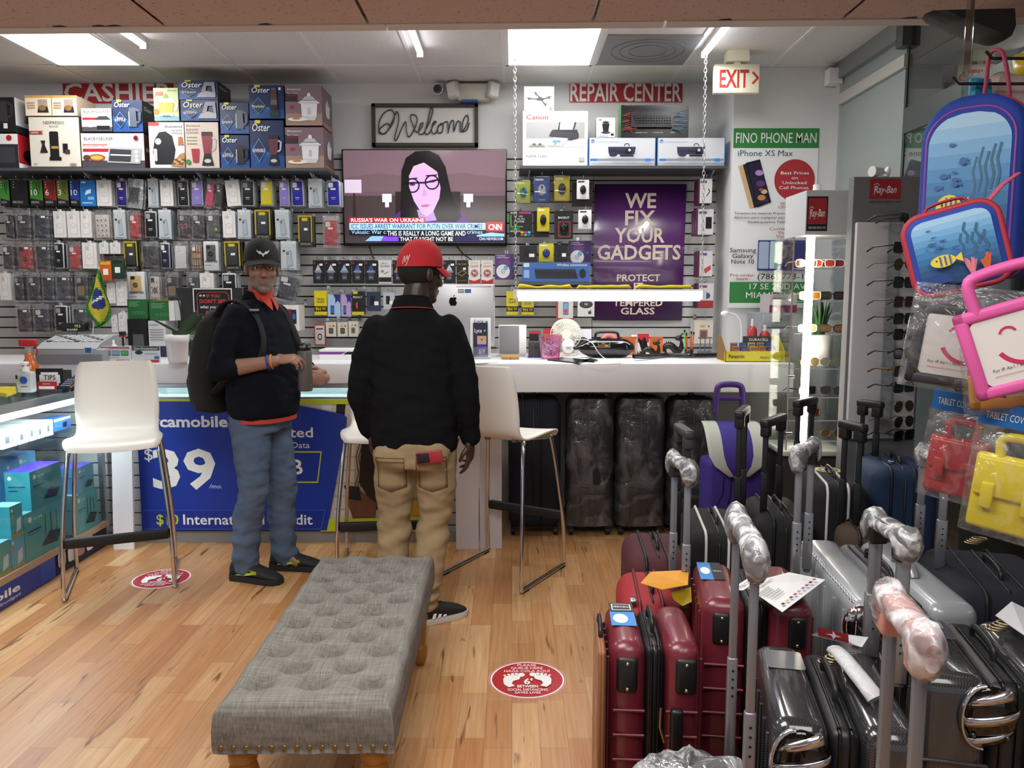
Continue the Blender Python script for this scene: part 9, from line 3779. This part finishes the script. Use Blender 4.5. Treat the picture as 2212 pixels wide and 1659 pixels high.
for y in(813,935):
 z=PY(1706,y,Ys).z
 g.cyl((-hw-.008,-.018,z),(-hw+.03,-.018,z),.008,.008,chrome,10)
g.obj('edge_strip',t)
g=Geo()
g.box((hw-.004,.0,zbase_s),(hw,.3,zh0-.01),acr)
g.obj('side_panel',t)
g=Geo()
g.box((-hw,.292,zbase_s),(hw,.3,zh0),acr)
g.obj('back_panel',t)
shy=[579,650,722,796,858,908,952]
for y in shy:
 z=PY(1780,y,Ys).z
 g=Geo()
 g.box((-hw+.005,0,z-.005),(hw-.005,.105 if y<790 else.29,z),acr)
 g.box((-hw+.005,-.002,z-.005),(hw-.005,-.0002,z),M('cfd6d4',.2))
 g.obj('shelf',t)
g=Geo()
g.rbox((-hw-.02,-.03,zbase_s-.03),(hw+.02,.32,zbase_s),.006,M('d8d6cc',.4))
g.box((-hw,0,0),(hw,.3,zbase_s-.03),M('3a3a3a',.6))
g.obj('base',t)
wf,bf,gf,cf=M('e2dfd8',.3),M('141416',.25),M('b09040',.25,.9),clear((.9,.9,.92),.1,.1,name='clear_frame')
ll=lambda h:M(h,.08,coat=.4)
for i,(px,py,fr_,le,stl,rz_,lab)in enumerate((
  (1744,568,wf,ll('6a4a3a'),'round',.1,'white sunglasses with amber lenses on the top acrylic shelf by the light strip'),
  (1783,567,wf,ll('b0402a'),'round',-.1,'white sunglasses with fiery red lenses on the top acrylic shelf'),
  (1804,567,wf,ll('8a2a4a'),'round',-.2,'white sunglasses with pink lenses at the tower end of the top acrylic shelf'),
  (1752,638,M('d8cfae',.3),ll('a06a2a'),'square',.15,'cream sunglasses with golden lenses on the second acrylic shelf'),
  (1802,637,bf,ll('2a2220'),'square',-.2,'black sunglasses before the plant on the second acrylic shelf'),
  (1748,712,wf,ll('c8b890'),'round',.3,'pale sunglasses on the third acrylic shelf by the light strip'),
  (1800,708,M('3a2a20',.3),ll('6a4a30'),'round',-.3,'brown sunglasses before the white pot on the third acrylic shelf'),
  (1752,786,gf,ll('8a7a5a'),'aviator',.3,'thin gold sunglasses on the fourth acrylic shelf'),
  (1802,784,M('8a8a80',.3,.7),ll('5a5a4a'),'aviator',-.3,'silver sunglasses leaning at the tower end of the fourth acrylic shelf'),
  (1746,842,bf,ll('121214'),'round',.35,'black sunglasses with wide arms on the fifth acrylic shelf'),
  (1802,846,bf,ll('2a2028'),'round',-.4,'dark sunglasses at the tower end of the fifth acrylic shelf'),
  (1752,898,M('5a2a20',.3),ll('3a1a14'),'square',.2,'reddish brown sunglasses on the sixth acrylic shelf'),
  (1800,944,gf,ll('4a3a20'),'aviator',-.1,'gold sunglasses on the lowest acrylic shelf'))):
 shz=PY(1780,shy[min(range(7),key=lambda q:abs(shy[q]-py-10))],Ys).z
 p=PY(px,py,Ys+.06)
 stg=.022*.95+(.003 if stl=='square' else.002)
 glasses_thing(lab,(p.x,Ys+.078+.006*(i%3),shz+.0285),rz_,fr_,le,stl,'sunglasses in the acrylic stand',sc=.95)
# plant in the stand
t=thing('potted_plant','spiky green plant in a white pot inside the acrylic stand','plant',(PY(1800,760,Ys).x,Ys+.2,PY(1780,796,Ys).z+.0005))
g=Geo()
pz=PY(1800,725,Ys).z-t.location.z
g.lathe([(0,0),(.065,0),(.075,pz),(.068,pz),(.066,pz-.01),(0,pz-.01)],M('e4e4e2',.35),24)
g.obj('pot',t)
rg=random.Random(9)
for i in range(13):
 a_=rg.uniform(0,2*PI)
 ln=rg.uniform(.16,.31)
 ou=rg.uniform(.02,.085)
 b0=Vector((.02*math.cos(a_),.02*math.sin(a_),pz-.012))
 g=Geo()
 vs=[]
 for j in range(8):
  s_=j/7
  c_=b0+Vector((ou*s_**1.4*math.cos(a_),ou*s_**1.4*math.sin(a_)*.6,ln*s_))
  w2=.017*(1-s_**2)+.0005
  vs+=[c_+Vector((-w2*math.sin(a_+.6),w2*math.cos(a_+.6),0)),c_+Vector((0,0,-.002)),c_-Vector((-w2*math.sin(a_+.6),w2*math.cos(a_+.6),0))]
 fs=[]
 for j in range(7):
  b_=3*j
  fs+=[(b_,b_+1,b_+4,b_+3),(b_+1,b_+2,b_+5,b_+4),(b_,b_+3,b_+5,b_+2)]
 g.add(vs,fs,M('3f6a3e',.45,var=.2,vscale=20),True)
 g.obj('leaf',t)
# grey sunglasses tower
Yg=3.85
kg=Yg/FPX
gx0,gx1=PY(1838,660,Yg).x,PY(1998,660,Yg).x
gz1,gz0=PY(1900,380,Yg).z,PY(1900,948,Yg).z
t=thing('sunglasses_tower','tall grey sunglasses tower with a red logo plate','display stand',((gx0+gx1)/2,Yg,0))
m=(gx0+gx1)/2
hw=(gx1-gx0)/2
g=Geo()
g.box((-hw,.03,0),(hw,.09,gz1),M('7b7d7f',.45))
g.obj('cabinet',t)
pz1=PY(1900,480,Yg).z
g=Geo()
g.rbox((-hw+.012,.0,gz0),(hw*.88,.029,pz1),.004,M('dcdddf',.35))
g.obj('face_panel',t)
sxs=PY(1922,700,Yg).x-m
g=Geo()
g.box((sxs-.028,-.012,gz0),(sxs+.028,-.008,PY(1900,455,Yg).z),acr)
for s_ in(-1,1):
 g.box((sxs+s_*.028-.002,-.012,gz0),(sxs+s_*.028+.002,.0,PY(1900,455,Yg).z),acr)
g.obj('acrylic_strip',t)
g=Geo()
f=Face(g,(PY(1885,400,Yg).x-m,.0295,PY(1900,428,Yg).z),(1,0,0),(0,0,1),67*kg,42*kg)
f.rect(0,0,1,1,M('a8232b',.35))
rayban(f,.14,.3,.7*f.w,.36,rbw)
f.text('GENUINE SINCE 1937',.5,-.2,.1,M('2a2a2a',.4),wd=f.w,al='c')
g.obj('logo_plate',t)
p=PY(1920,380,Yg)
t2=thing('clip_spotlight','white clip spotlight standing on top of the grey sunglasses tower','spotlight',(p.x,Yg+.08,gz1+.0005))
g=Geo()
g.lathe([(0,0),(.03,0),(.03,.006),(.008,.012),(.008,.025),(0,.025)],WHITE,16)
g.obj('base',t2)
g=Geo()
g.cyl((-.055,-.02,.03),(-.005,0,.03),.026,.024,WHITE,18)
g.cyl((-.005,0,.03),(.02,.01,.028),.009,.009,WHITE,10)
g.ell((.036,.012,.032),(.012,.02,.026),WHITE,14,10)
g.obj('lamp_head',t2)
tw=[(470,bf,'3a3430','square'),(535,bf,'1c2624','square'),(572,M('3a3a30',.3,.6),'4a4a20','aviator'),(610,bf,'22242c','square'),(652,M('5a5a5c',.3,.7),'4a2028','square'),(688,bf,'15161c','square'),(722,bf,'1c1c1c','square'),
 (763,M('3a3a40',.3,.6),'1c2430','round'),(801,M('6a4a20',.3,.6),'5a341c','square'),(836,bf,'101012','square'),(878,M('6a5a40',.3,.8),'4a2a1c','aviator'),(911,M('6a5a40',.3,.8),'2c2a2c','aviator'),(940,bf,'141416','square')]
for i,(py,fr_,lc,stl)in enumerate(tw):
 p=PY(1952,py,Yg-.19)
 o=ORD[i]
 glasses_thing(f'{dict(square="square", aviator="aviator", round="round")[stl]} dark sunglasses, {o} from the top of the grey tower',(p.x,Yg-.19,p.z),.5 if i else.9,fr_,ll(lc),stl,'sunglasses on the grey tower',sc=1.1,tilt=0)
 if i<12:
  g=Geo()
  g.box((p.x-.012,Yg-.2,p.z-.032),(p.x+.012,Yg-.008,p.z-.0285),acr)
  g.box((sxs+m,Yg-.012,p.z-.032),(p.x+.012,Yg-.008,p.z-.024),acr)
  g.obj('acrylic_peg',t).matrix_parent_inverse=Matrix.Translation(t.location).inverted()
# ---------------------------------------------------------------- hanging goods on the wire rack beside the camera
Xr=2.0
t=thing('wire_grid_rack','white wire grid rack holding the hanging bags and tablet cases','rack',(Xr,2.0,0))
g=Geo()
wm=M('d0d0d0',.4,.3)
for i in range(11):
 g.cyl((0,-.75+.12*i,.02),(0,-.75+.12*i,2.3),.003,.003,wm,6)
for i in range(20):
 g.cyl((0,-.75,.05+.118*i),(0,.45,.05+.118*i),.003,.003,wm,6)
g.obj('wire_grid',t)
for y in(-.75,.45):
 g=Geo()
 g.cyl((0,y,0),(0,y,2.32),.012,.012,wm,10)
 g.box((-.15,y-.015,0),(.15,y+.015,.02),wm)
 g.obj('upright',t)
def rack_hook(y,z,x1,label,up=.02):
 g=Geo()
 g.tube([(Xr+.004,y,z),(x1+.02,y,z),(x1,y,z+up)],.0045,M('141416',.4),8)
 g.box((Xr-.008,y-.02,z-.02),(Xr+.008,y+.02,z+.02),M('141416',.4))
 tag(g.obj('rack_hook'),label,'hook','hooks of the wire rack')
hp_=PY(2058,166,2.42)
rack_hook(2.42,hp_.z-.02,hp_.x,'black angled hook pointing at the EXIT reflection')
p0,p1=PY(2108,40,2.44),PY(2108,330,2.44)
def outline(w_,h,rt,rb,n=8):
 pts=[]
 for cx,cz,r,a0_ in((w_/2-rt,h-rt,rt,0),(-w_/2+rt,h-rt,rt,90),(-w_/2+rb,rb,rb,180),(w_/2-rb,rb,rb,270)):
  for i in range(n+1):
   a_=math.radians(a0_+90*i/n)
   pts.append((cx+r*math.cos(a_),cz+r*math.sin(a_)))
 return pts
def half_w(w_,h,rt,rb,z):
 if z>h-rt:
  return w_/2-rt+math.sqrt(max(0,rt*rt-(z-h+rt)**2))
 if z<rb:
  return w_/2-rb+math.sqrt(max(0,rb*rb-(rb-z)**2))
 return w_/2
def pillow(g,w_,h,d,rt,rb,mat,bulge_=.02):
 o_=outline(w_,h,rt,rb)
 cz=h/2
 rings=[]
 for y,s_ in((-bulge_,.80),(-bulge_*.5,.93),(0,1.0),(d*.5,1.02),(d,1.0),(d+bulge_*.4,.92)):
  rings.append([(x*s_,y,cz+(z-cz)*s_)for x,z in o_])
 g.loft(rings,mat)
def sea_panel(t,name,w_,h,rt,rb,y,seed,border=None):
 """printed underwater picture: water bands, weed, coral and small fish"""
 g=Geo()
 cols=['9cc4e0','86b6da','6fa6d0','5c97c4','4887b8','3a78aa','2f6a9c','275d8e','204f80','1b4474','173a68']
 n=len(cols)
 for i in range(n):
  z1,z0=h*(1-i/n),h*(1-(i+1)/n)
  q=[]
  for k_ in range(5):
   z=z0+(z1-z0)*k_/4
   q.append((half_w(w_,h,rt,rb,z),z))
  pts=[(x,z)for x,z in q]+[(-x,z)for x,z in q[::-1]]
  g.add([(x,y,z)for x,z in pts],[tuple(range(len(pts)))],M(cols[i],.5))
 f=Face(g,(-w_/2,y,0),(1,0,0),(0,0,1),w_,h)
 rg=random.Random(seed)
 for i in range(5):
  u=.58+.07*i
  v=rg.uniform(.35,.55)
  f.line([(u,v),(u+.03,v+.1),(u-.01,v+.2),(u+.03,v+.3)],.006,M('2f6480',.5))
 for i in range(8):
  u,v,s_=rg.uniform(.12,.5),rg.uniform(.5,.85),rg.uniform(.02,.05)
  mt=M('2a5c9a',.5)
  f.ell(u,v,s_,s_*.4,mt,12)
  f.poly([(u+s_*.8,v),(u+s_*1.5,v+s_*.4),(u+s_*1.5,v-s_*.4)],mt)
 for c_,u0 in(('d8788a',.62),('c8582a',.8)):
  for i in range(6):
   u=u0+rg.uniform(-.06,.1)
   f.poly([(u0,.06),(u-.02,.22+rg.uniform(0,.12)),(u+.02,.26+rg.uniform(0,.1)),(u0+.04,.06)],M(c_,.5))
 f.poly([(.08,.05),(.4,.04),(.34,.16),(.2,.2),(.12,.14)],M('1a3f7a',.5))
 f.ell(.32,.36,.16,.09,M('e0c83a',.5),16)
 f.poly([(.46,.36),(.56,.43),(.56,.29)],M('e0c83a',.5))
 f.ell(.24,.38,.012,.012,M('101014',.5),10)
 for i in range(3):
  f.rect(.28+.06*i,.29,.3+.06*i,.43,M('3a5ab0',.5))
 g.obj(name,t)
bluef=M('1f3f9a',.75,var=.12,vscale=50)
redt=M('a8283a',.6)
Yb_=2.30
c_=PY(2080,600,Yb_)
zt_=PY(2098,205,Yb_).z
hB_=zt_-c_.z
t=thing('school_backpack','blue child backpack with an underwater picture hanging from the rack','backpack',(c_.x+.0,Yb_,c_.z),math.radians(-46))
wB_=.265
g=Geo()
pillow(g,wB_,hB_,.17,.115,.05,bluef,.02)
g.obj('bag',t)
sea_panel(t,'printed_front',wB_*.80,hB_*.80,.085,.04,-.0215,3)
t.children[-1].location=(0,0,hB_*.1)
g=Geo()
o_=outline(wB_*.86,hB_*.86,.092,.045)
g.tube([(x,-.0135,z+hB_*.07)for x,z in o_],.0045,M('7a3a9a',.4),6,closed=True)
g.obj('piping',t)
g=Geo()
o_=outline(wB_*1.025,hB_*1.015,.12,.055)
g.tube([(x,.06,z-.003)for x,z in o_],.009,redt,6,closed=True,flat=.5)
g.obj('zip_tape',t)
g=Geo()
g.rbox((wB_/2-.005,.05,hB_*.72),(wB_/2+.012,.062,hB_*.80),.003,M('a8a8aa',.25,.9))
g.rbox((wB_/2-.0,.052,hB_*.64),(wB_/2+.010,.060,hB_*.72),.002,M('a8a8aa',.25,.9))
g.obj('zip_pull',t)
pk=M('c0566e',.7)
g=Geo()
g.tube(smooth([(-.02,.15,hB_-.02),(-.012,.14,hB_+.06),(.0,.12,hB_+.135),(.03,.12,hB_+.135),(.045,.14,hB_+.06),(.05,.16,hB_-.02)],4),.014,pk,8,flat=.35)
g.obj('hang_loop',t)
wl=(Matrix.Translation(t.location)@Matrix.Rotation(math.radians(-46),4,'Z'))@Vector((.015,.12,hB_+.12))
rack_hook(wl.y,wl.z,wl.x-.03,'black hook carrying the blue child backpack')
# lunch bag
Yl=2.02
c_=PY(2076,622,Yl)
t=thing('lunch_bag','small blue lunch bag with red zip hanging before the child backpack','lunch bag',(c_.x+.01,Yl,c_.z),math.radians(-26))
t.rotation_euler=(0,-.26,math.radians(-30))
wl_,hl_=.215,.205
g=Geo()
pillow(g,wl_,hl_,.085,.045,.04,bluef,.012)
g.obj('bag',t)
sea_panel(t,'printed_front',wl_*.84,hl_*.84,.03,.03,-.0135,8)
t.children[-1].location=(0,0,hl_*.08)
g=Geo()
g.tube([(x,.004,z)for x,z in outline(wl_*1.0,hl_*1.0,.047,.042)],.009,redt,8,closed=True)
g.obj('zip_tape',t)
g=Geo()
g.tube(smooth([(-.045,.03,hl_-.01),(-.04,.03,hl_+.02),(.04,.03,hl_+.022),(.05,.03,hl_-.01)],4),.008,redt,8,flat=.5)
g.obj('handle',t)
g=Geo()
g.tube([(.07,.06,hl_-.02),(.13,.09,hl_+.03),(.17,.12,hl_+.05)],.016,pk,8,flat=.3)
g.obj('clip_strap',t)
# tablet cases with smiling cards
def tablet_case(label,px,py,Y,w_,h,col,rz,roll,handle=False,bag=True,card=True,name='tablet_case'):
 c_=PY(px,py,Y)
 t=thing(name,label,'tablet case',c_,rz)
 t.rotation_euler=(0,roll,rz)
 mt=M(col,.5)
 g=Geo()
 for lo,hi in(((-w_/2,-h/2),(w_/2,-h/2+.028)),((-w_/2,h/2-.028),(w_/2,h/2)),((-w_/2,-h/2),(-w_/2+.028,h/2)),((w_/2-.028,-h/2),(w_/2,h/2))):
  g.rbox((lo[0],-.012,lo[1]),(hi[0],.016,hi[1]),.009,mt,3)
 g.box((-w_/2+.01,.0,-h/2+.01),(w_/2-.01,.014,h/2-.01),mt)
 if handle:
  g.tube(smooth([(-w_*.3,.0,h/2-.01),(-w_*.3,0,h/2+.05),(-w_*.2,0,h/2+.07),(w_*.2,0,h/2+.07),(w_*.3,0,h/2+.05),(w_*.3,0,h/2-.01)],4),.013,mt,10)
 g.obj('bumper_frame',t)
 if card:
  g=Geo()
  f=Face(g,(-w_/2+.026,-.006,-h/2+.026),(1,0,0),(0,0,1),w_-.052,h-.052)
  f.rrect(0,0,1,1,.015,M('d8d4d0',.35))
  mg=M('c02a5a',.4)
  f.ring(.5,.62,.052,.062,mg,20,205,335)
  f.circ(.68,.74,.010,mg)
  f.ring(.36,.70,.014,.019,mg,12,20,160)
  f.text('For IP Air1 / Air2 / Pro9.7 / New2017',.5,.2,.045,M('3a3a3e',.4),wd=.8*f.w,al='c')
  f.line([(.1,.13),(.9,.13)],.0012,M('c07a8a',.4))
  g.obj('insert_card',t)
 if bag:
  b_=Geo()
  rings=[]
  for j in range(14):
   z=-h/2-.012+(h+.06)*j/13
   rr=[]
   for q in range(28):
    a_=2*PI*q/28
    n1=.004*noise.noise(Vector((q*.6,j*.9,px)))
    pin=min(1,.35+1.6*min(j,13-j)/13)
    rr.append(((w_/2+.014)*math.copysign(abs(math.cos(a_))**.4,math.cos(a_)),(.026*pin+n1)*math.sin(a_)+.002,z))
   rings.append(rr)
  b_.loft(rings,clear((.98,.98,.98),.04,.08,16,.06,name='case_bag',bs=.7,fres=.5))
  b_.obj('clear_bag',t)
 return t
tablet_case('black tablet case with a smiling card in a clear bag below the lunch bag',2088,752,1.95,.25,.205,'2a2a2e',math.radians(-30),.12)
tablet_case('pink tablet case with handle and smiling card at the frame edge',2215,742,1.72,.24,.20,'d0569a',math.radians(-22),-.33,True,False)
tablet_case('orange tablet case in a clear bag under the pink one',2215,832,1.80,.23,.10,'c88430',math.radians(-18),-.12)
rack_hook(1.99,PY(2066,640,1.99).z+.01,PY(2060,640,1.99).x,'black hook carrying the black tablet case')
rack_hook(1.735,PY(2190,600,1.735).z+.03,1.12,'black hook carrying the pink tablet case')
rack_hook(1.815,PY(2200,795,1.815).z,1.19,'black hook carrying the orange tablet case')
def satchel_case(label,px,py,Y,w_,h,col,rz):
 c_=PY(px,py,Y)
 t=thing('tablet_case',label,'tablet case',c_,rz)
 t.rotation_euler=(0,.1,rz)
 mt=M(col,.4)
 g=Geo()
 g.rbox((-w_/2,-.012,-h/2),(w_/2,.014,h/2),.012,mt,3)
 g.rbox((-w_*.46,-.022,-h*.05),(w_*.46,-.008,h*.46),.009,mt,3)
 for x in(-.26,.26):
  g.rbox((x*w_-.014,-.027,-h*.2),(x*w_+.014,-.015,h*.14),.004,mt,2)
 g.obj('case_body',t)
 g=Geo()
 g.tube(smooth([(-w_*.2,0,h/2-.006),(-w_*.2,0,h/2+.04),(w_*.2,0,h/2+.04),(w_*.2,0,h/2-.006)],4),.011,mt,10)
 g.obj('handle',t)
 zt2=h/2+.065
 g=Geo()
 g.box((-w_*.56,-.006,zt2),(w_*.56,.006,zt2+.055),M('1f6ab4',.3))
 f=Face(g,(-w_*.56,-.0065,zt2),(1,0,0),(0,0,1),w_*1.12,.055)
 f.text('TABLET COVER',.08,.3,.3,WHITE,wd=.5*f.w)
 for i,c2 in enumerate(('e0b0b0','b0d0e0','c8e0b0')):
  f.ell(.72+.08*i,.5+.08*(i%2),.06,.24,M(c2,.4),12)
 g.obj('header_card',t)
 b_=Geo()
 rings=[]
 for j in range(12):
  z=-h/2-.012+(h+.08)*j/11
  pin=min(1,.3+1.5*min(j,11-j)/11)
  rings.append([((w_/2+.014)*math.copysign(abs(math.cos(2*PI*q/28))**.4,math.cos(2*PI*q/28)),(.036*pin+.004*noise.noise(Vector((q*.6,j*.9,py))))*math.sin(2*PI*q/28)-.004,z)for q in range(28)])
 b_.loft(rings,clear((.98,.98,.98),.04,.08,16,.06,name='case_bag',bs=.7,fres=.5))
 b_.obj('clear_bag',t)
 wx=c_+Vector((0,.0,zt2+.06))
 rack_hook(wx.y+.008,wx.z,wx.x-.03,'black hook carrying the '+label.split(' tablet')[0]+' tablet case')
satchel_case('red briefcase shaped tablet case in a bag with blue header',2068,1010,2.02,.15,.155,'a8262c',math.radians(-46))
satchel_case('yellow briefcase shaped tablet case in a bag with blue header',2182,1072,1.80,.165,.185,'d8c41e',math.radians(-46))
# bags behind the backpack
def soft_bag(label,pts,Y,d,mat,name):
 P3=[PY(x,y,Y)for x,y in pts]
 c_=sum(P3,Vector())/len(P3)
 g=Geo()
 rings=[]
 for y,s_ in((-d,.82),(-d*.6,.96),(0,1),(d*.6,.96),(d,.82)):
  rings.append([((p-c_).x*s_,y,(p-c_).z*s_)for p in P3])
 g.loft(rings,mat)
 return tag(g.obj(name,None,c_),label,'bag',None)
soft_bag('teal hanging bag corner on the angled hook',[(2098,168),(2136,172),(2142,240),(2090,240)],2.46,.02,M('1f8aa8',.5),'hanging_bag')
soft_bag('white and pink plastic wrapped bag behind the pink loop',[(2128,172),(2150,158),(2205,172),(2230,190),(2230,260),(2120,250)],2.52,.05,M('c8b4b0',.25,coat=.5,bump=.6,vscale=25),'wrapped_bag')
soft_bag('yellow wrapped bag at the frame edge behind the pink loop',[(2196,118),(2260,130),(2260,180),(2200,172)],2.5,.04,M('d0b82a',.3,coat=.4),'wrapped_bag')
soft_bag('black flat bag hanging under the front ceiling beside the glass',[(1998,30),(2176,26),(2179,70),(2172,86),(2160,92),(2120,80),(2060,58)],2.6,.06,M('16171a',.6),'hanging_bag')
g=Geo()
q=PY(2100,30,2.6)
g.cyl((q.x,2.6,PY(2100,34,2.6).z),(q.x,2.6,ZS+.0),.006,.006,M('2a2a2c',.4),8)
tag(g.obj('hanging_rod'),'thin rod holding the black flat bag under the front ceiling','rod')
g=Geo()
g.box((p0.x-.012,2.47,p1.z),(p0.x+.012,2.474,ZS),clear((.85,.9,.9),.15,.05,name='clear_strip'))
tag(g.obj('hanging_strip'),'narrow clear strip hanging from the front ceiling behind the angled hook','strip')
